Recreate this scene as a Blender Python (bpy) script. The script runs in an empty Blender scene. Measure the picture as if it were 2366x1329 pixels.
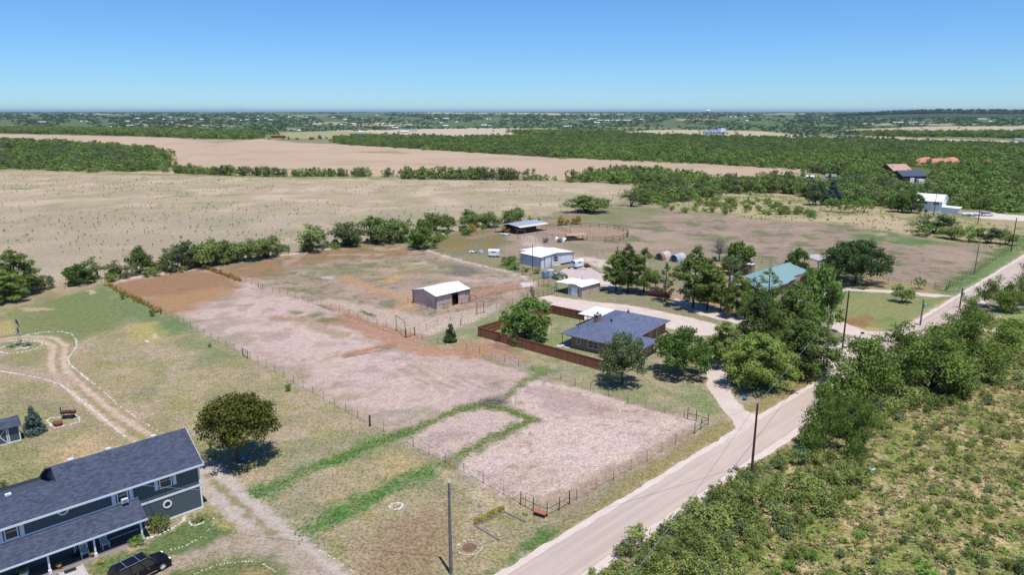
import bpy, math, random
import numpy as np
from mathutils import Vector, Matrix
from mathutils.geometry import tessellate_polygon
R=math.radians
# ------------------------------------------------------------ camera, sky, sun, exposure
CX,CY,F,HZ,CH=1183.,664.5,1645.,256.,43.0          # drone lens in photo pixels, horizon row, flying height (m)
TH=math.atan((CY-HZ)/F)
S=bpy.context.scene
cd=bpy.data.cameras.new('camera'); cam=bpy.data.objects.new('camera',cd); S.collection.objects.link(cam)
cam.location=(0,0,CH); cam.rotation_euler=(R(90)-TH,0,0)
cd.sensor_width=36; cd.lens=36*F/2366; cd.clip_start=1; cd.clip_end=200000
S.camera=cam
SUN_EL,SUN_AZ=R(73),R(153)                          # sun high behind the drone, to its right
w=bpy.data.worlds.new('World'); S.world=w; w.use_nodes=True
nt=w.node_tree; bg=nt.nodes['Background']
sky=nt.nodes.new('ShaderNodeTexSky'); sky.sky_type='NISHITA'; sky.sun_disc=False
sky.sun_elevation=SUN_EL; sky.sun_rotation=SUN_AZ; sky.altitude=600; sky.air_density=1.; sky.dust_density=0.; sky.ozone_density=5.0
tint=nt.nodes.new('ShaderNodeMix'); tint.data_type='RGBA'; tint.blend_type='MULTIPLY'; tint.inputs[0].default_value=1; tint.inputs[7].default_value=(.46,.70,.98,1)
nt.links.new(sky.outputs[0],tint.inputs[6]); nt.links.new(tint.outputs[2],bg.inputs[0]); bg.inputs[1].default_value=0.13
sl=bpy.data.lights.new('sun','SUN'); sl.energy=4.9; sl.angle=R(.5); sl.color=(1,.97,.93)
so=bpy.data.objects.new('sun',sl); S.collection.objects.link(so)
sd=Vector((math.sin(SUN_AZ)*math.cos(SUN_EL),math.cos(SUN_AZ)*math.cos(SUN_EL),math.sin(SUN_EL)))
so.rotation_euler=sd.to_track_quat('Z','Y').to_euler(); so.location=(0,-50,200)
vs=S.view_settings; vs.view_transform='Standard'; vs.look='None'; vs.gamma=1; vs.exposure=0.12
S.cycles.volume_bounces=0; S.cycles.max_bounces=6; S.cycles.transparent_max_bounces=8
# ------------------------------------------------------------ measuring: a row/column of the survey photo -> a point on the land
def G(px,py,z=0.):
    a=(px-CX)/F; b=-(py-CY)/F
    dy=math.cos(TH)+b*math.sin(TH); dz=-math.sin(TH)+b*math.cos(TH)
    t=(z-CH)/dz
    return Vector((a*t,dy*t,z))
def PJ(p):
    x,y,z=p[0],p[1],p[2]-CH
    d=y*math.cos(TH)-z*math.sin(TH); u=y*math.sin(TH)+z*math.cos(TH)
    return CX+F*x/d,CY-F*u/d
def HT(px,py,ty):
    p=G(px,py); lo,hi=0.,120.
    for _ in range(40):
        m=(lo+hi)/2
        if PJ((p[0],p[1],m))[1]>ty: lo=m
        else: hi=m
    return lo
def mpp(px,py):                                     # metres per photo pixel there
    p=G(px,py); return (p.y*math.cos(TH)+CH*math.sin(TH))/F
def az(a,b):
    d=G(*b)-G(*a); return math.atan2(d.y,d.x)
# ------------------------------------------------------------ object helpers
def tag(o,label=None,cat=None,group=None,kind=None):
    if label: o['label']=label
    if cat: o['category']=cat
    if group: o['group']=group
    if kind: o['kind']=kind
    return o
def link(name,data,parent=None,loc=None,rz=None):
    o=bpy.data.objects.new(name,data); S.collection.objects.link(o)
    if parent: o.parent=parent
    if loc is not None: o.location=loc
    if rz is not None: o.rotation_euler=(0,0,rz)
    return o
def thing(name,label,cat,loc=(0,0,0),rz=0,group=None):
    o=bpy.data.objects.new(name,None); S.collection.objects.link(o)
    o.location=loc; o.rotation_euler=(0,0,rz); o.empty_display_size=.5
    return tag(o,label,cat,group)
def copytree(o,parent=None):
    c=o.copy(); S.collection.objects.link(c)
    if parent: c.parent=parent
    for ch in list(o.children): copytree(ch,c)
    return c
class MB:
    def __init__(s): s.v=[];s.f=[];s.m=[];s.mats=[]
    def mi(s,m):
        if m not in s.mats: s.mats.append(m)
        return s.mats.index(m)
    def add(s,vs,fs,m):
        n=len(s.v); i=s.mi(m); s.v+=[tuple(v) for v in vs]
        for f in fs: s.f.append(tuple(n+k for k in f)); s.m.append(i)
    def box(s,x0,x1,y0,y1,z0,z1,m):
        s.add([(x0,y0,z0),(x1,y0,z0),(x1,y1,z0),(x0,y1,z0),(x0,y0,z1),(x1,y0,z1),(x1,y1,z1),(x0,y1,z1)],
              [(0,3,2,1),(4,5,6,7),(0,1,5,4),(1,2,6,5),(2,3,7,6),(3,0,4,7)],m); return s
    def poly(s,pts,m,t=None):                       # flat polygon, or a slab t thick below it (along -normal)
        pts=[Vector(p) for p in pts]; n=len(pts)
        if not t: s.add(pts,[tuple(range(n))],m); return s
        nm=Vector((0,0,0))
        for i in range(n): nm+=pts[i].cross(pts[(i+1)%n])
        nm.normalize(); lo=[p-nm*t for p in pts]
        s.add(pts+lo,[tuple(range(n)),tuple(range(2*n-1,n-1,-1))]+[(i,i+n,(i+1)%n+n,(i+1)%n) for i in range(n)],m); return s
    def ext(s,prof,axis,a,b,m):                     # profile in the two other axes pulled from a to b
        n=len(prof)
        def P(p,q): return (q,p[0],p[1]) if axis=='x' else ((p[0],q,p[1]) if axis=='y' else (p[0],p[1],q))
        s.add([P(p,a) for p in prof]+[P(p,b) for p in prof],[tuple(range(n-1,-1,-1)),tuple(range(n,2*n))]+[(i,(i+1)%n,(i+1)%n+n,i+n) for i in range(n)],m); return s
    def tube(s,p0,p1,r0,r1,m,n=6,cap=True):
        p0=Vector(p0);p1=Vector(p1); d=(p1-p0)
        if d.length<1e-6: return s
        q=d.to_track_quat('Z','Y'); vs=[]
        for p,r in((p0,r0),(p1,r1)):
            for k in range(n): vs.append(p+q@Vector((r*math.cos(2*math.pi*k/n),r*math.sin(2*math.pi*k/n),0)))
        fs=[(k,(k+1)%n,n+(k+1)%n,n+k) for k in range(n)]
        if cap: fs+=[tuple(range(n-1,-1,-1)),tuple(range(n,2*n))]
        s.add(vs,fs,m); return s
    def ball(s,c,r,m,nu=8,nv=5,jit=0,rnd=None):
        c=Vector(c); r=r if hasattr(r,'__len__') else (r,r,r); vs=[c+Vector((0,0,r[2]))]
        for j in range(1,nv):
            t=math.pi*j/nv
            for k in range(nu):
                a=2*math.pi*k/nu; q=1+(rnd.uniform(-jit,jit) if jit else 0)
                vs.append(c+Vector((r[0]*math.sin(t)*math.cos(a)*q,r[1]*math.sin(t)*math.sin(a)*q,r[2]*math.cos(t)*q)))
        vs.append(c-Vector((0,0,r[2]))); fs=[(0,1+k,1+(k+1)%nu) for k in range(nu)]
        for j in range(nv-2):
            for k in range(nu): fs.append((1+j*nu+k,1+(j+1)*nu+k,1+(j+1)*nu+(k+1)%nu,1+j*nu+(k+1)%nu))
        b=1+(nv-2)*nu; L=len(vs)-1
        fs+=[(b+(k+1)%nu,b+k,L) for k in range(nu)]; s.add(vs,fs,m); return s
    def mesh(s,name,smooth=False):
        me=bpy.data.meshes.new(name); me.from_pydata(s.v,[],s.f)
        for m in s.mats: me.materials.append(m)
        me.polygons.foreach_set('material_index',s.m)
        if smooth: me.polygons.foreach_set('use_smooth',[True]*len(s.f))
        me.update(); return me
    def build(s,name,parent=None,loc=None,rz=None,smooth=False,label=None):
        o=link(name,s.mesh(name,smooth),parent,loc,rz)
        if label: o['label']=label
        return o
# ------------------------------------------------------------ materials
def lin(c): return tuple(((v/255)/12.92 if v<=10.3 else ((v/255+.055)/1.055)**2.4) for v in c[:3])
KG=.70                                              # photo brightness -> surface colour under this sun
def alb(c,k=None):
    v=lin(c); g=.3*v[0]+.6*v[1]+.1*v[2]; k=KG if k is None else k
    return tuple((x*.97+g*.03)*k*f for x,f in zip(v,(1.,.99,1.03)))
class NT:
    def __init__(s,name):
        s.m=bpy.data.materials.new(name); s.m.use_nodes=True; s.t=s.m.node_tree; s.n=s.t.nodes
        s.b=s.n['Principled BSDF']; s.out=s.n['Material Output']; s.b.inputs['Specular IOR Level'].default_value=.25
    def N(s,t,**k):
        n=s.n.new('ShaderNode'+t)
        for a,b in k.items():
            if a in('operation','blend_type','data_type','attribute_name','noise_dimensions','feature','bands_direction','wave_type','offset','offset_frequency','squash','interpolation_type','clamp'): setattr(n,a,b)
            else: s.set(n.inputs[a.replace('_',' ')],b)
        return n
    def set(s,i,v):
        if hasattr(v,'is_output') or isinstance(v,bpy.types.NodeSocket): s.t.links.new(v,i)
        elif isinstance(v,(tuple,list)) and len(v)==3 and i.type=='RGBA': i.default_value=(*v,1)
        else: i.default_value=v
    def math(s,op,a,b=0.,c=None):
        n=s.n.new('ShaderNodeMath'); n.operation=op; s.set(n.inputs[0],a); s.set(n.inputs[1],b)
        if c is not None: s.set(n.inputs[2],c)
        return n.outputs[0]
    def coord(s): return s.n.new('ShaderNodeTexCoord').outputs['Object']
    def noise(s,vec,scale,detail=3,rough=.55): return s.N('TexNoise',Vector=vec,Scale=scale,Detail=detail,Roughness=rough).outputs[0]
    def mr(s,v,a,b,c=0.,d=1.):
        n=s.n.new('ShaderNodeMapRange'); 
        for i,x in enumerate((v,a,b,c,d)): s.set(n.inputs[i],x)
        return n.outputs[0]
    def mix(s,f,a,b,bt='MIX'):
        n=s.n.new('ShaderNodeMix'); n.data_type='RGBA'; n.blend_type=bt; n.clamp_factor=True
        s.set(n.inputs[0],f); s.set(n.inputs[6],a); s.set(n.inputs[7],b); return n.outputs[2]
    def sep(s,v):
        n=s.n.new('ShaderNodeSeparateXYZ'); s.set(n.inputs[0],v); return n.outputs
    def comb(s,x,y,z=0.):
        n=s.n.new('ShaderNodeCombineXYZ'); s.set(n.inputs[0],x);s.set(n.inputs[1],y);s.set(n.inputs[2],z); return n.outputs[0]
    def scalev(s,v,sc):
        n=s.n.new('ShaderNodeVectorMath'); n.operation='MULTIPLY'; s.set(n.inputs[0],v); s.set(n.inputs[1],sc); return n.outputs[0]
    def bump(s,h,strength=.5,dist=.05):
        n=s.n.new('ShaderNodeBump'); n.inputs['Strength'].default_value=strength; n.inputs['Distance'].default_value=dist
        s.set(n.inputs['Height'],h); s.t.links.new(n.outputs[0],s.b.inputs['Normal'])
    def col(s,c): s.set(s.b.inputs['Base Color'],c)
_pm={}
def paint(name,c,rough=.6,var=.12,scale=2.,metal=0.,bump=0.,spec=.3,dirt=None):
    """plain procedural surface: colour with blotches, optional dirt colour, optional bump"""
    if name in _pm: return _pm[name]
    t=NT(name); v=t.coord(); n1=t.noise(v,scale,4); n2=t.noise(v,scale*9,3)
    f=t.math('ADD',t.math('MULTIPLY',n1,.65),t.math('MULTIPLY',n2,.35))
    lo=tuple(max(0,x*(1-var)) for x in c); hi=tuple(min(1,x*(1+var)) for x in c)
    col=t.mix(t.mr(f,.35,.65),lo,hi)
    if dirt: col=t.mix(t.mr(t.noise(v,scale*.7,5,.7),.52,.72,0,.7),col,dirt)
    t.col(col); t.b.inputs['Roughness'].default_value=rough; t.b.inputs['Metallic'].default_value=metal; t.b.inputs['Specular IOR Level'].default_value=spec
    if bump: t.bump(n2,.6,bump)
    _pm[name]=t.m; return t.m
def panel(name,c,c2=None,step=.3,width=.12,depth=.02,rough=.5,var=.08,axis='xy',spec=.3,dirt=None):
    """ribs or grooves every `step` metres along a wall (x+y) or a roof (x or y)"""
    t=NT(name); v=t.coord(); x,y,z=t.sep(v)
    p={'xy':t.math('ADD',x,y),'x':x,'y':y,'z':z}[axis]
    q=t.math('FRACT',t.math('DIVIDE',p,step)); e=t.math('ABSOLUTE',t.math('SUBTRACT',q,.5))
    g=t.mr(e,.5-width,.5-width*.5); n=t.noise(v,1.3,5); n2=t.noise(t.scalev(v,(6,6,.8)),1.5,3)
    lo=tuple(k*(1-var) for k in c); hi=tuple(min(1,k*(1+var)) for k in c)
    col=t.mix(t.mr(t.math('ADD',t.math('MULTIPLY',n,.5),t.math('MULTIPLY',n2,.5)),.35,.65),lo,hi)
    col=t.mix(t.math('MULTIPLY',g,.85),col,c2 or tuple(k*.45 for k in c))  # shade of the grooves put into the colour, besides the bump
    if dirt: col=t.mix(t.mr(t.noise(v,.5,6,.7),.5,.75,0,.6),col,dirt)
    t.col(col); t.b.inputs['Roughness'].default_value=rough; t.b.inputs['Specular IOR Level'].default_value=spec
    t.bump(t.math('MULTIPLY',g,-1.),.8,depth); return t.m
def shingle(name,c,sw=False,big=1.):
    t=NT(name); v=t.coord(); x,y,z=t.sep(v)
    if sw: x,y=y,x
    vec=t.comb(x,t.math('MULTIPLY',y,1.15),0.)
    b=t.N('TexBrick',Vector=vec,Color1=tuple(k*.6 for k in c),Color2=tuple(k*1.5 for k in c),Mortar=tuple(k*.35 for k in c),Scale=1.,Mortar_Size=.012,Mortar_Smooth=.1,Bias=-.1,Brick_Width=.34*big,Row_Height=.15*big)
    n=t.noise(v,26,2); n1=t.noise(v,.6,4)
    col=t.mix(t.mr(n,.3,.7,0,.45),b.outputs[0],tuple(k*1.15 for k in c)); col=t.mix(t.mr(n1,.35,.7,0,.3),col,tuple(k*1.35 for k in c))
    t.col(col); t.b.inputs['Roughness'].default_value=.9; t.b.inputs['Specular IOR Level'].default_value=.15; t.bump(t.math('ADD',b.outputs[1],n),.5,.02); return t.m
def brick(name,c1,c2,mortar):
    t=NT(name); x,y,z=t.sep(t.coord()); vec=t.comb(t.math('ADD',x,y),z,0.)
    b=t.N('TexBrick',Vector=vec,Color1=c1,Color2=c2,Mortar=mortar,Scale=1.,Mortar_Size=.012,Bias=-.1,Brick_Width=.26,Row_Height=.09)
    n=t.noise(t.scalev(vec,(4,10,1)),1.,2); col=t.mix(t.mr(n,.45,.7,0,.6),b.outputs[0],tuple(k*.4 for k in c1))
    t.col(col); t.b.inputs['Roughness'].default_value=.9; t.bump(b.outputs[1],-.4,.01); return t.m
def boards(name,cols,step=.15,axis='xy'):
    t=NT(name); v=t.coord(); x,y,z=t.sep(v); p={'xy':t.math('ADD',x,y),'x':x,'y':y}[axis]
    q=t.math('DIVIDE',p,step); wn=t.n.new('ShaderNodeTexWhiteNoise'); wn.noise_dimensions='1D'; t.set(wn.inputs['W'],t.math('FLOOR',q))
    ra=t.n.new('ShaderNodeValToRGB'); t.set(ra.inputs[0],wn.outputs[0]); el=ra.color_ramp.elements
    while len(el)<len(cols): el.new(.5)
    for i,c in enumerate(cols): el[i].position=i/(len(cols)-1); el[i].color=(*c,1)
    n=t.noise(t.scalev(v,(9,9,1.2)),1.5,4); col=t.mix(t.mr(n,.4,.75,0,.55),ra.outputs[0],tuple(k*.5 for k in cols[0]))
    e=t.math('ABSOLUTE',t.math('SUBTRACT',t.math('FRACT',q),.5)); g=t.mr(e,.44,.5)
    col=t.mix(g,col,tuple(k*.25 for k in cols[0])); t.col(col); t.b.inputs['Roughness'].default_value=.85; t.bump(t.math('MULTIPLY',g,-1.),.7,.02); return t.m
def leafm(name,c,c2,dry=None,tr=.3,sc=1.1):
    """leaf surface: two greens in clumps, a bit of light through the leaf, a different shade per plant"""
    c=tuple(k*1.45 for k in c); c2=tuple(k*1.9 for k in c2)
    t=NT(name); v=t.coord(); n=t.noise(v,sc,3); n2=t.noise(v,sc*7,2)
    oi=t.n.new('ShaderNodeObjectInfo')
    f=t.math('ADD',t.math('ADD',t.math('MULTIPLY',n,.6),t.math('MULTIPLY',n2,.4)),t.math('MULTIPLY',t.math('SUBTRACT',oi.outputs['Random'],.5),.22))
    col=t.mix(t.mr(f,.36,.64),c,c2)
    if dry: col=t.mix(t.mr(t.noise(v,sc*1.7,4,.7),.57,.72,0,.7),col,dry)
    t.col(col); t.b.inputs['Roughness'].default_value=.7; t.b.inputs['Specular IOR Level'].default_value=.12
    td=t.n.new('ShaderNodeBsdfTranslucent'); t.set(td.inputs[0],col); ms=t.n.new('ShaderNodeMixShader'); ms.inputs[0].default_value=tr
    t.t.links.new(t.b.outputs[0],ms.inputs[1]); t.t.links.new(td.outputs[0],ms.inputs[2]); t.t.links.new(ms.outputs[0],t.out.inputs[0]); return t.m
HAZE=2.0e-5
def glassm():
    t=NT('window_glass'); t.b.inputs['Roughness'].default_value=.08; t.b.inputs['Specular IOR Level'].default_value=.6
    n=t.noise(t.coord(),.9,2); t.col(t.mix(n,(.012,.016,.02),(.05,.05,.045))); return t.m
M=dict(
 glass=glassm(), white=paint('white_trim',(.74,.76,.78),.5,.05), black=paint('black_rubber',(.02,.02,.02),.7,.2), steel=paint('grey_steel',(.3,.31,.32),.45,.1,metal=.5),
 wood=paint('weathered_wood',(.13,.085,.06),.85,.3,3.), grwood=paint('grey_wood',(.2,.18,.17),.9,.3,3.), pole=paint('creosote_pole',(.085,.045,.035),.8,.3,2.), polegrey=paint('grey_pole_wood',(.15,.14,.15),.85,.3,2.),
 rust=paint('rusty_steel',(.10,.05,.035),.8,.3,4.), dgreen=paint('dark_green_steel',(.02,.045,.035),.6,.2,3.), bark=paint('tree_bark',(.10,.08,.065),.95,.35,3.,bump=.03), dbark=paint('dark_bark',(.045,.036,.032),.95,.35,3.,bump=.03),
 stone=paint('pale_limestone',(.55,.52,.48),.9,.15,3.,bump=.02), concrete=paint('concrete',(.42,.39,.37),.9,.12,1.5,bump=.01), red=paint('red_paint',(.25,.02,.015),.4,.15), orange=paint('orange_plastic',(.36,.12,.055),.6,.12))
def hsh(ix,iy,seed):
    n=(ix.astype(np.int64)*374761393+iy.astype(np.int64)*668265263+seed*1442695041)&0x7fffffff
    n=((n^(n>>13))*1274126177)&0x7fffffff; return ((n^(n>>16))&0xffff)/65535.
def vn(x,y,sc,seed=0,oc=3):
    out=0.;amp=1.;tot=0.
    for o in range(oc):
        X=x/sc;Y=y/sc; ix=np.floor(X);iy=np.floor(Y);fx=X-ix;fy=Y-iy; fx=fx*fx*(3-2*fx);fy=fy*fy*(3-2*fy)
        a=hsh(ix,iy,seed+o);b=hsh(ix+1,iy,seed+o);c=hsh(ix,iy+1,seed+o);d=hsh(ix+1,iy+1,seed+o)
        out=out+amp*((a*(1-fx)+b*fx)*(1-fy)+(c*(1-fx)+d*fx)*fy); tot+=amp;amp*=.5;sc=sc/2.1
    return out/tot
# ------------------------------------------------------------ the land: one sheet, ground cover by zone
def ground():
    # rings spaced evenly in depression angle, fine towards the fields that are seen, coarse behind
    dep=np.concatenate([np.linspace(R(60),R(40),12,endpoint=False),np.linspace(R(40),R(12),500,endpoint=False),np.linspace(R(12),R(.12),330,endpoint=False),np.geomspace(R(.12),R(.03),12)])
    rad=CH/np.tan(dep); fine=np.linspace(R(90-45),R(90+45),1150); coarse=np.linspace(R(135),R(405),60)[1:-1]
    ang=np.concatenate([fine,coarse]); nr,na=len(rad),len(ang)
    X=(rad[:,None]*np.cos(ang)[None,:]); Y=(rad[:,None]*np.sin(ang)[None,:])
    co=np.zeros((nr*na+1,3)); co[:-1,0]=X.ravel(); co[:-1,1]=Y.ravel()
    i=np.arange(nr-1)[:,None]*na; j=np.arange(na)[None,:]; j2=(np.arange(na)+1)%na
    q=np.stack([i+j,i+j2[None,:],i+na+j2[None,:],i+na+j],-1).reshape(-1,4)[:,::-1]
    tri=np.stack([np.full(na,nr*na),np.arange(na),j2],-1)
    me=bpy.data.meshes.new('ground'); nq,n3=len(q),len(tri)
    me.vertices.add(len(co)); me.vertices.foreach_set('co',co.ravel())
    lp=np.concatenate([q.ravel(),tri.ravel()]); me.loops.add(len(lp)); me.loops.foreach_set('vertex_index',lp)
    st=np.concatenate([np.arange(nq)*4,nq*4+np.arange(n3)*3]); me.polygons.add(nq+n3); me.polygons.foreach_set('loop_start',st)
    me.update(calc_edges=True); me.validate()
    return me,co
GME,GCO=ground()
GX,GY=GCO[:,0].copy(),GCO[:,1].copy(); GX[-1]=0;GY[-1]=0
COL=np.zeros((len(GCO),3)); FX=np.zeros((len(GCO),3))    # FX: tufts, mowing/track grain, soil crumb
_N={}
def nz(sc,seed,idx):
    return vn(GX[idx],GY[idx],sc,seed)
def paintz(pts,c,soft=1.5,a=1.,warp=None,line=None,nm=None,fx=None,seed=1,world=False,k=None,al=None):
    """lay a ground cover over a polygon (or, with line=width, along a line); soft edge in metres, broken by noise"""
    P=[(p[0],p[1]) if world else tuple(G(p[0],p[1])[:2]) for p in pts]
    warp=soft*1.2 if warp is None else warp; mg=soft+warp+(line or 0)
    xs=[p[0] for p in P];ys=[p[1] for p in P]
    idx=np.nonzero((GX>min(xs)-mg)&(GX<max(xs)+mg)&(GY>min(ys)-mg)&(GY<max(ys)+mg))[0]
    if not len(idx): return
    x=GX[idx];y=GY[idx]; d=np.full(len(idx),1e9); ins=np.zeros(len(idx),bool); n=len(P)
    for i in range(n-1 if line else n):
        x0,y0=P[i];x1,y1=P[(i+1)%n]; dx,dy=x1-x0,y1-y0; L=dx*dx+dy*dy+1e-9
        t=np.clip(((x-x0)*dx+(y-y0)*dy)/L,0,1); d=np.minimum(d,(x-x0-t*dx)**2+(y-y0-t*dy)**2)
        if not line and abs(dy)>1e-9:
            ins^=((y0>y)!=(y1>y))&(x<(x1-x0)*(y-y0)/dy+x0)
    d=np.sqrt(d); sd=(line/2-d) if line else np.where(ins,d,-d)
    keep=sd>-mg; idx=idx[keep]; sd=sd[keep]
    if not len(idx): return
    if warp: sd=sd+warp*2.4*(nz(max(soft*1.7,.9),seed*7+3,idx)-.5)+warp*.8*(nz(max(soft*.45,.35),seed*7+5,idx)-.5)
    al=np.clip((sd+soft)/(2*soft),0,1); al=al*al*(3-2*al)*a
    if nm:
        q=nz(nm[0],seed*11+1,idx); q=np.clip((q-nm[1])/(nm[2]-nm[1]),0,1); al=al*q
    C=np.array(alb(c,k)); COL[idx]=COL[idx]*(1-al[:,None])+C*al[:,None]
    if fx: FX[idx]=FX[idx]*(1-al[:,None])+np.array(fx)*al[:,None]
TUFT=(1,0,0)
COL[:]=alb((150,145,112)); FX[:]=(.5,0,0)
far=np.clip((np.hypot(GX,GY)-900)/900,0,1)[:,None]; COL[:]=COL*(1-far)+np.array(alb((100,118,82)))*far
wide=[(-2600,400),(0,394),(380,404),(850,411),(1230,413),(1560,430),(2366,470),(5200,560)]
# dry fields
paintz([(-1500,315),(0,309),(150,312),(400,318),(500,332),(600,320),(700,330),(820,335),(1060,350),(1300,365),(1500,372),(1870,391),(1830,408),(1600,412),(1400,420),(1200,412),(900,406),(600,404),(300,402),(-1500,400)],(198,172,146),8,fx=(.5,0,0),seed=2)
paintz([(-1200,430),(0,400),(430,406),(850,411),(1100,413),(1300,416),(1560,430),(1480,450),(1400,475),(1330,485),(1230,503),(1080,535),(940,560),(760,590),(600,605),(420,628),(240,655),(120,668),(-1200,900)],(194,174,146),4,fx=(1,0,0),seed=3)
fieldA=[(-900,440),(0,402),(430,408),(850,413),(1560,432),(1230,500),(940,555),(600,600),(240,645),(-900,800)]
paintz(fieldA,(172,165,128),10,.7,nm=(28,.5,.68),seed=4); paintz(fieldA,(160,158,110),6,.6,nm=(9,.55,.75),seed=5); paintz(fieldA,(218,196,170),6,.7,nm=(16,.5,.72),seed=6); paintz([(1165,1184),(1098,1216),(1152,1249),(1216,1208)],(172,142,118),.3,.8)
paintz([(-900,700),(0,480),(600,500),(1100,470),(1200,500),(700,585),(0,640)],(178,165,140),12,.5,fx=(1,0,0),seed=8)
fieldB=[(-900,320),(0,312),(600,324),(1060,352),(1860,392),(1400,410),(900,400),(400,395),(-900,390)]
paintz(fieldB,(208,182,154),14,.5,nm=(60,.45,.65),seed=9); paintz(fieldB,(168,156,118),14,.45,nm=(35,.58,.75),seed=10)
paintz([(830,350),(940,349),(930,354),(850,353)],(130,140,90),10,.7,seed=11); paintz([(1660,386),(1720,384),(1730,388),(1680,390)],(165,165,95),6,.7)
# green margins beside the hedges
for pl,wd,c in (([(-200,392),(0,395),(200,398),(400,404),(600,409),(860,412)],11,(140,150,76)),([(870,413),(1100,415),(1300,418),(1560,427)],8,(140,148,80)),([(330,390),(700,391),(860,392)],6,(120,135,80)),([(0,437),(60,436)],6,(140,150,80)),([(400,455),(600,447)],4,(140,150,100))): paintz(pl,c,3,.85,line=wd,seed=12,nm=(8,.3,.5))
# woods floor
WOOD=[(785,333),(1060,350),(1300,365),(1500,373),(1880,392),(1900,404),(1960,425),(2060,452),(2100,478),(2366,490),(3000,520),(3600,360),(2366,336),(2000,326),(1800,321),(1640,317),(1450,311),(1280,316),(1060,320),(930,318),(800,322)]
paintz(WOOD,(96,112,62),8,.95,seed=13)
WOODL=[(-600,322),(0,324),(150,333),(330,346),(385,353),(388,368),(372,378),(385,396),(200,396),(0,391),(-600,392)]
paintz(WOODL,(95,112,64),5,.95,seed=14)
paintz([(80,372),(140,372),(150,380),(90,384)],(85,140,60),4,.9)
# distance: fields between the far woods
for pl,c,s in (([(930,299),(1100,295),(1290,297),(1300,303),(1290,310),(1200,318),(1060,316),(900,310),(800,305),(760,301)],(205,188,165),12),([(640,306),(800,302),(900,310),(930,318),(800,321),(720,320),(650,318)],(170,165,120),12),
  ([(600,312),(650,310),(670,320),(620,322)],(120,150,75),8),([(138,300),(160,293),(200,295),(260,299),(230,302)],(188,145,120),8),([(-300,292),(0,289),(70,290),(80,295),(0,297),(-300,300)],(185,160,130),10),
  ([(1420,306),(1490,301),(1560,299),(1640,300),(1760,303),(1850,312),(2000,319),(2200,326),(2450,332),(2366,326),(2100,318),(1990,312),(2010,320),(1800,317),(1600,312),(1480,311)],(196,184,150),10),
  ([(1930,301),(2040,296),(2150,292),(2366,291),(2700,291),(2700,308),(2366,308),(2200,308),(2050,305)],(198,182,150),12),([(920,261),(1000,259.5),(1190,260),(1300,262),(1190,263.2),(1000,263)],(210,190,165),60),
  ([(1180,262),(1400,262),(1500,264),(1300,266)],(195,178,150),40),([(0,262.5),(90,263),(60,265),(0,266)],(200,180,155),40),([(515,266.2),(760,266),(760,267.5),(515,267.5)],(165,175,110),25),([(160,263),(330,263),(330,264.5),(160,264.5)],(195,178,155),30),
  ([(1380,293),(1480,294),(1600,295),(1480,298),(1390,299)],(150,140,95),12),([(1990,284),(2110,286),(2300,287),(2150,289),(2000,288)],(190,176,150),12),([(1560,275),(1640,274),(1660,277),(1570,278)],(190,170,140),18),
  ([(700,281),(900,283),(1000,290),(860,292),(720,288)],(175,165,130),20),([(300,284),(480,287),(560,293),(400,293),(300,289)],(180,160,125),20),([(1660,262.5),(1900,262),(1960,263.5),(1800,264)],(200,165,140),40),([(0,300),(140,296),(140,300),(0,304)],(165,140,105),10)):
    paintz(pl,c,s,.95,warp=s*.8,seed=len(pl)+int(c[0]))
# pasture right of centre
PAST=[(1230,505),(1400,480),(1500,470),(1640,500),(1800,512),(1960,520),(2110,545),(2200,565),(2340,578),(2190,668),(2060,650),(1880,615),(1740,605),(1560,600),(1400,610),(1330,600),(1180,560),(1100,540)]
paintz(PAST,(168,146,128),3,fx=(.6,.2,0),seed=20); paintz(PAST,(120,128,86),3,.85,nm=(7,.52,.66),seed=21); paintz(PAST,(105,120,80),1.5,.6,nm=(2.2,.6,.75),seed=22,fx=(.9,0,0)); paintz(PAST,(188,164,144),4,.6,nm=(11,.5,.66),seed=23)
paintz([(1240,505),(1480,478),(1560,492),(1400,520),(1290,525)],(132,140,92),5,.7,seed=24)
for e in ([(1950,540),(2060,535),(2120,548),(2190,560),(2130,572),(2030,560)],[(2000,530),(2080,524),(2100,530),(2010,538)]): paintz(e,(92,132,66),3,.8,seed=25,nm=(5,.3,.55))
paintz([(2020,540),(2050,539),(2052,545),(2024,546)],(190,165,145),1,.9)
# scrub meadow between pasture and white house
MEAD=[(1500,470),(1640,445),(1800,440),(1960,470),(2100,490),(2366,500),(2700,530),(2366,585),(2200,560),(2110,545),(1960,518),(1760,508),(1600,492)]
paintz(MEAD,(182,168,128),3,fx=(.8,0,0),seed=26); paintz(MEAD,(128,140,80),3,.7,nm=(9,.5,.65),seed=27); paintz(MEAD,(206,184,148),3,.6,nm=(12,.55,.7),seed=28)
paintz([(1900,500),(2080,500),(2110,535),(1990,528)],(205,182,148),3,.8,seed=29)
paintz([(1850,470),(2000,478),(2150,500),(2366,505),(2366,490),(2200,480),(1900,455)],(160,150,108),3,.7,seed=30)
paintz([(2225,490),(2300,492),(2366,498),(2500,508),(2500,520),(2366,511),(2270,504),(2225,499)],(238,226,212),1.2,.95,seed=31)
paintz([(2290,482),(2400,486),(2400,500),(2300,494)],(125,150,80),2,.8); paintz([(2216,520),(2300,525),(2330,540),(2240,535)],(178,178,98),2,.8)
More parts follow.
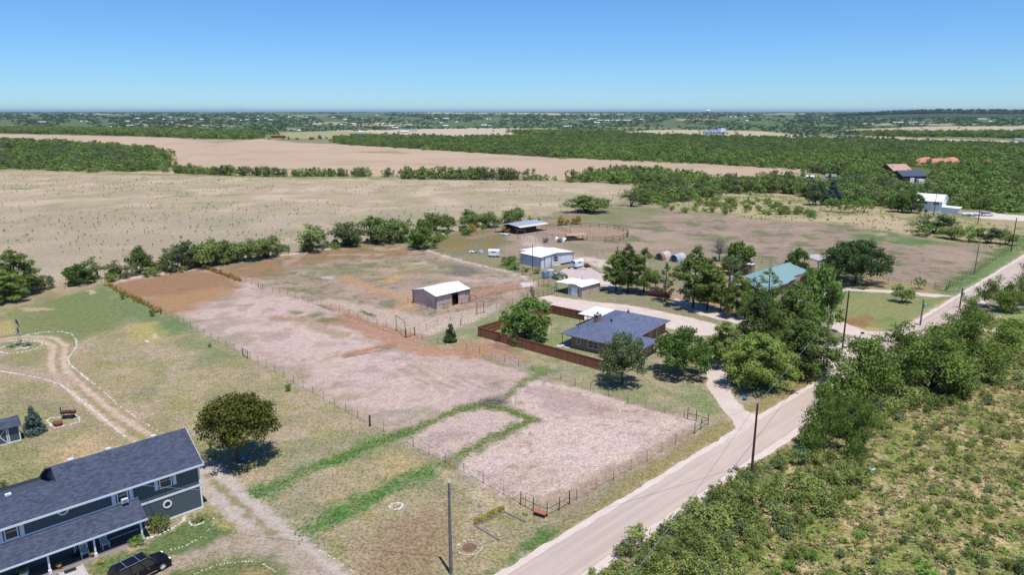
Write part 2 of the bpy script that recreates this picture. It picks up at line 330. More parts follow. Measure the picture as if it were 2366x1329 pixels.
# stable yard
paintz([(1100,560),(1150,530),(1330,520),(1420,580),(1400,620),(1330,600),(1200,640)],(172,150,132),2,.85,fx=(.6,0,0),seed=32)
paintz([(940,565),(1060,535),(1150,530),(1180,560),(1130,590),(1060,590),(1000,578)],(132,128,92),2,.85,fx=(1,0,0),seed=33); paintz([(1000,560),(1150,528),(1160,570),(1020,580)],(160,128,60),1.5,.7,nm=(4,.5,.62),seed=34)
paintz([(1000,575),(1100,560),(1220,600),(1200,640),(1100,600)],(150,140,105),2,.6,seed=35)
paintz([(1220,548),(1232,566),(1280,585),(1330,600)],(205,182,165),1.5,.9,line=5,seed=36); paintz([(1090,550),(1220,520),(1330,505)],(180,145,118),2,.7,line=5,seed=37)
paintz([(1330,515),(1450,530),(1450,555),(1340,558),(1270,545)],(180,150,125),2,.7,seed=38)
paintz([(1330,590),(1400,600),(1460,630),(1440,650),(1370,615)],(225,208,190),1,.8,nm=(3,.35,.5),seed=39)
paintz([(1150,615),(1200,600),(1200,625),(1320,680),(1250,660),(1180,640)],(90,125,62),1,.9,nm=(2,.3,.5),seed=40,fx=(1,0,0))
paintz([(1285,560),(1440,570),(1450,600),(1370,595)],(140,138,98),2,.6,nm=(6,.4,.6),seed=45)
# back paddock
PB=[(470,620),(600,598),(700,580),(860,562),(985,578),(1100,610),(1245,642),(1230,690),(1160,712),(1110,738),(950,790),(930,783),(700,693)]
paintz(PB,(176,152,132),1,fx=(.7,0,0),seed=50)
paintz([(470,620),(700,580),(860,562),(985,578),(960,592),(800,600),(690,612),(640,640),(560,646)],(160,126,94),3,.95,fx=(.15,.8,0),seed=51)
paintz([(640,640),(700,612),(960,596),(1060,610),(1080,640),(900,650),(720,650)],(152,146,112),3,.85,fx=(.8,.2,0),seed=52)
paintz([(600,690),(620,660),(760,655),(840,665),(760,690),(650,700)],(126,130,84),2,.8,nm=(4,.38,.55),seed=53,fx=(1,0,0))
paintz(PB,(196,172,152),1.5,.6,nm=(5,.52,.66),seed=54); paintz(PB,(118,128,84),1,.7,nm=(2.5,.56,.68),seed=55)
for pl,wd,c,al in (([(795,640),(830,655),(880,675),(960,695)],4,(196,156,120),.9),([(1050,690),(1130,672),(1200,660),(1250,655)],5,(182,142,118),.9),([(1060,680),(1180,652)],1,(150,110,85),.7),([(1070,700),(1150,676),(1215,665)],1,(155,112,88),.7),([(1080,712),(1160,688)],1,(165,125,100),.6),
   ([(850,640),(960,635),(1040,645),(1150,660)],4,(196,160,138),.7),([(985,578),(1060,602),(1170,627),(1215,643)],1.2,(225,205,190),.95),([(870,625),(930,625),(1000,612)],1.3,(206,176,116),.9),([(890,650),(920,640)],3,(210,170,110),.8),([(920,715),(960,700)],2.2,(206,164,118),.9),([(620,668),(690,680)],2.5,(205,172,140),.8)):
    paintz(pl,c,1.,al,line=wd,seed=int(wd*9)+len(pl))
paintz([(1050,612),(1110,620),(1080,640),(1040,632)],(124,118,108),1.5,.8); paintz([(950,607),(990,603),(985,611),(955,612)],(200,178,168),.8,.9); paintz([(742,640),(770,638),(775,645),(745,645)],(212,196,190),.8,.9); paintz([(1205,655),(1235,652),(1240,660),(1210,663)],(232,222,218),.8,.95)
paintz([(1040,640),(1160,635),(1200,650),(1100,660)],(206,186,174),1.5,.6,nm=(3,.4,.6),seed=56,fx=(.9,0,0))
paintz([(720,700),(760,690),(1000,735),(1160,700),(1120,740),(950,788),(930,782)],(206,184,166),1.2,.9,fx=(.8,0,0),seed=57)
paintz([(725,708),(1000,745),(960,780),(740,715)],(190,150,125),1,.0)
for x0,y0,x1,y1 in ((735,705,800,725),(790,722,850,745),(850,745,905,768)): paintz([(x0,y0),((x0+x1)/2+12,(y0+y1)/2-11),(x1+14,y1-4),(x1,y1),((x0+x1)/2-6,(y0+y1)/2)],(196,156,130),.8,.85,seed=x0)
paintz([(950,775),(1040,748),(1100,734)],(210,188,170),1.5,.7,line=5,seed=59)
for pl in ([(800,729),(850,748),(912,770)],[(733,705),(770,717)],[(835,720),(865,731)],[(600,690),(700,700)]): paintz(pl,(74,112,56),.5,.95,line=1.1,seed=60,fx=(1,0,0))
# ploughed paddock
P1=[(245,657),(470,620),(700,693),(940,790),(1230,862),(1160,910),(1000,965),(885,1000),(560,818)]
paintz(P1,(205,179,166),.8,fx=(.35,.6,.12),seed=61); paintz(P1,(214,189,176),4,.7,nm=(12,.42,.66),seed=62); paintz([(420,735),(600,700),(800,760),(1000,860),(1100,920),(900,970),(700,860)],(216,192,179),9,.6,seed=62); paintz(P1,(168,148,132),2.,.5,nm=(3,.52,.68),seed=63); paintz(P1,(150,142,112),2,.5,nm=(6,.56,.7),seed=66)
paintz([(245,657),(330,640),(470,620),(530,640),(560,665),(500,690),(420,720),(370,722)],(162,126,94),3,.97,fx=(.1,.8,0),seed=64); paintz([(350,690),(520,660),(560,668),(430,722),(380,725)],(186,148,108),2,.6,seed=65)
paintz([(245,655),(320,640),(430,625),(640,592),(860,560)],(222,200,182),.8,.95,line=2.2,seed=67)
for pl,wd,c in (([(790,735),(850,760),(950,785),(1080,815)],6,(184,140,114)),([(880,770),(960,800),(1010,812)],7,(190,148,122)),([(795,822),(850,808),(900,798)],1.8,(178,124,88)),([(640,735),(700,740),(780,748)],3,(176,142,118)),([(700,745),(790,775)],3,(182,160,130))): paintz(pl,c,1.2,.9,line=wd,seed=int(pl[0][0]))
paintz([(795,826),(860,815),(910,802)],(130,105,98),.4,.8,line=.8)
for k in range(9): paintz([(880+k*26,830+k*6),(930+k*26,870+k*4),(1010+k*20,905)],(176,152,140) if k%2 else (226,204,188),.35,.3,line=.6,seed=k+70)
paintz([(660,715),(740,725),(800,742),(740,745),(670,730)],(120,130,80),1,.8,nm=(2.5,.38,.55),seed=79,fx=(1,0,0))
# corral by the road
C2=[(1225,872),(1364,902),(1450,934),(1625,975),(1600,1005),(1460,1088),(1265,1180),(1210,1172),(1110,1128),(1030,1070),(1120,1020),(1240,972),(1160,930)]
paintz(C2,(219,195,181),.8,fx=(.45,.5,.12),seed=81); paintz(C2,(200,172,152),2,.6,nm=(7,.5,.65),seed=82); paintz(C2,(160,138,116),.5,.5,nm=(1.3,.64,.76),seed=83); paintz([(1290,1010),(1400,1000),(1500,1040),(1380,1110),(1270,1120)],(227,204,190),5,.6); paintz([(1180,890),(1330,905),(1420,935),(1390,960),(1260,950)],(186,160,150),2,.7,fx=(.4,.8,.2),seed=84)
paintz([(920,1020),(1000,975),(1110,945),(1165,950),(1215,975),(1120,1020),(1030,1062)],(212,187,174),.8,.95,fx=(.45,.3,.1),seed=85); paintz([(960,1015),(1060,990),(1100,1000),(1010,1040)],(180,158,150),1.5,.7,seed=86)
# left lawn
LAWN=[(-900,900),(-300,700),(0,672),(120,665),(242,657),(560,820),(885,1000),(935,1022),(1110,1128),(1215,1178),(1265,1200),(1160,1329),(900,1700),(-1500,1700)]
paintz(LAWN,(178,162,126),.8,fx=(.65,.25,0),seed=90); paintz(LAWN,(156,150,112),2.5,.8,nm=(7,.46,.62),seed=91); paintz(LAWN,(196,174,144),2,.7,nm=(4.5,.52,.68),seed=92); paintz(LAWN,(160,158,92),1.5,.5,nm=(3,.52,.68),seed=93)
paintz([(100,690),(242,658),(330,705),(430,760),(400,775),(300,740),(200,760),(130,740)],(114,136,84),3,.85,seed=94,fx=(.5,.3,0)); paintz([(0,720),(140,690),(240,690),(300,740),(200,790),(0,800)],(132,142,88),3,.85,seed=95)
paintz([(280,690),(450,765),(560,830),(480,830),(330,760)],(122,142,96),3,.6,seed=96); paintz([(800,980),(880,1000),(800,1030)],(150,150,120),3,.4)
for pl,c,s in (([(40,712),(100,711),(128,716),(60,720)],(205,178,146),.6),([(200,672),(215,670),(224,676),(212,680)],(210,180,160),.4),([(0,690),(90,682),(160,676),(60,690)],(178,140,112),1),([(285,760),(350,745),(385,770),(350,795),(300,785)],(188,176,108),1.5),([(350,772),(364,771),(366,783),(352,784)],(216,198,160),.3),([(-40,745),(30,742),(38,770),(-40,785)],(190,172,110),1.2),
   ([(890,1070),(905,1048),(960,1060),(985,1075),(930,1105),(890,1105)],(196,170,118),1.2),([(760,1160),(780,1125),(840,1110),(870,1130),(800,1165)],(188,168,124),1.5),([(1010,1085),(1100,1120),(1180,1175),(1150,1180),(1040,1120)],(204,184,148),1.2),
   ([(800,1290),(900,1230),(1010,1190),(1080,1220),(1000,1300),(900,1400),(780,1400)],(164,138,106),3),([(920,1200),(1030,1180),(1050,1210),(950,1240)],(172,144,118),2),([(60,1050),(200,1015),(290,1030),(240,1080),(120,1090)],(204,176,136),2),([(40,990),(90,1085),(180,1100),(20,1130),(-40,1130)],(150,150,96),2),([(60,1125),(110,1108),(140,1115),(80,1135)],(206,176,146),1)):
    paintz(pl,c,s,.85,seed=int(pl[0][1])%97)
for pl,wd in (([(560,1155),(640,1122),(720,1085),(800,1052),(870,1022),(940,1000)],3.2),([(690,1240),(760,1200),(840,1160),(920,1120),(985,1092)],3.6)): paintz(pl,(116,144,86),1.2,.8,line=wd*.9,seed=100,fx=(1,0,0)); paintz(pl,(82,134,60),.8,.8,line=wd*.6,seed=101,fx=(.8,0,0),nm=(1.2,.25,.5))
paintz([(640,1060),(760,1010),(700,1110),(600,1150)],(150,156,120),3,.4); paintz([(600,1160),(700,1200),(660,1260),(610,1200)],(140,150,116),2.5,.5)
for pl,wd in (([(940,1000),(985,980),(1060,948),(1110,936),(1165,945),(1225,968)],2.0),([(1230,970),(1190,990),(1120,1022),(1060,1055),(1040,1075)],2.3),([(1150,935),(1230,870)],1.2)): paintz(pl,(118,132,76),.8,.8,line=wd,seed=103,fx=(.9,0,0)); paintz(pl,(172,142,96),.5,.7,line=wd*.5,seed=104,nm=(2,.5,.62))
# circular drive with twin tracks
DR=[(-60,800),(0,787),(60,781),(110,783),(138,800),(132,835),(140,862),(190,910),(250,960),(340,1020)]
paintz(DR,(172,156,118),.9,.7,line=4.6,seed=110,fx=(.3,.2,0)); 
for off in (-1,1):
    q=[]
    for i,p in enumerate(DR):
        a=G(*DR[max(0,i-1)]);b=G(*DR[min(len(DR)-1,i+1)]);d=(b-a).normalized();c=G(*p)+Vector((-d.y,d.x,0))*off*.95;q.append((c.x,c.y))
    paintz(q,(216,190,164),.3,.95,line=.95,seed=111,world=True)
paintz([(-40,850),(40,858),(100,870),(160,890)],(192,168,142),1.2,.8,line=4,seed=112); paintz([(300,1000),(350,1010)],(150,146,90),1,.7,line=1)
# gravel drives by the grey house
paintz([(470,1085),(500,1120),(560,1180),(640,1250),(740,1329),(860,1430)],(206,192,180),.6,.97,line=4.2,seed=115,fx=(.2,0,1)); paintz([(480,1100),(600,1215),(760,1345)],(158,146,108),.4,.9,line=1.1,seed=116,nm=(1.5,.3,.5))
paintz([(395,1300),(470,1265),(570,1250),(650,1275),(700,1329)],(188,170,150),.8,.9,line=3.6,seed=117,fx=(.3,0,1)); paintz([(430,1215),(480,1180),(545,1230),(500,1250),(430,1280),(330,1300),(250,1329),(200,1310),(330,1265)],(104,128,70),.8,.9,seed=118); paintz([(470,1165),(540,1215),(560,1250),(480,1200)],(172,158,100),.8,.8,seed=119)
paintz([(400,1329),(500,1290),(620,1290),(690,1340),(640,1420),(380,1420)],(112,128,72),1,.85,seed=120); paintz([(560,1310),(640,1320),(600,1380),(520,1370)],(172,150,110),1,.7)
paintz([(60,1200),(160,1210),(240,1250),(200,1329)],(170,140,115),1,.6)
# brick house yard
YD=[(960,790),(1110,742),(1240,690),(1330,690),(1420,690),(1700,745),(1900,800),(1930,850),(1720,950),(1640,990),(1600,962),(1364,898),(1108,815)]
paintz(YD,(164,160,122),1,fx=(.6,.2,0),seed=130); paintz(YD,(138,148,98),2,.8,nm=(6,.42,.6),seed=131); paintz(YD,(190,170,140),1.5,.7,nm=(5,.52,.68),seed=132)
paintz([(1110,742),(1230,700),(1270,705),(1230,760),(1100,770),(1000,800),(965,790)],(136,148,104),2,.7,seed=133); paintz([(1040,790),(1150,795),(1240,830),(1180,840),(1080,810)],(192,146,116),1,.85,seed=134); paintz([(1130,792),(1190,800),(1180,815),(1140,806)],(150,120,105),.8,.8)
paintz([(1100,805),(1240,845),(1330,870),(1220,862)],(176,160,148),1,.7,seed=135); paintz([(1220,850),(1250,846),(1300,858),(1240,875)],(112,140,76),.7,.8,seed=136)
paintz([(1180,780),(1280,770),(1320,790),(1300,815),(1240,800)],(140,152,92),1,.8,seed=137)
paintz([(1650,800),(1720,790),(1760,880),(1850,880),(1880,800),(1820,770),(1700,760)],(150,128,105),2,.8,seed=138); paintz([(1400,690),(1480,690),(1650,735),(1660,750),(1560,725),(1400,700)],(148,138,108),1,.7)
paintz([(1430,640),(1560,690),(1700,730),(1760,720),(1600,670)],(180,150,125),2,.8,seed=139); paintz([(1640,610),(1740,612),(1760,640),(1650,640)],(205,168,110),1.5,.9,seed=140)
# far lawn with the loop drive
FL=[(1900,655),(2000,660),(2180,675),(2200,690),(2075,765),(1985,772),(1930,760),(1900,720)]
paintz(FL,(150,152,98),1.2,fx=(.3,1,0),seed=141); paintz([(1950,735),(2000,725),(2040,740),(2000,755),(1960,752)],(160,118,82),2,.85,seed=142); paintz([(1910,672),(1960,668),(2000,672),(1940,700)],(120,145,76),2,.8); paintz([(1940,750),(2075,765),(2190,690),(2200,700),(2080,778),(1960,768)],(198,168,124),1,.8)
for e in ([(2035,740),(2060,733),(2065,740),(2040,744)],[(2040,765),(2060,760),(2055,767)],[(2120,700),(2170,690),(2140,710)]): paintz(e,(102,150,68),1,.8)
paintz([(1850,625),(2050,640),(2190,668),(2200,690),(2050,672),(1900,655)],(172,152,110),1.5,.8,seed=143); paintz([(2195,690),(2240,652),(2366,560),(2440,515)],(112,142,80),1,.8,line=5,seed=144); paintz([(2180,672),(2250,625),(2366,545)],(96,118,66),1.5,.8,line=4,seed=145,nm=(3,.3,.5))
paintz([(2260,760),(2310,720),(2500,700),(2600,790),(2366,760)],(150,160,100),1.5,.95,seed=146)
# road verges and the scrub across the road
paintz([(1160,1360),(1290,1265),(1614,1030),(1700,985),(1900,860)],(166,150,96),.8,.85,line=4.2,seed=150,fx=(.6,.6,0)); paintz([(1100,1400),(1180,1310),(1260,1240)],(96,128,62),.9,.9,line=2.2,seed=151)
paintz([(1180,1180),(1300,1190),(1620,1000),(1600,985),(1230,1170)],(170,148,122),.8,.7,seed=152)
SCR=[(1340,1345),(1500,1240),(1600,1165),(1740,1065),(1810,1040),(1900,950),(2000,860),(2100,770),(2300,730),(2366,740),(3200,900),(3400,1700),(1100,1700)]
paintz(SCR,(184,168,112),1,fx=(1,0,.2),seed=153); paintz(SCR,(142,152,78),1.5,.85,nm=(4,.42,.58),seed=154); paintz(SCR,(216,190,146),1.,.8,nm=(2.6,.54,.68),seed=155); paintz(SCR,(124,138,60),.8,.6,nm=(1.4,.54,.68),seed=156)
paintz([(1340,1345),(1500,1235),(1600,1160),(1740,1060)],(168,122,98),.5,.9,line=1.3,seed=157); paintz([(1420,1360),(1560,1250),(1700,1130),(1800,1060)],(112,128,66),1,.85,line=3.4,seed=158)
def fin_ground():
    me=GME
    for nm,a in(('Col',COL),('Fx',FX)):
        at=me.color_attributes.new(nm,'FLOAT_COLOR','POINT'); d=np.ones((len(a),4),np.float32); d[:,:3]=a; at.data.foreach_set('color',d.ravel())
    t=NT('ground_cover'); v=t.coord()
    c=t.N('Attribute',attribute_name='Col').outputs[0]; fx=t.sep(t.N('Attribute',attribute_name='Fx').outputs[0])
    n0=t.noise(v,.9,5,.7); n1=t.noise(v,3.3,4,.7); n2=t.noise(v,.11,4); 
    soft=t.math('ADD',.5,t.math('MULTIPLY',fx[0],.5)); col=t.mix(soft,c,t.mix(1.,c,t.comb(*(t.mr(t.math('ADD',t.math('MULTIPLY',n0,.45),t.math('MULTIPLY',n1,.55)),.38,.62,.62,1.38),)*3),'MULTIPLY'))
    col=t.mix(t.mr(n2,.35,.65,0,.28),col,t.mix(1.,col,(1.1,1.08,.8),'MULTIPLY'))
    tf=t.math('MULTIPLY',t.mr(t.noise(v,2.6,5,.8),.52,.62),fx[0]); col=t.mix(t.math('MULTIPLY',tf,.7),col,t.mix(1.,col,(.46,.50,.32),'MULTIPLY'))
    x,y,z=t.sep(v); st=t.comb(t.math('MULTIPLY',t.math('ADD',x,y),.16),t.math('MULTIPLY',t.math('SUBTRACT',x,y),1.7),0.)
    g=t.math('MULTIPLY',t.mr(t.noise(st,1.,4,.65),.42,.62),fx[1]); col=t.mix(t.math('MULTIPLY',g,.45),col,t.mix(1.,col,(.68,.66,.6),'MULTIPLY'))
    cr=t.N('TexVoronoi',Vector=v,Scale=5.).outputs[0]; col=t.mix(t.math('MULTIPLY',t.mr(cr,.1,.5,0,.35),fx[2]),col,t.mix(1.,col,(.7,.66,.62),'MULTIPLY'))
    t.col(col); t.b.inputs['Roughness'].default_value=.95; t.b.inputs['Specular IOR Level'].default_value=.1
    t.bump(t.math('ADD',n1,t.math('MULTIPLY',tf,.9)),.75,.14)
    me.materials.append(t.m); o=link('ground',me); tag(o,kind='structure')
# ------------------------------------------------------------ sheets laid on the land
def sheet(name,pts,mat,z=.004,edge=.25,step=.6,seed=1,world=False,closed_noise=True):
    if name in('driveway','road_shoulder','gravel_patch'): paintz(pts,(214,194,170),1.1,.75,warp=1.,seed=seed,world=world,nm=(1.2,.25,.55))
    rnd=random.Random(seed); P=[Vector((p[0],p[1],0)) if world else G(*p) for p in pts]; out=[]
    for i in range(len(P)):
        a,b=P[i],P[(i+1)%len(P)]; L=(b-a).length; n=max(1,int(L/step)); d=(b-a).normalized() if L>0 else Vector((1,0,0)); q=Vector((-d.y,d.x,0))
        for k in range(n):
            c=a.lerp(b,k/n); c+=q*(float(vn(np.array([c.x]),np.array([c.y]),1.6,seed)[0])-.5)*2.6*edge+q*rnd.uniform(-.3,.3)*edge; c.z=z; out.append(c)
    tr=tessellate_polygon([out]); up=[]
    for f in tr:
        a,b,c=(out[i] for i in f); up.append(f if (b-a).cross(c-a).z>0 else f[::-1])
    me=bpy.data.meshes.new(name); me.from_pydata([tuple(v) for v in out],[],up); me.materials.append(mat)
    o=link(name,me); tag(o,kind='structure'); return o
def gravel(name,c,c2,track=None,ang=0.):
    t=NT(name); v=t.coord(); n0=t.noise(v,.35,5,.65); n1=t.noise(v,6,4,.7); n2=t.noise(v,1.6,4)
    col=t.mix(t.mr(n0,.35,.65),c,c2); col=t.mix(t.mr(n1,.3,.7,0,.4),col,tuple(k*.72 for k in c)); col=t.mix(t.mr(n2,.5,.75,0,.35),col,tuple(k*.8 for k in c2))
    if track:                                   # wheel lines along the road
        x,y,z=t.sep(v); u=t.math('ADD',t.math('MULTIPLY',x,math.cos(ang)),t.math('MULTIPLY',y,math.sin(ang))); w_=t.math('SUBTRACT',t.math('MULTIPLY',y,math.cos(ang)),t.math('MULTIPLY',x,math.sin(ang)))
        s_=t.noise(t.comb(t.math('MULTIPLY',u,.03),t.math('MULTIPLY',w_,1.5),0.),1.,4,.6); col=t.mix(t.mr(s_,.4,.62,0,.75),col,track)
    t.col(col); t.b.inputs['Roughness'].default_value=.95; t.b.inputs['Specular IOR Level'].default_value=.1; t.bump(n1,.4,.03); return t.m
a0=G(1200,1291);a1=G(1614,1041); RD=(a1-a0).normalized(); RA=math.atan2(RD.y,RD.x); RN=Vector((RD.y,-RD.x,0))   # road direction, and towards the scrub
def rp(s,w_): p=a0+RD*s+RN*w_; return (p.x,p.y)
asph=gravel('worn_chipseal',alb((212,192,172)),alb((220,202,182)),alb((190,172,158)),RA); lime=gravel('crushed_limestone',alb((232,216,200)),alb((216,194,174)))
sh_=gravel('road_shoulder',alb((236,220,206)),alb((224,204,186)))
sheet('road_shoulder',[rp(-90,.2),rp(420,.2),rp(420,7.0),rp(-90,7.0)],sh_,.006,.2,seed=3,world=True)
sheet('road',[rp(-90,1.0),rp(420,1.0),rp(420,5.9),rp(-90,5.9)],asph,.010,.16,seed=4,world=True)
sheet('driveway',[(1645,1040),(1690,1010),(1700,985),(1665,940),(1635,895),(1630,850),(1650,835),(1690,840),(1680,870),(1688,910),(1720,945),(1750,962),(1720,1000)],lime,.014,.3,seed=5)
sheet('driveway',[(1240,688),(1268,683),(1330,693),(1450,705),(1560,726),(1655,750),(1668,775),(1600,775),(1540,758),(1500,742),(1450,748),(1350,738),(1282,720),(1265,708),(1280,700),(1262,694)],lime,.014,.4,seed=6)
sheet('driveway',[(1890,815),(1985,775),(2075,765),(2080,790),(2010,815),(1960,840),(1920,860),(1890,845)],lime,.014,.5,seed=7)
sheet('driveway',[(1915,755),(1935,740),(2000,765),(2080,768),(2050,785),(1985,780),(1930,765)],lime,.018,.4,seed=8)
sheet('driveway',[(1880,675),(1960,666),(2060,671),(2160,680),(2200,684),(2160,687),(2050,677),(1960,672),(1900,684)],lime,.014,.3,seed=9)
sheet('driveway',[(2290,752),(2366,745),(2600,760),(2600,800),(2366,770),(2300,768),(2230,760)],lime,.014,.4,seed=10)
sheet('driveway',[(1560,690),(1640,712),(1740,740),(1790,760),(1770,772),(1700,748),(1620,728),(1550,700)],lime,.014,.4,seed=11)
sheet('gravel_patch',[(1370,640),(1405,628),(1425,655),(1440,680),(1410,672),(1385,660)],lime,.014,.5,seed=12)
conc=paint('yard_concrete',alb((206,188,178)),.9,.08,.6)
sheet('concrete_slab',[(1288,636),(1300,622),(1352,612),(1400,640),(1330,655),(1296,650)],conc,.018,.06,seed=13)
# ------------------------------------------------------------ plants
rng=np.random.default_rng(7)
LM=dict(pine=leafm('pine_needles',(.055,.085,.018),(.125,.165,.035),tr=.2), pine2=leafm('pine_needles_dark',(.045,.072,.018),(.10,.14,.032),tr=.2),
 mesq=leafm('mesquite_leaves',(.075,.105,.03),(.15,.19,.06),dry=(.16,.15,.06)), mesqd=leafm('greygreen_leaves',(.06,.08,.035),(.12,.15,.065)), fresh=leafm('bright_leaves',(.08,.14,.025),(.16,.25,.05)),
 oak=leafm('live_oak_leaves',(.03,.055,.02),(.07,.11,.035)), broad=leafm('broad_leaves',(.045,.085,.018),(.11,.165,.035)), olive=leafm('olive_crown_leaves',(.06,.07,.014),(.13,.13,.022),dry=(.16,.08,.025)),
 spruce=leafm('blue_spruce_needles',(.035,.065,.05),(.075,.115,.09)), juniper=leafm('juniper_needles',(.035,.065,.018),(.075,.12,.03)), yellow=leafm('yellow_weed_leaves',(.25,.22,.05),(.36,.32,.08)), rusty=leafm('goldenrod_leaves',(.2,.13,.03),(.3,.21,.05)),
 mesqb=leafm('roadside_mesquite_leaves',(.075,.115,.022),(.14,.19,.04),dry=(.18,.17,.06)), shrub=leafm('shrub_leaves',(.10,.13,.03),(.18,.21,.06),dry=(.27,.24,.11)), shrub2=leafm('dull_shrub_leaves',(.08,.11,.045),(.14,.18,.07)), sage=leafm('sage_leaves',(.09,.12,.09),(.16,.2,.15)), wood=leafm('woodland_leaves',(.075,.115,.03),(.135,.19,.045),tr=.2,sc=.25), wood2=leafm('yellowgreen_woodland_leaves',(.075,.105,.028),(.14,.175,.048),tr=.2,sc=.25), farw=leafm('distant_woodland_leaves',(.028,.055,.034),(.06,.09,.048),tr=.15,sc=.12),
 dead=paint('dead_twigs',(.22,.19,.18),.95,.2), straw=leafm('straw_blades',(.26,.21,.11),(.34,.29,.17)), grass=leafm('tall_grass_blades',(.16,.15,.06),(.26,.22,.11)))
def leaves(name,cl,leaf,dens,mat,up=.25,jit=.55,shell=.55,aspect=1.,seed=0,maxn=14000):
    """crown: leaf-sized quads spread through clumps (cx,cy,cz,rx,ry,rz)"""
    g=np.random.default_rng(seed); cl=np.array(cl,float); area=4*np.pi*((cl[:,3]*cl[:,4]+cl[:,3]*cl[:,5]+cl[:,4]*cl[:,5])/3)
    n=np.maximum(6,(area/(leaf*leaf*aspect)*dens)).astype(int)
    if n.sum()>maxn: n=np.maximum(4,(n*maxn/n.sum())).astype(int)
    ci=np.repeat(np.arange(len(cl)),n); N=len(ci)
    d=g.normal(size=(N,3)); d[:,2]+=up*.8; d/=np.linalg.norm(d,axis=1)[:,None]
    r=(shell+(1-shell)*g.random(N))**1.; r*=1+.16*g.normal(size=N)
    c=cl[ci,:3]+d*cl[ci,3:6]*r[:,None]
    nm=d+g.normal(size=(N,3))*jit; nm[:,2]+=up; nm/=np.linalg.norm(nm,axis=1)[:,None]
    t=np.cross(nm,g.normal(size=(N,3))); t/=np.linalg.norm(t,axis=1)[:,None]; b=np.cross(nm,t)
    s=leaf*(.6+.8*g.random(N))[:,None]*.5; T=t*s*1.35;B=b*s*aspect*.8
    co=np.stack([c-T,c-B*1.,c+T,c+B*1.],1).reshape(-1,3)
    me=bpy.data.meshes.new(name); me.vertices.add(4*N); me.vertices.foreach_set('co',co.ravel()); me.loops.add(4*N); me.loops.foreach_set('vertex_index',np.arange(4*N)); me.polygons.add(N); me.polygons.foreach_set('loop_start',np.arange(N)*4); me.update(calc_edges=True)
    me.materials.append(mat); return me
def limbs(name,segs,mat,n=6):
    b=MB()
    for p0,p1,r0,r1 in segs: b.tube(p0,p1,r0,r1,mat,n=n if r0>.06 else 4,cap=False)
    return b.mesh(name,True)
def bend(p0,p1,r0,r1,rnd,k=3,w=.12):
    p0=Vector(p0);p1=Vector(p1); L=(p1-p0).length; out=[]; a=p0
    for i in range(1,k+1):
        b=p0.lerp(p1,i/k)
        if i<k: b+=Vector([rnd.uniform(-w,w)*L for _ in range(3)])
        out.append((a,b,r0+(r1-r0)*(i-1)/k,r0+(r1-r0)*i/k)); a=b
    return out
# each kind -> (crown mesh, trunk mesh, height, width) built once at life size
def pine(seed,h=11,R=3.2,mat='pine',gap=.2,lean=0,leaf=.3,n=1.,base=.16):
    rnd=random.Random(seed); cl=[];sg=bend((0,0,0),(lean,0,h*.93),.2,.05,rnd,6,.015)
    z=h*base
    while z<h*.97:
        f=max(0.,(z/h-base)/(1-base)); rr=R*(1-f**1.9)*(.8+.4*math.sin(min(1,f*4)*1.57)) ; k=rnd.randint(4,6) if f<.85 else 3
        a0_=rnd.uniform(0,6.28)
        for i in range(k):
            if rnd.random()<gap: continue
            a=a0_+i*6.28/k+rnd.uniform(-.35,.35); q=rr*rnd.uniform(.55,1.05); c=Vector((math.cos(a)*q+lean*z/h,math.sin(a)*q,z+q*.28+rnd.uniform(-.2,.3)))
            s=rnd.uniform(.75,1.2)*(1-.4*f)*R/3.2
            cl.append((*c,s*1.1,s*1.1,s*.75)); sg+=bend((lean*z/h,0,z),c,.055,.02,rnd,2,.05)
            if q>1.3 and rnd.random()<.55:
                m=Vector((lean*z/h,0,z)).lerp(c,.55)+Vector((0,0,.15)); cl.append((*m,s,s,s*.55))
        z+=rnd.uniform(.55,.85)*h/11
    cl.append((lean,0,h*.95,.5,.5,.7))
    return leaves('crown',cl,leaf,1.05*n,LM[mat],up=.45,shell=.35,aspect=.7,seed=seed,maxn=16000),limbs('trunk',sg,M['dbark']),h,2*R
def broad(seed,h=7,R=4,mat='broad',th=.22,dens=1.,leaf=.32,clump=1.15,n=60,sparse=0.,base=.25,flat=.0,multi=1,bark='bark',drop=0):
    rnd=random.Random(seed); cl=[];sg=[]; zc=h*(base+(1-base)*.45); rz=h*(1-base)*.56; tops=[]
    for k in range(multi):
        a=rnd.uniform(0,6.28); lean=0 if multi==1 else R*.28
        t=Vector((math.cos(a)*lean,math.sin(a)*lean,h*(base+.1))); sg+=bend((0,0,0),t,th/math.sqrt(multi),th*.7/math.sqrt(multi),rnd,3,.05); tops.append(t)
    cells=[(rnd.uniform(0,6.28),rnd.uniform(-.8,.9),) for _ in range(7)]
    for i in range(n):
        u=rnd.uniform(-.55+drop,1); a=rnd.uniform(0,6.28); q=rnd.random()**.4
        if any(abs((a-ca+3.14)%6.28-3.14)<.5 and abs(u-cu)<.3 for ca,cu in cells[:int(7*sparse)]): continue
        w=math.sqrt(max(0,1-u*u)) if u>0 else 1-.35*u*u
        x=math.cos(a)*R*w*q; y=math.sin(a)*R*w*q; zz=zc+rz*u*(.65+.35*q)*(1-flat*.3)
        s=clump*rnd.uniform(.6,1.15)*(.8 if q>.8 else 1)
        cl.append((x,y,zz,s,s,s*.75))
        if i%2==0:
            t=min(tops,key=lambda t:(t-Vector((x,y,zz))).length); sg+=bend(t,(x,y,zz),th*.28,.02,rnd,3,.09)
    return leaves('crown',cl,leaf,.8*dens,LM[mat],seed=seed,shell=.5),limbs('trunk',sg,M[bark]),h,2*R
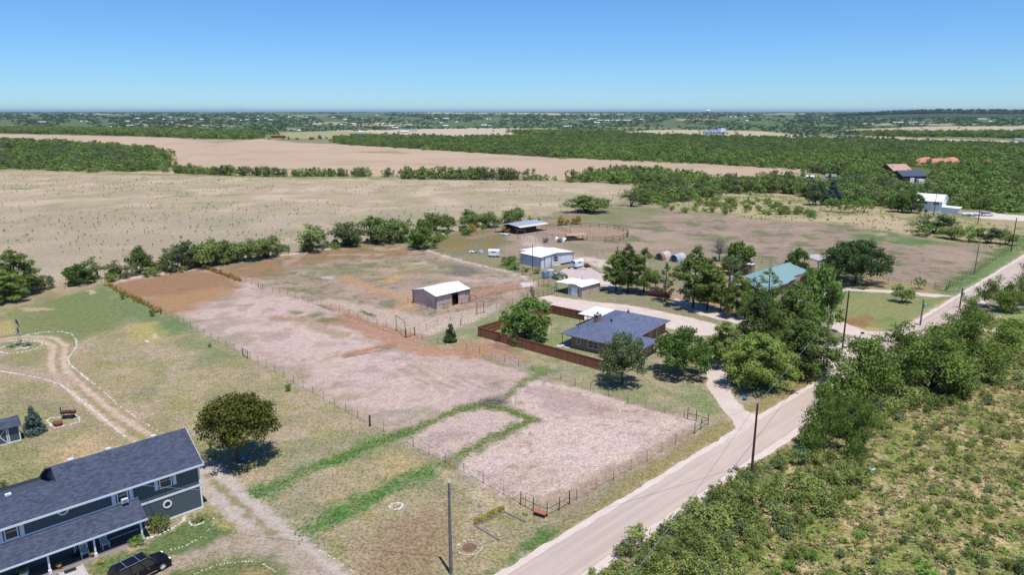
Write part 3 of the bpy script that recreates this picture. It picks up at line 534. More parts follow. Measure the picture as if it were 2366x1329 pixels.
def mesquite(seed,h=5.2,R=3.4,mat='mesq',n=34,dens=.55,leaf=.28,dead=.25,base=.3,cs=1.):
    rnd=random.Random(seed); cl=[];sg=[]
    ph=[rnd.uniform(0,6.28) for _ in range(3)]; lobe=lambda b:.72+.2*math.sin(2*b+ph[0])+.16*math.sin(3*b+ph[1])+.1*math.sin(5*b+ph[2])
    for k in range(rnd.randint(2,4)):
        a=rnd.uniform(0,6.28); p=Vector((0,0,0)); t=Vector((math.cos(a)*R*.35,math.sin(a)*R*.35,h*rnd.uniform(.35,.5))); sg+=bend(p,t,.17,.11,rnd,3,.1)
        for j in range(n//3):
            b=a+rnd.uniform(-1.5,1.5); q=R*rnd.uniform(.3,1.1)*lobe(b); c=Vector((math.cos(b)*q,math.sin(b)*q,h*(base+(1-base)*rnd.uniform(.2,1)*(1-.35*(q/R)**2)*(.8+.25*math.sin(2*b+ph[1])))))
            sg+=bend(t,c,.06,.015,rnd,3,.12)
            if rnd.random()<dead: sg+=bend(c,c+Vector((rnd.uniform(-.8,.8),rnd.uniform(-.8,.8),rnd.uniform(0,.7))),.02,.008,rnd,2,.2); continue
            s=rnd.uniform(.7,1.3)*R/3.4*cs; cl.append((*c,s*1.15,s*1.15,s*.75))
    return leaves('crown',cl,leaf,dens,LM[mat],seed=seed,shell=.3,jit=.8),limbs('trunk',sg,M['dbark']),h,2*R
def bush(seed,h=1.6,R=1.2,mat='shrub',n=12,leaf=.2,dens=.8,maxn=1500):
    rnd=random.Random(seed); cl=[];sg=[]
    for i in range(n):
        a=rnd.uniform(0,6.28); q=R*.75*math.sqrt(rnd.random()); z=h*rnd.uniform(.25,.8)*(1-.3*(q/R)**2); s=R*rnd.uniform(.25,.42)
        cl.append((math.cos(a)*q,math.sin(a)*q,z,s,s,s*.85)); sg.append((Vector((0,0,0)),Vector(cl[-1][:3]),.03,.01))
    return leaves('crown',cl,leaf,dens,LM[mat],seed=seed,shell=.3,jit=.8,maxn=maxn),limbs('trunk',sg,M['bark'],4),h,2*R
def cone(seed,h,R,mat,n=70,leaf=.25,maxn=7000,pw=1.):
    rnd=random.Random(seed); cl=[]
    for i in range(n):
        f=rnd.random()**1.2; r=R*(1-f)**pw*rnd.uniform(.75,1.05)+.1; a=rnd.uniform(0,6.28); s=R*rnd.uniform(.2,.32)*(1-.5*f)
        cl.append((math.cos(a)*r*.8,math.sin(a)*r*.8,h*(.06+.92*f),s,s,s*1.2))
        if i%2: cl.append((math.cos(a)*r*.3,math.sin(a)*r*.3,h*(.06+.92*f),s*1.3,s*1.3,s*1.4))
    return leaves('crown',cl,leaf,.9,LM[mat],seed=seed,shell=.4,up=.4,maxn=maxn),limbs('trunk',[((0,0,0),(0,0,h*.85),.13*R,.03)],M['dbark']),h,2*R
def deadtree(seed,h,R,n=90):
    rnd=random.Random(seed); sg=bend((0,0,0),(0,0,h*.35),.22,.16,rnd,3,.04); t=Vector((0,0,h*.33))
    for i in range(n):
        a=rnd.uniform(0,6.28); u=rnd.uniform(.1,1); q=R*math.sqrt(max(.05,1-u*u))*rnd.uniform(.7,1); c=Vector((math.cos(a)*q,math.sin(a)*q,h*(.3+.7*u)))
        sg+=bend(t,c,.06,.018,rnd,4,.08)
        for j in range(3): sg+=bend(t.lerp(c,rnd.uniform(.5,.95)),c+Vector((rnd.uniform(-.8,.8),rnd.uniform(-.8,.8),rnd.uniform(-.6,.6))),.02,.01,rnd,2,.1)
    return None,limbs('branches',sg,LM['dead'],4),h,2*R
K={}
def kind(k,fn,*a,**kw):
    if k not in K: K[k]=fn(*a,**kw)
    return K[k]
def plant(k,name,label,cat,bx,by,ty=None,wpx=None,h=None,w_=None,group=None,rz=None,mn=None):
    """stand a plant of kind k at photo foot (bx,by), as tall and wide as measured"""
    cr,tr,H0,W0=K[k]; p=G(bx,by); h=h or HT(bx,by,ty); w_=w_ or (wpx*mpp(bx,by) if wpx else W0*h/H0)
    if mn: h=max(h,mn)
    o=thing(name,label,cat,p,rng.uniform(0,6.28) if rz is None else rz,group); o.scale=(w_/W0,w_/W0,h/H0)
    if tr: link('trunk',tr,o)
    if cr: link('crown',cr,o)
    return o
for i in range(3): kind('pine%d'%i,pine,10+i,11,3.3,['pine','pine2','pine'][i],gap=.12+.1*i)
kind('pineS',pine,15,11,2.6,'pine',gap=.45,n=.6); kind('pineB',pine,16,10,4.2,'pine2',gap=.12,leaf=.28,n=1.2,base=.1); kind('pineC',pine,17,11,4.0,'pine',gap=.16,leaf=.28,n=1.2,base=.1); kind('pineD',pine,18,9,4.4,'pine',gap=.14,leaf=.27,n=1.2,base=.08)
kind('oak',broad,21,9,8,'oak',.45,1.,.34,1.5,150,0,.12); kind('broad',broad,22,7,5,'broad',.3,1.,.34,1.2,95,.3,.06,drop=-.2); kind('olive',broad,23,7.5,5,'olive',.26,1.,.25,1.2,150,0,.34,drop=.15)
kind('china',broad,24,6.5,4.2,'mesqd',.24,.8,.24,1.1,100,.2,.22); kind('elm',broad,25,6.5,4.5,'broad',.22,.85,.26,1.15,100,.25,.14); kind('round',broad,26,6,4,'broad',.25,1.1,.34,1.2,60,0,.1,drop=-.2); kind('darkround',broad,27,5,3.5,'mesqd',.2,1.,.32,1.1,50,0,.12,drop=-.2)
for i in range(5): kind('mesq%d'%i,mesquite,30+i,5.2,3.4,'mesq' if i!=3 else 'mesqd',46,.52 if i!=2 else .4,dead=(.22,.28,.5,.2,.15)[i],base=.2)
for i in range(3): kind('bigm%d'%i,mesquite,40+i,6.5,5.2,'mesqb',96,.42,.2,.2,.06,cs=.72)
kind('fresh',broad,28,4.5,3,'fresh',.15,.7,.25,.85,34,.4,.2,multi=3); kind('fresh2',broad,29,4.5,3,'fresh',.15,.75,.25,.85,34,.3,.1,multi=3)
for i in range(6): kind('bush%d'%i,bush,50+i,1.6,1.3,['shrub','shrub','shrub2','shrub','fresh','shrub'][i],[14,10,12,16,11,8][i],.14,.5)
kind('sage',bush,60,1.2,1.2,'sage',12,.16,.7); kind('yellow',bush,61,1.2,1.4,'yellow',14,.2,.8); kind('rusty',bush,62,1.,1.3,'rusty',12,.16,.6)
kind('spruce',cone,63,9,3.6,'spruce',80,.34); kind('juncol',cone,64,3.6,1.35,'juniper',60,.16,5000,.45); kind('cedar',cone,65,3.2,1.6,'spruce',90,.15,7000,.8); kind('dark',cone,66,5,2.,'juniper',40,.3,3000)
kind('dead',deadtree,67,6,2.8)
for i in range(4): kind('far%d'%i,broad,70+i,5,4,['wood','wood','mesqd','wood2'][i],.15,.6,.5,1.3,26,.3,.05,drop=-.2)
PT=lambda *a,**k:plant(*a,**k)
for a in (('pine0','leftmost tall pine of the row, beside the tan shed',1423,673,580,62),('pine1','tall narrow pine second from the left of the row behind the white canopy',1450,676,565,66),('pine2','pine with a pointed top above the parked red pickup',1487,678,575,60),
 ('pineS','thin half-bare pine right of the red pickup',1536,697,606,44),('pine1','broadest pine in the row north of the limestone drive',1601,711,571,92),('pine0','bushy pine right of the broadest pine of the row',1634,717,600,72),('pine2','slim pine between the bushy pine and the tall brown power pole',1664,720,634,46),('pineC','low pine just behind the brown pole beside the limestone drive',1700,733,627,62),
 ('pineS','open-crowned thin pine standing against the green roof',1772,712,616,58),('pineS','small sparse pine at the left corner of the green roof',1738,712,640,44),('pineB','dark wide pine left of centre in the dense clump by the road',1750,800,672,96),('pineB','darkest tall pine in the middle of the dense clump',1830,792,654,104),
 ('pineC','pine with its foot hidden at the left end of the roadside clump',1672,846,742,76),('pineD','nearest spreading pine of the roadside clump, above the dark shadow on the drive',1745,893,772,150),('pineB','large pine beside the road junction, right end of the clump',1850,862,741,150)):
    PT(a[0],'pine_tree',a[1],'pine tree',a[2],a[3],a[4],wpx=a[5],group='pines around the green-roofed house')
PT('round','oak_tree','broad green tree behind the clump of pines, right of the green roof','tree',1892,764,624,wpx=92)
PT('round','round_tree','dense round tree behind the pines next to the bare grey tree','tree',1706,617,563,wpx=74); PT('darkround','dark_tree','dull grey-green rounded tree left of the outdoor chimney','tree',1688,634,592,wpx=48)
PT('dead','dead_tree','bare grey leafless tree beside the dense round tree','dead tree',1661,604,551,wpx=44); PT('dead','dead_tree','brown bare tree between the pines above the red pickup','dead tree',1515,668,630,wpx=44)
PT('round','round_tree','green tree between the green roof and the grey carport','tree',1840,628,578,wpx=54); PT('elm','small_tree','leafy shrub-like tree at the right end of the green roof','tree',1873,660,622,wpx=38)
PT('oak','live_oak','huge dark green oak with a wide shadow at the edge of the pasture','tree',1975,654,561,wpx=150)
PT('broad','fig_tree','large leafy tree inside the corner of the board fence','tree',1214,786,688,wpx=122); PT('china','chinaberry_tree','grey-green tree in front of the brick house, near end of the board fence','tree',1437,888,778,wpx=112); PT('elm','elm_tree','open-crowned green tree right of the brick house','tree',1576,868,764,wpx=130)
PT('olive','olive_green_tree','big round olive-green tree with reddish tips beside the grey house','tree',553,1069,925,wpx=176)
PT('juncol','juniper_shrub','columnar dark green juniper in a white ring in the side yard','juniper',1041,791,749,wpx=33)
PT('cedar','blue_cedar','small conical blue-green cedar between the little shed and the fire bowl','conifer',81,1002,942,wpx=50)
PT('mesq4','small_tree','small tree with a double crown in the middle of the mown lawn loop','tree',2088,700,659,wpx=54); PT('fresh','young_tree','small bright green tree beside the pasture fence','tree',2123,668,641,wpx=30)
PT('pineC','pine_tree','tall dark pine at the left edge of the photo','pine tree',42,680,577,wpx=92); PT('pineC','pine_tree','lower pine at the left edge in front of the tall one','pine tree',14,698,625,wpx=84); PT('darkround','round_bush','round bush right of the pines at the left edge','bush',104,668,638,wpx=40)
PT('round','round_bush','dense dark round bush at the end of the tree row behind the lawn','bush',184,657,615,wpx=64)
for i,(x,y,t,wp,l) in enumerate(((284,692,674,14,'first small bush along the paddock fence from the far corner'),(352,731,713,16,'second small bush along the paddock fence, above the dry yellow patch'),(485,803,793,10,'tiny yellow-green bush in a stone ring beside the gate in the paddock fence'),(666,905,884,18,'bush nearest the olive-green tree along the paddock fence'))): PT('bush3','fence_bush',l,'bush',x,y,t,wpx=wp)
row=[('mesq2',230,641,592,48,'sparse mesquite at the left end of the row'),('mesq2',277,639,600,50,'half-dead leaning mesquite second in the row'),('mesq0',324,632,571,46,'upright mesquite with a round top, third in the row'),('mesq2',376,627,575,52,'grey mesquite with bare upper limbs, fourth in the row'),('mesq3',424,624,556,60,'dark mesquite left of the far fence corner'),
 ('mesq1',480,614,552,72,'wide mesquite just behind the far fence corner'),('mesq0',524,608,556,50,'mesquite right of the widest tree at the far fence corner'),('mesq4',566,602,550,62,'mesquite in the middle of the left stretch of the row'),('mesq1',618,596,543,56,'last mesquite of the left stretch, before the open gap'),('mesq2',700,582,518,84,'large mesquite with open limbs standing by itself right of the gap'),('mesq4',740,571,520,34,'narrow mesquite at the right side of the lone open-limbed one'),
 ('mesq3',800,567,511,70,'wide mesquite behind the brown strip of the back paddock'),('mesq0',870,561,501,68,'mesquite whose pale trunk shows at the top of the back paddock'),('mesq1',920,560,500,52,'mesquite at the end of the paddock strip'),('round',975,574,526,54,'dense low green tree standing in front of the row at the paddock corner'),('mesq4',980,545,494,48,'green tree behind the dense low one'),('mesq1',1004,534,489,36,'narrow tree between two rounder green ones in the row'),('mesq4',1038,535,492,44,'rounded tree left of the wide pair by the stable'),
 ('mesq0',1086,526,486,44,'left tree of the wide pair by the stable'),('mesq4',1126,524,486,50,'right tree of the wide pair by the stable'),('mesq1',1188,516,479,56,'tree behind the open stable'),('mesq0',1354,490,452,78,'lone mesquite at the corner of the pale field'),('mesq2',1458,478,428,52,'dark twiggy mesquite at the left end of the scrub meadow')]
for k,x,y,t,wp,l in row: PT(k,'mesquite_tree',l,'mesquite tree',x,y,t,wpx=wp*1.3,group='mesquites along the back fence')
for i,(x,y,t,wp,k,l) in enumerate(((2025,936,792,215,'bigm0','nearest big mesquite leaning over the road, dark trunk showing'),(2145,900,765,220,'bigm1','broad mesquite behind the nearest one along the road'),(2215,855,735,210,'bigm2','mesquite in the middle of the roadside thicket'),(2300,815,735,165,'bigm0','mesquite at the right end of the roadside thicket'),
  (2112,845,752,140,'bigm1','mesquite crown beside the grey lamp pole'),(2232,766,688,95,'bigm2','mesquite by the pole at the far turn of the road'),(2318,716,640,110,'bigm1','mesquite with a leaning pale trunk over the far drive'),(2392,700,606,120,'bigm2','mesquite cut by the right edge of the photo'),(1905,1046,890,105,'bigm0','tall thin mesquite right of the nearest brown pole'),(1972,1052,935,110,'bigm2','bushy mesquite right behind the tall thin one'),(1950,1005,915,95,'bigm1','mesquite between the tall thin one and the nearest big one'))):
    PT(k,'roadside_mesquite',l,'mesquite tree',x,y,t,wpx=wp,group='mesquites lining the right side of the road')
for x,y,t,wp,k,l in ((1884,474,419,46,'darkround','grey-green cedar left of the blue spruce'),(1922,473,416,58,'spruce','blue spruce behind the small fruit trees'),(1918,489,457,34,'fresh','leftmost of the four small trees before the blue spruce'),(1945,491,460,28,'fresh2','second of the four small trees'),(1970,492,464,30,'fresh','third of the four small trees'),(1995,491,457,38,'fresh','rightmost and widest of the four small trees'),
  (2074,490,448,44,'round','left one of two dark trees beside the white house'),(2106,492,447,52,'round','right one of two dark trees beside the white house'),(2016,482,474,12,'bush0','single small bush right of the four small trees'),(2158,538,493,90,'mesq3','wide thicket tree in front of the white house'),(2140,545,520,60,'fresh2','low thicket bush under the wide tree'),(2200,552,518,60,'mesq4','thicket bush below the pole at the white drive'),(2240,558,525,56,'fresh2','bright thicket bush near the roadside fence'),(2280,562,524,60,'mesq3','dark thicket bush near the roadside fence'),(2325,566,530,50,'mesq4','last thicket bush before the far roadside pole'),
  (1916,424,398,18,'dark','dark conifer beside the pale gabled shed in the wood'),(1945,424,404,28,'far2','tree among the parked things right of the pale shed')): PT(k,'tree',l,'tree',x,y,t,wpx=wp)
rs0=random.Random(11)
# weeds and shrubs round the sheds
for i,(x,y,wp,k,l) in enumerate(((1216,628,24,'bush4','bright weeds at the left wall of the metal workshop'),(1240,632,26,'bush3','green bush at the foot of the pole by the workshop'),(1262,640,30,'sage','grey-green bush left of the small water tank'),(1284,644,26,'sage','grey-green bush in front of the small water tank'),(1300,642,20,'bush4','bright green bush beside the junk heap'),(1256,644,12,'yellow','yellow bush among the grey-green ones'),(1298,650,14,'rusty','rust-yellow weeds by the slab fence'),(1178,612,44,'bush4','bright green weeds beside the horse trailer'),(1190,622,30,'bush3','weeds left of the workshop wall'),
  (1154,516,16,'yellow','yellow bush left of the tree behind the stable'),(1226,508,20,'yellow','yellow-green bush right of the tree behind the stable'),(1245,509,9,'dark','small dark bush in the yellow weeds behind the stable'),(1170,538,26,'rusty','rust-yellow weeds at the left end of the stable'),(1300,520,34,'rusty','golden weeds behind the alley fence of the stable'),(1330,518,30,'rusty','golden weeds left of the round pen'),(1262,560,20,'sage','grey weeds inside the stable fence'),(1292,560,16,'sage','grey weeds left of the low hay shelter'),(1090,535,30,'rusty','golden weeds beyond the paddock corner'),
  (366,1224,64,'bush3','large dark leafy shrub under the round window of the grey house'),(318,1258,40,'bush4','low shrub at the porch corner of the grey house'),(456,1204,34,'bush5','flowering shrub in the stone ring at the house corner'),(10,1128,40,'bush2','shrub at the left edge behind the grey house'),(232,1304,18,'yellow','clump of sword leaves beside the garden path'),(1014,1072,8,'yellow','small yellow-green bush at the corral fence'),(1930,800,14,'bush3','small bush by the brown pole at the drive'),(1888,636,30,'bush3','shrub below the grey carport'),(1535,480,26,'bush4','bush left of the blue-green meadow shrubs'))):
    PT(k,'shrub',l,'shrub',x,y,h=wp*mpp(x,y)*.62,w_=wp*mpp(x,y))
for P0,n in (([(246,660),(372,724)],15),([(472,620),(560,652)],11)):
    for i in range(n): t=(i+.3)/n; x=P0[0][0]+(P0[1][0]-P0[0][0])*t; y=P0[0][1]+(P0[1][1]-P0[0][1])*t; PT('rusty','fence_weed','golden weed clump growing in the wire fence at the %s'%('far end of the left lawn' if n==15 else 'far end of the ploughed paddock'),'weed',x,y,h=rs0.uniform(.7,1.3),w_=rs0.uniform(1.2,2.2),group='golden weeds in the fence, '+('lawn' if n==15 else 'paddock'))
# scrub shrubs: counted plants across the road and in the meadow
def inpoly(x,y,P):
    c=False;n=len(P)
    for i in range(n):
        x0,y0=P[i];x1,y1=P[(i+1)%n]
        if (y0>y)!=(y1>y) and x<(x1-x0)*(y-y0)/(y1-y0)+x0: c=not c
    return c
rs=random.Random(5); cnt=0
LS=('green scrub shrub among dry grass across the road','scrub meadow shrub beyond the pasture')
def strew(poly,n,hmin,hmax,label,group,kinds,bias=None,mind=1.,cat='shrub',name='scrub_shrub'):
    got=[];tries=0; xs=[p[0] for p in poly];ys=[p[1] for p in poly]
    while len(got)<n and tries<n*60:
        tries+=1; x=rs.uniform(min(xs),max(xs));y=rs.uniform(min(ys),max(ys))
        if not inpoly(x,y,poly): continue
        if bias and rs.random()>bias(x,y): continue
        p=G(x,y)
        if any((p-q).length<mind*(.6+.8*rs.random()) for q in got): continue
        got.append(p); h=rs.uniform(hmin,hmax)*(1.25 if rs.random()<.2 else 1)
        k=rs.choice(kinds); plant(k,name,label,cat,x,y,h=h,w_=h*rs.uniform(1.2,1.9),group=group,mn=.3)
    return got
nearscr=[(1380,1335),(1500,1240),(1600,1180),(1700,1110),(1790,1070),(1900,1060),(2010,1050),(2000,1130),(1900,1200),(1760,1290),(1640,1380),(1380,1380)]
strew(nearscr,105,1.1,2.2,'dense bright shrub in the thicket between the road and the dry clearing','thicket shrubs by the road',['bush0','bush1','bush3','bush5','bush0','bush2'],mind=1.5)
restscr=[(2010,1050),(2050,980),(2180,930),(2290,850),(2366,790),(2420,900),(2420,1390),(1640,1390),(1780,1290),(1920,1200)]
strew(restscr,150,.6,1.35,'low scattered shrub among dry grass across the road','scattered shrubs across the road',['bush1','bush2','bush5','bush0','bush4'],mind=1.6)
strew([(1540,485),(1640,460),(1760,462),(1800,478),(1905,492),(1900,505),(1700,498),(1560,490)],60,1.5,3.2,'green shrub in the meadow between the pasture and the blue spruce','meadow shrubs',['bush4','bush0','bush3','fresh2'],mind=3.,name='meadow_shrub')
strew([(1640,440),(1760,450),(1860,470),(1900,500),(2000,500),(1960,520),(1760,505),(1700,470)],26,.8,1.6,'small low shrub in the dry part of the meadow','small meadow shrubs',['bush2','bush5','sage'],mind=3.,name='meadow_shrub')
strew([(150,650),(240,640),(420,612),(720,570),(725,580),(640,596),(420,632),(240,655),(150,660)],60,1.3,2.9,'undergrowth bush at the foot of the mesquite row','undergrowth under the mesquite row',['bush2','bush3','bush1'],mind=1.2,name='undergrowth_bush',cat='bush')
strew([(740,568),(870,552),(1000,545),(1160,515),(1210,512),(1010,560),(880,568),(740,580)],56,1.2,2.9,'undergrowth bush below the trees beyond the back paddock','undergrowth beyond the back paddock',['bush2','bush3','bush4'],mind=1.6,name='undergrowth_bush',cat='bush')
strew([(1990,930),(2170,900),(2330,830),(2340,850),(2200,935),(2010,1000)],36,1.2,2.4,'leafy undergrowth shrub beneath the roadside mesquites','undergrowth under roadside mesquites',['bush0','bush3','bush2'],mind=1.2)
strew([(1690,1120),(1800,1060),(1860,1040),(1850,1060),(1740,1110)],14,.6,1.1,'low roadside weed clump along the wire fence','weed clumps along the roadside fence',['bush4','bush0'],mind=.9)
# hedgerows and tree belts between the fields: single trees
def belt(pts,n,hpx,label,group,kinds,spread=2.,wf=1.5,mn=2.4):
    P=[G(*p) for p in pts]; L=[(P[i+1]-P[i]).length for i in range(len(P)-1)]; T=sum(L)
    for i in range(n):
        s=T*(i+rs.random())/n; j=0
        while j<len(L)-1 and s>L[j]: s-=L[j]; j+=1
        c=P[j].lerp(P[j+1],min(1,s/L[j]))+Vector((rs.gauss(0,spread),rs.gauss(0,spread),0)); x,y=PJ((c.x,c.y,0))
        h=max(mn,hpx*mpp(x,y)*rs.uniform(.7,1.15)); plant(rs.choice(kinds),'hedgerow_tree',label,'tree',x,y,h=h,w_=h*rs.uniform(1.1,wf),group=group)
FK=['far0','far1','far2','far3']
belt([(395,400),(600,407),(850,408)],62,20,'bushy tree in the long hedgerow between the two dry fields, left of its gap','hedgerow trees left of the gap',FK)
belt([(912,412),(1060,414),(1225,416)],42,25,'bushy tree in the hedgerow right of the gap between the dry fields','hedgerow trees right of the gap',FK)
belt([(884,409),(903,409)],2,18,'pair of small trees standing in the hedgerow gap','trees in the hedgerow gap',FK); belt([(1234,416),(1262,416)],4,14,'small tree right after the second hedgerow piece','small hedgerow trees',FK); belt([(1282,416),(1328,418)],3,14,'separate small tree before the thick right hedgerow','separate hedgerow trees',FK)
belt([(1338,420),(1500,424),(1640,438),(1700,443)],44,26,'tree in the thick belt between the dry field and the scrub meadow','tree belt above the meadow',FK,spread=5)
belt([(1470,472),(1560,462),(1640,448)],22,26,'tree at the lower edge of the belt above the scrub meadow','lower edge of the tree belt',FK+['mesq4'],spread=4)
belt([(1700,445),(1800,443),(1900,458),(2050,476)],44,28,'tree along the lower edge of the wood left of the white house','wood edge left of the white house',FK+['mesq4','mesq0'],spread=3)
belt([(1862,400),(1900,400),(1945,405)],9,22,'tree behind the two small sheds in the wood','trees by the two small sheds',FK)
belt([(1960,425),(2010,432),(2060,428)],10,26,'tree between the small sheds and the dark-roofed barn','trees left of the dark-roofed barn',FK)
# ------------------------------------------------------------ woods: far too many to count
def scatter(name,pts,sc,src,kind_='stuff',label=None,cat=None):
    n=len(pts); me=bpy.data.meshes.new(name); me.vertices.add(n); me.vertices.foreach_set('co',np.array(pts,np.float32).ravel())
    for an,ty,d in (('sc','FLOAT_VECTOR',np.array(sc,np.float32).ravel()),):
        a=me.attributes.new(an,ty,'POINT'); a.data.foreach_set('vector',d)
    a=me.attributes.new('rz','FLOAT','POINT'); a.data.foreach_set('value',(rng.random(n)*6.28).astype(np.float32))
    a=me.attributes.new('ix','INT','POINT'); a.data.foreach_set('value',rng.integers(0,len(src),n).astype(np.int32))
    o=link(name,me); tag(o,label,cat,None,kind_); gr=bpy.data.node_groups.new(name,'GeometryNodeTree')
    gr.interface.new_socket('Geometry',in_out='INPUT',socket_type='NodeSocketGeometry'); gr.interface.new_socket('Geometry',in_out='OUTPUT',socket_type='NodeSocketGeometry')
    N=gr.nodes; Lk=gr.links.new; gi=N.new('NodeGroupInput'); go=N.new('NodeGroupOutput'); ip=N.new('GeometryNodeInstanceOnPoints'); jn=N.new('GeometryNodeJoinGeometry')
    for s in src:
        oi=N.new('GeometryNodeObjectInfo'); oi.inputs['Object'].default_value=s; oi.inputs['As Instance'].default_value=True; Lk(oi.outputs['Geometry'],jn.inputs[0])
    def at(nm,ty):
        a=N.new('GeometryNodeInputNamedAttribute'); a.data_type=ty; a.inputs[0].default_value=nm; return a.outputs[0]
    Lk(gi.outputs[0],ip.inputs['Points']); Lk(jn.outputs[0],ip.inputs['Instance']); ip.inputs['Pick Instance'].default_value=True
    Lk(at('ix','INT'),ip.inputs['Instance Index']); cx=N.new('ShaderNodeCombineXYZ'); Lk(at('rz','FLOAT'),cx.inputs[2]); Lk(cx.outputs[0],ip.inputs['Rotation']); Lk(at('sc','FLOAT_VECTOR'),ip.inputs['Scale']); Lk(ip.outputs[0],go.inputs[0])
    m=o.modifiers.new('scatter','NODES'); m.node_group=gr; return o
def crowns(kinds):
    out=[]
    for k in kinds:
        me=K[k][0]; out.append(next(o for o in S.objects if o.data==me))
    return out
def inpolys(x,y,P):
    c=np.zeros(len(x),bool);n=len(P)
    for i in range(n):
        x0,y0=P[i];x1,y1=P[(i+1)%n]
        if y0!=y1: c^=((y0>y)!=(y1>y))&(x<(x1-x0)*(y-y0)/(y1-y0)+x0)
    return c
def fill(poly,spacing,excl=(),maxn=30000,nz_=None):
    P=[tuple(G(*p)[:2]) for p in poly]; xs=[p[0] for p in P];ys=[p[1] for p in P]; A=(max(xs)-min(xs))*(max(ys)-min(ys)); n=int(A/spacing**2)
    x=rng.uniform(min(xs),max(xs),n);y=rng.uniform(min(ys),max(ys),n); k=inpolys(x,y,P)
    for e in excl: k&=~inpolys(x,y,[tuple(G(*p)[:2]) for p in e])
    if nz_: k&=vn(x,y,nz_[0],nz_[1])>nz_[2]
    x=x[k][:maxn];y=y[k][:maxn]; jt=min(7,spacing*.9) if spacing>4.9 else 0; x=x+rng.normal(0,1,len(x))*jt; y=y+rng.normal(0,1,len(y))*jt; return np.stack([x,y,np.zeros(len(x))],1)
def scl(n,h,w_,H0=5.,W0=8.,v=.3):
    hh=h*rng.uniform(1-v,1+v,n)/H0; ww=w_*rng.uniform(1-v,1+v,n)/W0; return np.stack([ww,ww,hh],1)
FC=crowns(['far0','far1','far2','far3'])
ex=[[(1850,398),(1990,404),(1990,430),(1850,424)],[(2040,384),(2180,390),(2190,436),(2060,438)],[(2110,372),(2235,372),(2235,384),(2110,384)]]
p=fill(WOOD,6.2,ex); q=vn(p[:,0],p[:,1],130,4)+.35*(vn(p[:,0],p[:,1],22,5)-.5); q-=np.clip((np.hypot(p[:,0],p[:,1])-550)/600,0,1)*.22-.05; g1=p[q>.47]; g2=p[q<=.47]
scatter('woodland',g1,scl(len(g1),4.4,8.,v=.6),crowns(['far0','far1','far3']),label='bright green parts of the mesquite wood beyond the dry fields',cat='woodland'); scatter('woodland',g2,scl(len(g2),3.8,7.2,v=.6),crowns(['far2','far0']),label='grey-green parts of the mesquite wood beyond the dry fields',cat='woodland')
MIDW=[(1345,414),(1400,399),(1500,401),(1600,412),(1700,424),(1760,420),(1850,412),(1900,426),(1985,430),(2050,438),(2090,468),(2060,478),(1960,472),(1900,457),(1840,441),(1780,445),(1700,443),(1640,448),(1590,468),(1490,470),(1450,456),(1520,442),(1560,432)]
p=fill(MIDW,5.,[[(1840,395),(1968,395),(1968,434),(1930,430),(1840,432)]]); scatter('woodland',p,scl(len(p),4.6,7.2,v=.45),FC,label='wood between the dry field, the small sheds and the scrub meadow',cat='woodland')
p=fill(WOODL,6.6,[[(70,370),(145,370),(155,383),(80,384)],[(0,350),(40,350),(60,356),(0,358)],[(-200,338),(120,344),(150,352),(60,356),(-200,352)],[(200,360),(330,356),(385,366),(300,368)]],nz_=(26,8,.36)); scatter('woodland',p,scl(len(p),5.,8.5,v=.5),FC,label='dark green wood at the left edge between the dry fields',cat='woodland')
belts=[[(-300,296),(0,297),(140,298),(300,302),(560,307),(600,312),(600,321),(480,321),(400,317),(200,311),(0,307),(-300,309)],[(785,321),(900,317),(930,323),(1100,336),(1000,340),(840,335),(790,331)],
 [(1995,309),(2200,309),(2366,308),(2700,310),(2700,318),(2366,318),(2100,316),(2010,314)],[(1180,305),(1420,304),(1440,308),(1280,314),(1200,311)]]
for i,b in enumerate(belts):
    p=fill(b,(9,7,10,10)[i],nz_=None); scatter('tree_belt',p,scl(len(p),(7,6,7,6)[i],(13,9,13,12)[i]),FC,label=['belt of dark trees behind the far dry field at left','dark belt of trees at the left end of the green wood','belt of trees below the field of bales','loose belt of trees above the green wood'][i],cat='tree belt')
# open country to the horizon: trees by rows of equal seen height
FARCLR=[[(930,299),(1290,297),(1300,303),(1200,316),(1060,315),(900,309),(800,305)],[(1420,306),(1560,299),(1640,300),(1760,303),(1850,312),(2000,319),(2200,326),(2500,333),(2500,325),(1990,312),(1600,313)],[(1930,301),(2150,292),(2700,291),(2700,308),(2200,308),(2050,305)],[(138,300),(160,293),(260,299),(230,302)],[(0,288),(70,290),(80,296),(0,298)],[(600,312),(740,318),(720,322),(600,322)],
 [(920,261),(1190,260),(1300,262),(1000,263)],[(1180,262),(1400,262),(1500,264),(1300,265)],[(1380,293),(1600,295),(1480,298)],[(1990,284),(2300,287),(2150,289)],[(640,306),(800,302),(900,312),(800,321),(650,318)]]
def country():
    n=15000; x=rng.uniform(-120,2486,n); yy=257.2+(rng.random(n)**1.25)*66; P=[];Sx=[]
    ok=vn(x,yy*7,60,5)>.36; a=(x-CX)/F; b=-(yy-CY)/F; dy=math.cos(TH)+b*math.sin(TH); dz=-math.sin(TH)+b*math.cos(TH); t=-CH/dz; X=a*t;Y=dy*t
    sparse=np.zeros(n,bool)
    for e in FARCLR: sparse|=inpolys(x,yy,e)
    lim=np.where(x<620,np.interp(x,[0,400,620],[296,304,311]),np.where(x<1300,np.interp(x,[620,800,930,1300],[330,320,319,314]),np.interp(x,[1300,1450,2000,2366],[314,309,322,332])))
    ok&=(yy<lim)&(~sparse|(rng.random(n)<.02)); X=X[ok];Y=Y[ok]; D=np.hypot(X,Y)
    w_=np.clip(D*rng.uniform(.0028,.0062,len(D)),5,300); h=np.clip(D*.0016,3.4,14)*rng.uniform(.7,1.3,len(D)); h=np.minimum(h,15)
    return np.stack([X,Y,np.zeros(len(X))],1),np.stack([w_/8,w_/8,h/5],1)
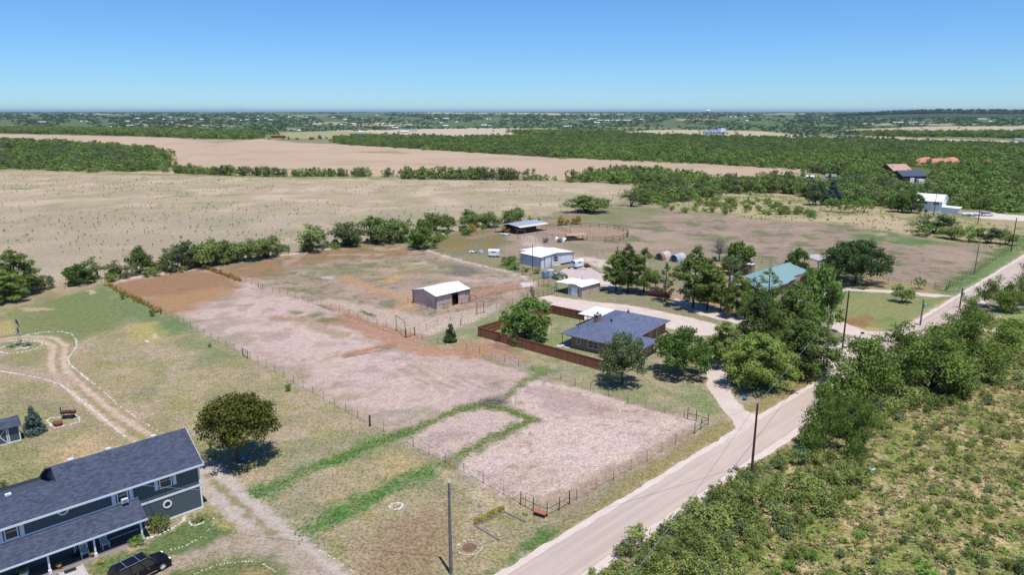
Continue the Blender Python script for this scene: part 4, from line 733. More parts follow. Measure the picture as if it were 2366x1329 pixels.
kind('dist0',broad,80,5,4,'farw',.15,.5,1.3,1.7,12,0,.05,drop=-.2); kind('dist1',broad,81,5,4,'farw',.15,.5,1.3,1.7,12,0,.05,drop=-.2)
plant('dist0','tree','lone tree left of the pale ranch house far off','tree',1617,310,302,wpx=6); plant('dist1','tree','small tree right of the pale ranch house far off','tree',1702,311,306,wpx=10)
p,s_=country(); scatter('distant_trees',p,s_,crowns(['dist0','dist1']),label='countless trees of the flat country out to the horizon',cat='distant trees')
# weeds in the near half of the pale field, tufts in the scrub and verges
kind('weed',bush,90,1.1,.35,'fresh',5,.16,.7,60); kind('tuft',bush,91,.45,.4,'grass',6,.12,.8,50); kind('tuft2',bush,93,.35,.45,'straw',7,.11,.8,50); kind('tuftg',bush,92,.4,.4,'fresh',6,.12,.8,50)
plant('weed','weed','single upright weed in the pale field nearest the round bush','weed',232,600,h=1.3); plant('tuft','grass_clump','dry grass clump beside the roadside gate braces','grass clump',1700,1085,h=.5); plant('tuft2','grass_clump','pale straw clump at the road edge below the nearest brown pole','grass clump',1690,1092,h=.4); plant('tuftg','grass_clump','green grass clump by the bench','grass clump',1214,1190,h=.4)
p=fill([(-600,440),(0,404),(850,418),(1540,436),(1300,490),(1000,545),(640,585),(240,640),(-600,800)],6.,maxn=7000,nz_=(40,3,.44)); s3=scl(len(p),1.25,.75,1.1,.7,.5); scatter('field_weeds',p,s3,crowns(['weed']),label='upright green weeds dotted over the pale dry field',cat='weeds')
p=fill(SCR[:9]+[(2700,900),(2700,1400),(1400,1400)],.62,maxn=30000,nz_=(2.2,9,.4)); s3=scl(len(p),.38,.85,.45,.8,.5); scatter('dry_grass',p,s3,crowns(['tuft','tuft2','tuft','tuftg']),label='dry and green bunch grass between the shrubs across the road',cat='grass')
for q_,wd_ in (([(575,1150),(640,1122),(720,1085),(800,1052),(870,1022),(940,1000)],1.3),([(695,1238),(760,1200),(840,1160),(920,1120),(985,1092)],1.5),([(1230,970),(1190,990),(1120,1022),(1060,1055)],.8),([(945,1000),(1060,948),(1110,936),(1165,945),(1225,968)],.7)):
    g_=[]
    for a_,b_ in zip(q_,q_[1:]):
        A_=G(*a_);B_=G(*b_)
        for k in range(int((B_-A_).length*9)): c_=A_.lerp(B_,rs0.random())+Vector((rs0.gauss(0,wd_*.45),rs0.gauss(0,wd_*.45),0)); g_.append(tuple(c_))
    scatter('tall_grass',g_,scl(len(g_),.13,.5,.4,.8,.5),crowns(['tuftg','tuftg','tuft']),label='strip of taller green grass crossing the lawn and corral',cat='grass')
p=fill(MEAD,2.2,maxn=9000,nz_=(12,9,.5)); s3=scl(len(p),.45,1.0,.45,.8,.5); scatter('meadow_grass',p,s3,crowns(['tuft','tuftg']),label='tall mixed grass of the scrub meadow',cat='grass')
# ------------------------------------------------------------ building surfaces
SH=shingle('charcoal_shingles',(.06,.07,.105),big=1.15); SHB=shingle('blue_grey_shingles',(.105,.125,.19),big=1.2)
SID=panel('slate_siding',(.085,.108,.125),step=.2,width=.05,depth=.01,rough=.7); BRK=brick('red_brick',(.25,.10,.07),(.38,.18,.13),(.40,.33,.28))
TAN=panel('tan_metal_wall',(.58,.45,.39),(.48,.37,.32),step=.3,width=.1,dirt=(.26,.17,.12)); WROOF=panel('white_metal_roof_x',(.80,.83,.84),(.66,.69,.70),step=.6,width=.05,axis='x',dirt=(.70,.72,.72)); WROOFY=panel('white_metal_roof_y',(.80,.83,.84),(.66,.69,.70),step=.6,width=.05,axis='y',dirt=(.70,.72,.72))
GALV=panel('pale_blue_metal_wall',(.58,.62,.70),(.30,.34,.42),step=.34,width=.14,depth=.03,dirt=(.36,.36,.40)); LILAC=panel('pale_metal_front',(.74,.73,.80),(.50,.49,.54),step=.3,width=.1,dirt=(.52,.50,.50)); CREAM=panel('cream_metal_front',(.74,.71,.66),(.47,.44,.38),step=.3,width=.1)
GROOF=panel('green_metal_roof',(.20,.31,.30),(.15,.25,.24),step=.4,width=.08,axis='x',rough=.35,spec=.5); BLROOF=panel('grey_blue_metal_roof',(.30,.34,.40),(.22,.26,.32),step=.5,width=.1,axis='y',rough=.35,dirt=(.34,.30,.27)); DKROOF=panel('dark_metal_roof',(.06,.08,.12),(.04,.05,.08),step=.5,width=.1,axis='x')
FENCEB=boards('cedar_fence_boards',[(.24,.09,.05),(.34,.12,.06),(.17,.10,.085),(.44,.16,.07),(.26,.11,.075)],.14); FENCEIN=boards('cedar_fence_inside',[(.30,.12,.05),(.34,.14,.06),(.26,.10,.045)],.14)
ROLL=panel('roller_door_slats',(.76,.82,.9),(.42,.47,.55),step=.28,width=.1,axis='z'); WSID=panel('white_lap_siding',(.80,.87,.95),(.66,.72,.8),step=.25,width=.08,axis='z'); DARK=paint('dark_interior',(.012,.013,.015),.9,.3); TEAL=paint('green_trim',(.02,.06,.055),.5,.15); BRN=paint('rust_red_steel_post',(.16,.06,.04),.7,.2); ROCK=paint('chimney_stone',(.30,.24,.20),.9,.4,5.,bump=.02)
PORCH=paint('porch_paving',(.17,.13,.125),.9,.15,2.)
def win(root,name,x0,x1,z0,z1,y,mat=None,ax='y',sgn=-1,grid=(1,2),fr=.08,shut=0,d=.06):
    """framed window with glass set in the wall plane: ax 'y' means the wall faces -y (sgn -1)"""
    mat=mat or M['white']; f=MB(); g=MB()
    def bx(b,a0,a1,c0,c1,dep0,dep1,m):
        q0,q1=sorted((y+sgn*dep0,y+sgn*dep1))
        (b.box(a0,a1,q0,q1,c0,c1,m) if ax=='y' else b.box(q0,q1,a0,a1,c0,c1,m))
    bx(f,x0-fr,x0,z0-fr,z1+fr,0,d,mat); bx(f,x1,x1+fr,z0-fr,z1+fr,0,d,mat); bx(f,x0,x1,z1,z1+fr,0,d,mat); bx(f,x0,x1,z0-fr,z0,0,d+.02,mat)
    nx,nz_=grid
    for i in range(1,nx): xx=x0+(x1-x0)*i/nx; bx(f,xx-.025,xx+.025,z0,z1,.006,d-.01,mat)
    for i in range(1,nz_): zz=z0+(z1-z0)*i/nz_; bx(f,x0,x1,zz-.025,zz+.025,.006,d-.012,mat)
    o=f.build(name,root); bx(g,x0,x1,z0,z1,-.03,.004,M['glass']); g.build('pane',o)
    if shut:
        for s,(a0,a1) in enumerate(((x0-fr-.12-shut,x0-fr-.12),(x1+fr+.12,x1+fr+.12+shut))):
            b=MB(); bx(b,a0,a1,z0-fr,z1+fr,0,d-.02,M['shutter']); b.build('shutter',root)
    return o
M['shutter']=paint('pale_blue_white_shutter',(.62,.70,.78),.5,.04)
def wall(root,pts,m,name='wall',z0=0,z1=3,t=.15):
    b=MB(); b.ext(pts,'z',z0,z1,m); return b.build(name,root)
def cyl_ring(root,name,cx,cz,y,r0,r1,m,d=.08,n=20):
    b=MB(); vs=[];
    for yy in (y,y-d):
        for r in (r0,r1):
            for k in range(n): a=2*math.pi*k/n; vs.append((cx+r*math.cos(a),yy,cz+r*math.sin(a)))
    fs=[]
    for k in range(n):
        j=(k+1)%n; fs+=[(2*n+k,2*n+j,3*n+j,3*n+k),(k,j,2*n+j,2*n+k),(n+j,n+k,3*n+k,3*n+j),(j,k,n+k,n+j)]
    b.add(vs,fs,m); o=b.build(name,root); g=MB(); g.add([(cx+r0*math.cos(2*math.pi*k/n),y-.03,cz+r0*math.sin(2*math.pi*k/n)) for k in range(n)],[tuple(range(n))],M['glass']); g.build('pane',o); return o
# ------------------------------------------------------------ grey two-storey house
def grey_house():
    r=thing('house','two-storey slate grey house with charcoal shingle roof and long front porch','house',(-34.47,71.21,0),R(43.3))
    s=.6; dp=8.2; ze=5.62; zr=ze+s*4.15; XL=-26; st=-12.8; z1=ze+s*2.35       # front roof slope, depth, eave and ridge heights, step in the ridge
    b=MB(); b.add([(0,0,0),(0,dp,0),(0,dp,ze-.1),(0,dp/2,ze+s*dp/2-.1),(0,0,ze-.1)],[(0,1,2,3,4)],SID)
    b.add([(XL,0,0),(0,0,0),(0,0,ze-.1),(XL,0,ze-.1)],[(0,1,2,3)],SID); b.add([(XL,dp,0),(0,dp,0),(0,dp,ze-.1),(XL,dp,ze-.1)],[(0,3,2,1)],SID)
    b.add([(st,2.3,z1-.3),(st,dp,ze-.1),(st,dp,0),(st,0,0),(st,0,ze-.1),(st,dp/2,ze+s*dp/2-.1)],[(3,2,1,5,4)],SID); b.add([(XL,0,0),(XL,0,ze),(XL,2.3,z1),(XL,dp,ze-1),(XL,dp,0)],[(0,1,2,3,4)],SID); b.build('wall',r)
    t=.14
    f=MB(); f.poly([(XL-.3,-.5,ze-s*.35),(.38,-.5,ze-s*.35),(.38,4.1,zr),(st,4.1,zr),(st,2.35,ze+s*2.5),(XL-.3,2.35,ze+s*2.5)],SH,t)
    f.poly([(.38,4.1,zr),(.38,8.7,ze-s*.35),(st-.5,8.7,ze-s*.35),(st-.5,4.1,zr)],SH,t); f.poly([(XL-.3,2.35,ze+s*2.5),(st,2.35,ze+s*2.5),(st,8.6,ze-.6),(XL-.3,8.6,ze-.6)],SH,t)
    f.build('roof',r); 
    g=MB(); g.box(XL-.3,.40,-.56,-.5,ze-s*.35-.2,ze-s*.35+.01,M['shutter']); g.build('fascia',r); g=MB(); g.poly([(.382,-.5,ze-s*.35),(.382,4.1,zr),(.382,4.1,zr-.22),(.382,-.5,ze-s*.35-.22)],M['shutter'],.03); g.poly([(.382,4.1,zr),(.382,8.7,ze-s*.35),(.382,8.7,ze-s*.35-.22),(.382,4.1,zr-.22)],M['shutter'],.03); g.build('fascia',r)
    for x0,x1,y,z in ((-6.3,0,-.03,2.79),): tr=MB(); tr.box(x0,x1+.03,y-.02,y+.03,z-.11,z+.11,M['white']); tr.build('trim_band',r)
    tr=MB(); tr.box(-.13,.04,-.05,.0,0,5.4,M['white']); tr.box(.0,.05,0,.13,0,5.4,M['white']); tr.build('corner_trim',r); tr=MB(); tr.box(-6.3,.05,-.06,0,.0,.16,M['white']); tr.build('base_trim',r)
    for x0,x1 in ((-4.05,-3.0),(-8.15,-7.3),(-17.75,-16.85),(-22.2,-21.2)): win(r,'window',x0,x1,3.95,5.35,0,grid=(1,2),fr=.1,shut=.36)
    b=MB(); b.box(-7.95,-7.35,-.5,-.05,3.86,4.32,M['white']); b.box(-7.9,-7.4,-.515,-.5,3.92,4.26,M['steel']); b.build('window_air_conditioner',r)
    cyl_ring(r,'round_window',-3.6,1.88,0,.3,.46,M['white']); cyl_ring(r,'round_window',-12.98,5.05,0,.33,.5,M['white'])
    # porch
    p=MB(); p.poly([(XL-.3,-2.45,2.42),(-6.3,-2.45,2.42),(-6.3,.0,3.72),(XL-.3,.0,3.72)],SH,.12); pr=p.build('porch_roof',r); b=MB(); b.box(XL-.3,-6.28,-2.5,-2.45,2.24,2.43,M['shutter']); b.box(XL,-6.3,-.04,-.002,3.70,3.84,M['white']); b.build('fascia',pr)
    b=MB(); b.box(XL,-6.6,-2.3,0,.0,.18,PORCH); b.box(XL,-6.6,-2.36,-2.3,.0,.17,M['concrete']); b.build('porch_floor',r)
    for x,y in ((-6.9,-2.12),(-11.2,-2.12),(-15.1,-2.12),(-19.3,-2.12)):
        b=MB(); b.box(x-.08,x+.08,y-.08,y+.08,.18,2.3,M['white']); b.box(x-.14,x+.14,y-.14,y+.14,.18,.5,M['white']); b.build('porch_post',r)
    win(r,'window',-9.6,-8.3,1.0,2.1,0,grid=(2,1),shut=.3); win(r,'window',-14.6,-13.7,1.0,2.1,0,grid=(1,2),shut=.3); win(r,'window',-19.5,-18.4,1.0,2.1,0,grid=(2,2),shut=.3)
    b=MB(); b.box(-12.5,-11.55,-.05,0,.2,2.25,DARK); o=b.build('storm_door',r); b=MB()
    for k in range(6): b.box(-12.4+.16*k,-12.37+.16*k,-.08,-.05,.3,2.15,M['white'])
    b.box(-12.62,-12.5,-.07,0,.18,2.36,M['white']); b.box(-11.55,-11.43,-.07,0,.18,2.36,M['white']); b.box(-12.5,-11.55,-.07,0,2.25,2.36,M['white']); b.build('door_frame',o)
    b=MB(); b.box(-6.75,-6.66,-2.0,-.05,1.0,1.07,M['white']); b.box(-9.4,-6.7,-.09,-.04,.2,.3,M['white']); b.build('porch_rail',r)
    for x in (-3.0,-7.5,-11.0): 
        b=MB(); b.box(x-.25,x+.25,4.12,4.42,zr-.12,zr+.14,M['shutter']); b.build('roof_vent',r)
    b=MB(); b.box(-17.0,-16.5,2.4,2.7,ze+s*2.5-.1,ze+s*2.5+.16,M['shutter']); b.build('roof_vent',r)
    def W(x,y,z=0): return r_m@Vector((x,y,z))
    return r
gh=grey_house(); r_m=Matrix.Translation((-34.47,71.21,0))@Matrix.Rotation(R(43.3),4,'Z'); GW=lambda x,y,z=0:r_m@Vector((x,y,z)); GR=R(43.3)
def rocker(loc,rz,label):
    r=thing('rocking_chair',label,'rocking chair',loc,rz,'rocking chairs on the porch'); r.scale=(1.15,)*3; w_=M['white']
    b=MB(); b.box(-.27,.27,-.25,.25,.40,.44,w_); b.build('seat',r)
    b=MB(); b.box(-.27,.27,.24,.28,1.08,1.16,w_); b.box(-.27,.27,.24,.28,.5,.55,w_)
    for k in range(6): b.box(-.24+.09*k,-.21+.09*k,.245,.275,.5,1.1,w_)
    b.build('backrest',r)
    for s in (-1,1):
        b=MB(); b.box(s*.27-.02,s*.27+.02,-.25,-.21,.06,.64,w_); b.box(s*.27-.02,s*.27+.02,.22,.26,.06,1.16,w_); b.build('leg',r)
        b=MB(); b.box(s*.27-.04,s*.27+.04,-.3,.26,.64,.67,w_); b.build('armrest',r); b=MB()
        for k in range(6): a=-.42+.14*k; b.tube((s*.27,a,.02+a*a*.35),(s*.27,a+.14,.02+(a+.14)**2*.35),.022,.022,w_,4)
        b.build('rocker',r)
rocker(GW(-10.15,-1.25,.18),GR+R(8),'white slatted rocking chair right of the middle porch post'); rocker(GW(-12.0,-1.5,.18),GR-R(4),'white slatted rocking chair left of the middle porch post, by the door')
b=MB(); b.box(-.8,.8,-.4,.4,.0,.02,paint('doormat_fibre',(.06,.05,.05),.95,.3,20)); tag(b.build('doormat',None,GW(-12.2,-.7,.18),GR),'dark mat in front of the porch door','doormat')
b=MB(); b.box(-.5,.5,-.28,.28,.0,.03,M['black']); tag(b.build('step_mat',None,GW(-13.6,-2.75,.03),GR),'small patterned mat at the porch step','doormat')
def pot(loc,s,label,k,mat,cat='potted plant'):
    r=thing('potted_plant',label,cat,loc,0); b=MB(); b.tube((0,0,0),(0,0,.35*s),.16*s,.24*s,mat,12); b.build('pot',r); o=link('foliage',K[k][0],r,(0,0,.3*s)); o.scale=(.28*s,)*3
pot(GW(-11.5,-1.95,.18),.9,'small plant in a clay pot at the middle porch post','yellow',M['orange']); pot(GW(-14.3,-1.9,.18),.9,'small flowering pot right of the left porch post','yellow',M['orange']); pot(GW(-17.0,-1.2,.18),1.7,'large dark plant in a white tub on the porch','oakbush' if 'oakbush' in K else 'bush3',M['white'])
sheet('garden_path',[tuple(GW(x,y)[:2]) for x,y in ((-14.4,-2.5),(-12.6,-2.5),(-12.6,-7),(-14.4,-7))],M['concrete'],.02,.01,world=True)
for q in (-14.45,-12.55): b=MB(); b.box(q-.06,q+.06,-7,-2.5,0,.12,M['concrete']); tag(b.build('path_kerb',None,GW(0,0),GR),None,None,None,'structure')
# ------------------------------------------------------------ rings and edgings of pale stones
def stones(name,label,pts,closed=False,size=.2,gap=.42,world=False,mat=None,cat='stone edging',skip=.08,flat=.7):
    rnd=random.Random(len(label)); b=MB(); P=[Vector((p[0],p[1],0)) if world else G(*p) for p in pts]
    if closed: P.append(P[0])
    for i in range(len(P)-1):
        L=(P[i+1]-P[i]).length; n=max(1,int(L/gap)); d=(P[i+1]-P[i]).normalized() if L else Vector((1,0,0))
        for k in range(n):
            if rnd.random()<skip: continue
            c=P[i].lerp(P[i+1],k/n)+Vector((rnd.uniform(-.07,.07),rnd.uniform(-.07,.07),.03)); s=size*rnd.uniform(.55,1.15)
            b.ball(c,(s*rnd.uniform(.8,1.3),s*rnd.uniform(.7,1.),s*flat*.7),mat or M['stone'],6,4,.22,rnd)
    return tag(b.build(name),label,cat)
def ringp(px,py,rx,ry=None,n=16,a0=0,a1=360):
    c=G(px,py); m=mpp(px,py); rx*=m; return [(c.x+rx*math.cos(R(a0+(a1-a0)*k/n)),c.y+(ry or rx)*math.sin(R(a0+(a1-a0)*k/n))) for k in range(n)]
stones('stone_edging','curving line of white stones round the outside of the loop drive',[(-40,800),(0,784),(50,777),(100,768),(140,767),(165,772),(176,785),(178,800),(168,815),(157,830),(160,842),(180,858),(205,880),(222,890)],size=.22,gap=.45)
stones('stone_edging','broken line of white stones down the right side of the twin-track drive',[(228,896),(250,915),(275,938),(320,970),(365,998)],size=.19,gap=.5,skip=.35)
stones('stone_edging','line of white stones on the inner side of the drive, ending at the grey roof',[(-20,856),(0,859),(60,868),(105,878),(140,890),(180,920),(215,948),(250,978),(292,1012)],size=.22,gap=.45)
stones('stone_edging','short row of white stones at the left edge above the flagpole',[(10,772),(24,768),(36,762)],size=.16); stones('stone_edging','sparse stones along the gravel drive below the olive-green tree',[(494,1097),(520,1118),(545,1138)],size=.1,skip=0)
stones('stone_edging','thin line of stones bending round the lawn in front of the porch',[(395,1272),(430,1262),(465,1242),(490,1220),(496,1205),(488,1196)],size=.12,gap=.35); stones('stone_edging','row of chunky pale stones in front of the round window bed',[(342,1246),(370,1236),(400,1222),(424,1204),(428,1190)],size=.2,gap=.38)
stones('stone_edging','curved line of small stones below the gravel at the bottom edge',[(450,1329),(500,1307),(560,1299),(600,1300),(640,1325)],size=.1,gap=.3); stones('stone_edging','row of small stones on the right side of the gravel drive',[(735,1270),(765,1290),(800,1310),(830,1334)],size=.12,gap=.4)
stones('stone_ring','ring of white stones around a tuft in the front lawn',ringp(916,1171,14,n=18),True,.16,.3,True,cat='stone ring',skip=0); stones('stone_ring','thin white stone circle around a brown patch near the nearest pole',ringp(1085,1266,29,n=26),True,.11,.22,True,cat='stone ring',skip=0)
stones('stone_ring','white stone ring around the flowering shrub at the house corner',ringp(456,1206,16,n=14,a0=180,a1=380),False,.15,.3,True,cat='stone ring'); stones('stone_ring','low ring of white stones round the columnar juniper',ringp(1041,791,17,n=20),True,.16,.3,True,cat='stone ring',skip=0)
stones('stone_ring','oval ring of stones round the flagpole bed',ringp(48,803,42,n=34),True,.24,.4,True,cat='stone ring',skip=0); stones('stone_star','white stones laid in a star shape inside the flagpole bed',[(37,808),(48,804),(58,806),(70,801)],size=.2,gap=.2,skip=0,cat='stone edging')
stones('stone_edging','square of white stones, open at one side, around the fire bowl',[(150,965),(118,967),(108,972),(118,984),(128,990),(150,985)],size=.17,gap=.2,skip=0); stones('stone_edging','angle of white stones right of the smoker',[(165,982),(183,976),(184,969),(174,959)],size=.17,gap=.3,skip=0)
stones('stone_ring','small heap of stones at the trunk of the olive-green tree',ringp(556,1068,14,n=9,a0=190,a1=360),False,.15,.3,True,cat='stone ring'); b=MB(); rr=random.Random(3); b.ball((0,0,.15),(.5,.3,.28),M['stone'],8,5,.25,rr); tag(b.build('rock',None,G(340,792)),'single white rock lying on the left lawn','rock')
b=MB(); b.ball((0,0,.2),(.45,.3,.25),paint('blue_tarp',(.05,.16,.42),.5,.2),8,5,.25,rr); tag(b.build('blue_bundle',None,G(565,1063)),'blue bundle at the trunk of the olive-green tree','bundle')
b=MB(); b.ball((0,0,.25),(.5,.25,.2),paint('pale_blue_plastic',(.35,.6,.75),.4,.1),8,5,.2,rr); tag(b.build('blue_jug',None,G(2013,1090)),'pale blue plastic jug lying in the scrub','jug')
for k in range(3): plant('sage','flower_bed_plant','low grey-green plant in the stone-ringed flagpole bed','plant',[25,45,62][k],[802,797,799][k],h=.6,w_=1.8,group='plants in the flagpole bed')
rb=MB(); rb.tube((0,0,.01),(0,0,.03),.75,.75,paint('bare_brown_soil',(.16,.09,.06),.95,.3,5),18); tag(rb.build('burnt_patch',None,G(1085,1266)),None,None,None,'structure')
# ------------------------------------------------------------ flagpole
r=thing('flagpole','thin flagpole with two flags in the stone-ringed bed','flagpole',G(44,791)); h=HT(44,791,735); b=MB(); b.tube((0,0,0),(0,0,h),.05,.03,M['steel'],8); b.ball((0,0,h),.07,M['steel'],6,4); b.build('pole',r)
blu=paint('flag_blue',(.03,.05,.14),.8,.1); wht=paint('flag_white',(.65,.66,.68),.8,.05); rd=paint('flag_red',(.3,.03,.03),.8,.1)
def flag(z,rows,name):
    b=MB(); n=6
    for m,x0,x1,u0,u1 in rows:
        for k in range(n):
            a0_,a1_=x0+(x1-x0)*k/n,x0+(x1-x0)*(k+1)/n; sag=lambda x:(x*.62,.12*math.sin(x*5),-x*.95)
            p=[(*sag(a)[:2],z+sag(a)[2]-u) for a,u in ((a0_,u1),(a1_,u1),(a1_,u0),(a0_,u0))]; b.poly(p,m,.012)
    b.build(name,r)
flag(h-.1,[(blu,.04,1.,0,.9)],'flag'); flag(h-1.9,[(blu,.04,.45,0,.9),(wht,.45,1.1,0,.45),(rd,.45,1.1,.45,.9)],'flag')
# ------------------------------------------------------------ little shed with crossed doors
def little_shed():
    A=G(49,1018); r=thing('garden_shed','small grey shed with white crossed door boards, cut by the left edge','shed',A,GR); z=2.3
    b=MB(); b.box(-4.4,0,0,2.6,0,z,SID); b.build('wall',r); b=MB(); b.poly([(-4.7,-.35,z-.05),(.3,-.35,z-.05),(.3,1.3,z+.85),(-4.7,1.3,z+.85)],SH,.1); b.poly([(.3,1.3,z+.85),(.3,2.95,z-.05),(-4.7,2.95,z-.05),(-4.7,1.3,z+.85)],SH,.1); b.build('roof',r)
    b=MB(); w_=M['white']; b.box(-.1,.04,-.05,0,0,z,w_); b.box(-4.4,0,-.06,0,0,.14,w_); b.box(-1.5,-1.38,-.05,0,.14,z-.1,w_); b.box(-1.3,-1.18,-.05,0,.14,z-.1,w_); b.build('trim',r)
    for x0 in (-3.0,):
        b=MB(); b.box(x0,x0+1.5,-.04,0,.14,z-.12,SID); b.box(x0,x0+.1,-.07,-.04,.14,z-.12,w_); b.tube((x0+.05,-.06,.2),(x0+1.45,-.06,z-.2),.05,.05,w_,4); b.tube((x0+.05,-.075,z-.2),(x0+1.45,-.075,.2),.05,.05,w_,4); b.build('door',r)
little_shed()
# smoker and fire bowl
r=thing('barbecue_smoker','long dark red barrel smoker on a cart by the stone square','smoker',G(160,967),R(12)); b=MB(); mr_=paint('maroon_enamel',(.09,.025,.025),.5,.2)
b.tube((-1.0,0,1.0),(.35,0,1.0),.28,.28,mr_,12); b.tube((-.32,0,1.03),(-.28,0,1.03),.29,.29,M['black'],12); b.build('barrel',r); b=MB(); b.tube((.4,0,.95),(.95,0,.95),.27,.27,mr_,12); b.build('firebox',r); b=MB(); b.tube((-.95,0,1.2),(-.95,0,1.85),.07,.07,M['black'],8); b.build('chimney',r); b=MB()
for x in (-.8,.5):
    for y in (-.25,.25): b.box(x-.03,x+.03,y-.03,y+.03,0,.8,M['black'])
b.box(-.8,.5,-.28,.28,.35,.4,M['black']); b.build('cart',r)
for y in (-.3,.3): b=MB(); b.tube((.5,y-.04,.2),(.5,y+.04,.2),.2,.2,M['black'],10); b.build('wheel',r)
r=thing('fire_bowl','round orange clay bowl inside the stone square','fire bowl',G(134,984)); b=MB(); og=paint('terracotta',(.36,.1,.035),.8,.15); n=16
for z0,z1,r0,r1 in ((0,.5,.42,.62),(.5,.56,.66,.66)): b.tube((0,0,z0),(0,0,z1),r0,r1,og,n,cap=False)
b.tube((0,0,.38),(0,0,.40),.56,.56,paint('bowl_soil',(.09,.08,.05),.95,.3),n); b.build('bowl',r)
# bench, bed frame, irises, posts near the corner gate
r=thing('bench','low orange bench standing outside the corral corner braces','bench',G(1248,1193),R(-32)); b=MB(); b.box(-.75,.75,-.32,.32,.44,.52,M['orange']); b.build('seat',r)
for x in (-.66,.66):
    for y in (-.24,.24): b=MB(); b.box(x-.04,x+.04,y-.04,y+.04,0,.44,M['wood']); b.build('leg',r)
r=thing('garden_bed','rectangular garden bed framed in weathered timbers, open on the road side','garden bed',(0,0,0)); c=[G(1165,1184),G(1098,1216),G(1152,1249),G(1216,1208)]
for a,b_ in ((0,1),(0,3),(1,2)):
    b=MB(); d=(c[b_]-c[a]).normalized(); q=Vector((-d.y,d.x,0))*.1; z=.14
    b.add([c[a]-q,c[b_]-q,c[b_]+q,c[a]+q]+[v+Vector((0,0,z)) for v in (c[a]-q,c[b_]-q,c[b_]+q,c[a]+q)],[(4,5,6,7),(0,1,5,4),(1,2,6,5),(2,3,7,6),(3,0,4,7)],M['grwood']); b.build('timber',r)
for i in range(9): t_=i/8; plant('yellow','iris_clump','clump of yellow-green sword leaves along the garden bed','plants',1160-t_*58,1181+t_*30,h=.75,w_=.8,group='leaf clumps along the garden bed')
# ------------------------------------------------------------ black car on the gravel
def car(name,label,loc,rz,body,L=5.2,W=2.0,Hh=1.85,suv=True,group=None):
    r=thing(name,label,'car',loc,rz,group); bp=paint(body[0],body[1],.12,.03,spec=.35); hw=W/2
    b=MB(); pr=[(-L/2,.42),(-L/2-.02,.75),(-L/2+.05,1.05),(L/2-1.35,1.12),(L/2-.35,.98),(L/2-.02,.8),(L/2,.45),(L/2-.1,.32),(-L/2+.1,.32)]
    secs=[(-hw,.0),(-hw+.0,.0),(hw,.0)]
    n=len(pr); vs=[];
    for y,k in ((-hw,.97),(-hw*.86,1.0),(hw*.86,1.0),(hw,.97)):
        for x,z in pr: vs.append((x*k,y,z-(0 if k==1. else .05 if z>.9 else 0)))
    fs=[tuple(range(n-1,-1,-1)),tuple(range(3*n,4*n))]
    for s_ in range(3):
        for k in range(n): fs.append((s_*n+k,s_*n+(k+1)%n,(s_+1)*n+(k+1)%n,(s_+1)*n+k))
    b.add(vs,[f[::-1] for f in fs],bp); b.build('body',r,smooth=False)
    x0,x1,x2,x3=-L/2+.06,-L/2+.45,L/2-2.05,L/2-1.3                 # cabin: rear base, rear roof, front roof, windscreen foot
    b=MB(); lo=hw*.95; up=hw*.76; zr=Hh; zb=1.03
    v=[(x0,-lo,zb),(x3,-lo,zb+.07),(x3,lo,zb+.07),(x0,lo,zb),(x1,-up,zr-.04),(x2,-up,zr),(x2,up,zr),(x1,up,zr-.04)]
    b.add(v,[(0,1,5,4),(2,3,7,6),(1,2,6,5),(3,0,4,7)],M['glass']); b.build('windows',r)
    b=MB(); b.box(x1-.05,x2+.04,-up-.02,up+.02,zr-.05,zr+.015,bp)
    for s in (-1,1):
        for t in (0,.36,.7,1): 
            xa=x0+(x3-x0)*t; xb=x1+(x2-x1)*t; b.tube((xa,s*lo*1.005,zb),(xb,s*up*1.01,zr),.05,.045,bp,4)
    b.build('roof',r)
    for s in (-1,1): b=MB(); b.tube((x1+.1,s*up*.92,zr+.06),(x2-.1,s*up*.92,zr+.06),.025,.025,M['steel'],5); b.build('roof_rail',r)
    if suv:
        for xx in (x1+.75,x2-.75): b=MB(); b.tube((xx,-up*.92,zr+.09),(xx,up*.92,zr+.09),.03,.03,M['steel'],5); b.build('roof_bar',r)
    for xx in (-L/2+.95,L/2-.95):
        for s in (-1,1):
            b=MB(); b.tube((xx,s*(hw-.22),.4),(xx,s*(hw+.01),.4),.4,.4,M['black'],18); wr=b.build('wheel',r); b=MB(); b.tube((xx,s*(hw+.0),.4),(xx,s*(hw+.025),.4),.27,.25,M['steel'],14)
            for k in range(6): a=k*math.pi/3; b.tube((xx,s*(hw+.03),.4),(xx+.24*math.cos(a),s*(hw+.03),.4+.24*math.sin(a)),.03,.025,M['white'],4)
            b.build('rim',wr)
    for s in (-1,1):
        b=MB(); b.box(L/2-.28,L/2-.06,s*hw*.78-.16,s*hw*.78+.16,.72,.9,M['white']); b.build('headlight',r); b=MB(); b.box(-L/2-.03,-L/2+.1,s*hw*.8-.1,s*hw*.8+.1,.75,1.15,M['red']); b.build('tail_light',r)
        b=MB(); b.box(x3-.35,x3-.15,s*(hw+.02),s*(hw+.22),1.05,1.25,bp); b.build('mirror',r)
        for xx in (-.75,.25): b=MB(); b.box(xx,xx+.22,s*(hw+.005),s*(hw+.03),.92,.96,M['steel']); b.build('door_handle',r)
        b=MB(); b.box(-L/2+1.5,L/2-1.5,s*(hw-.02),s*(hw+.08),.34,.38,M['steel']); b.build('running_board',r)
    return r
car('black_car','black sport utility car with roof bars parked on the gravel by the porch',(-35.35,59.25,0),R(51.7),('glossy_black_paint',(.006,.007,.01)))
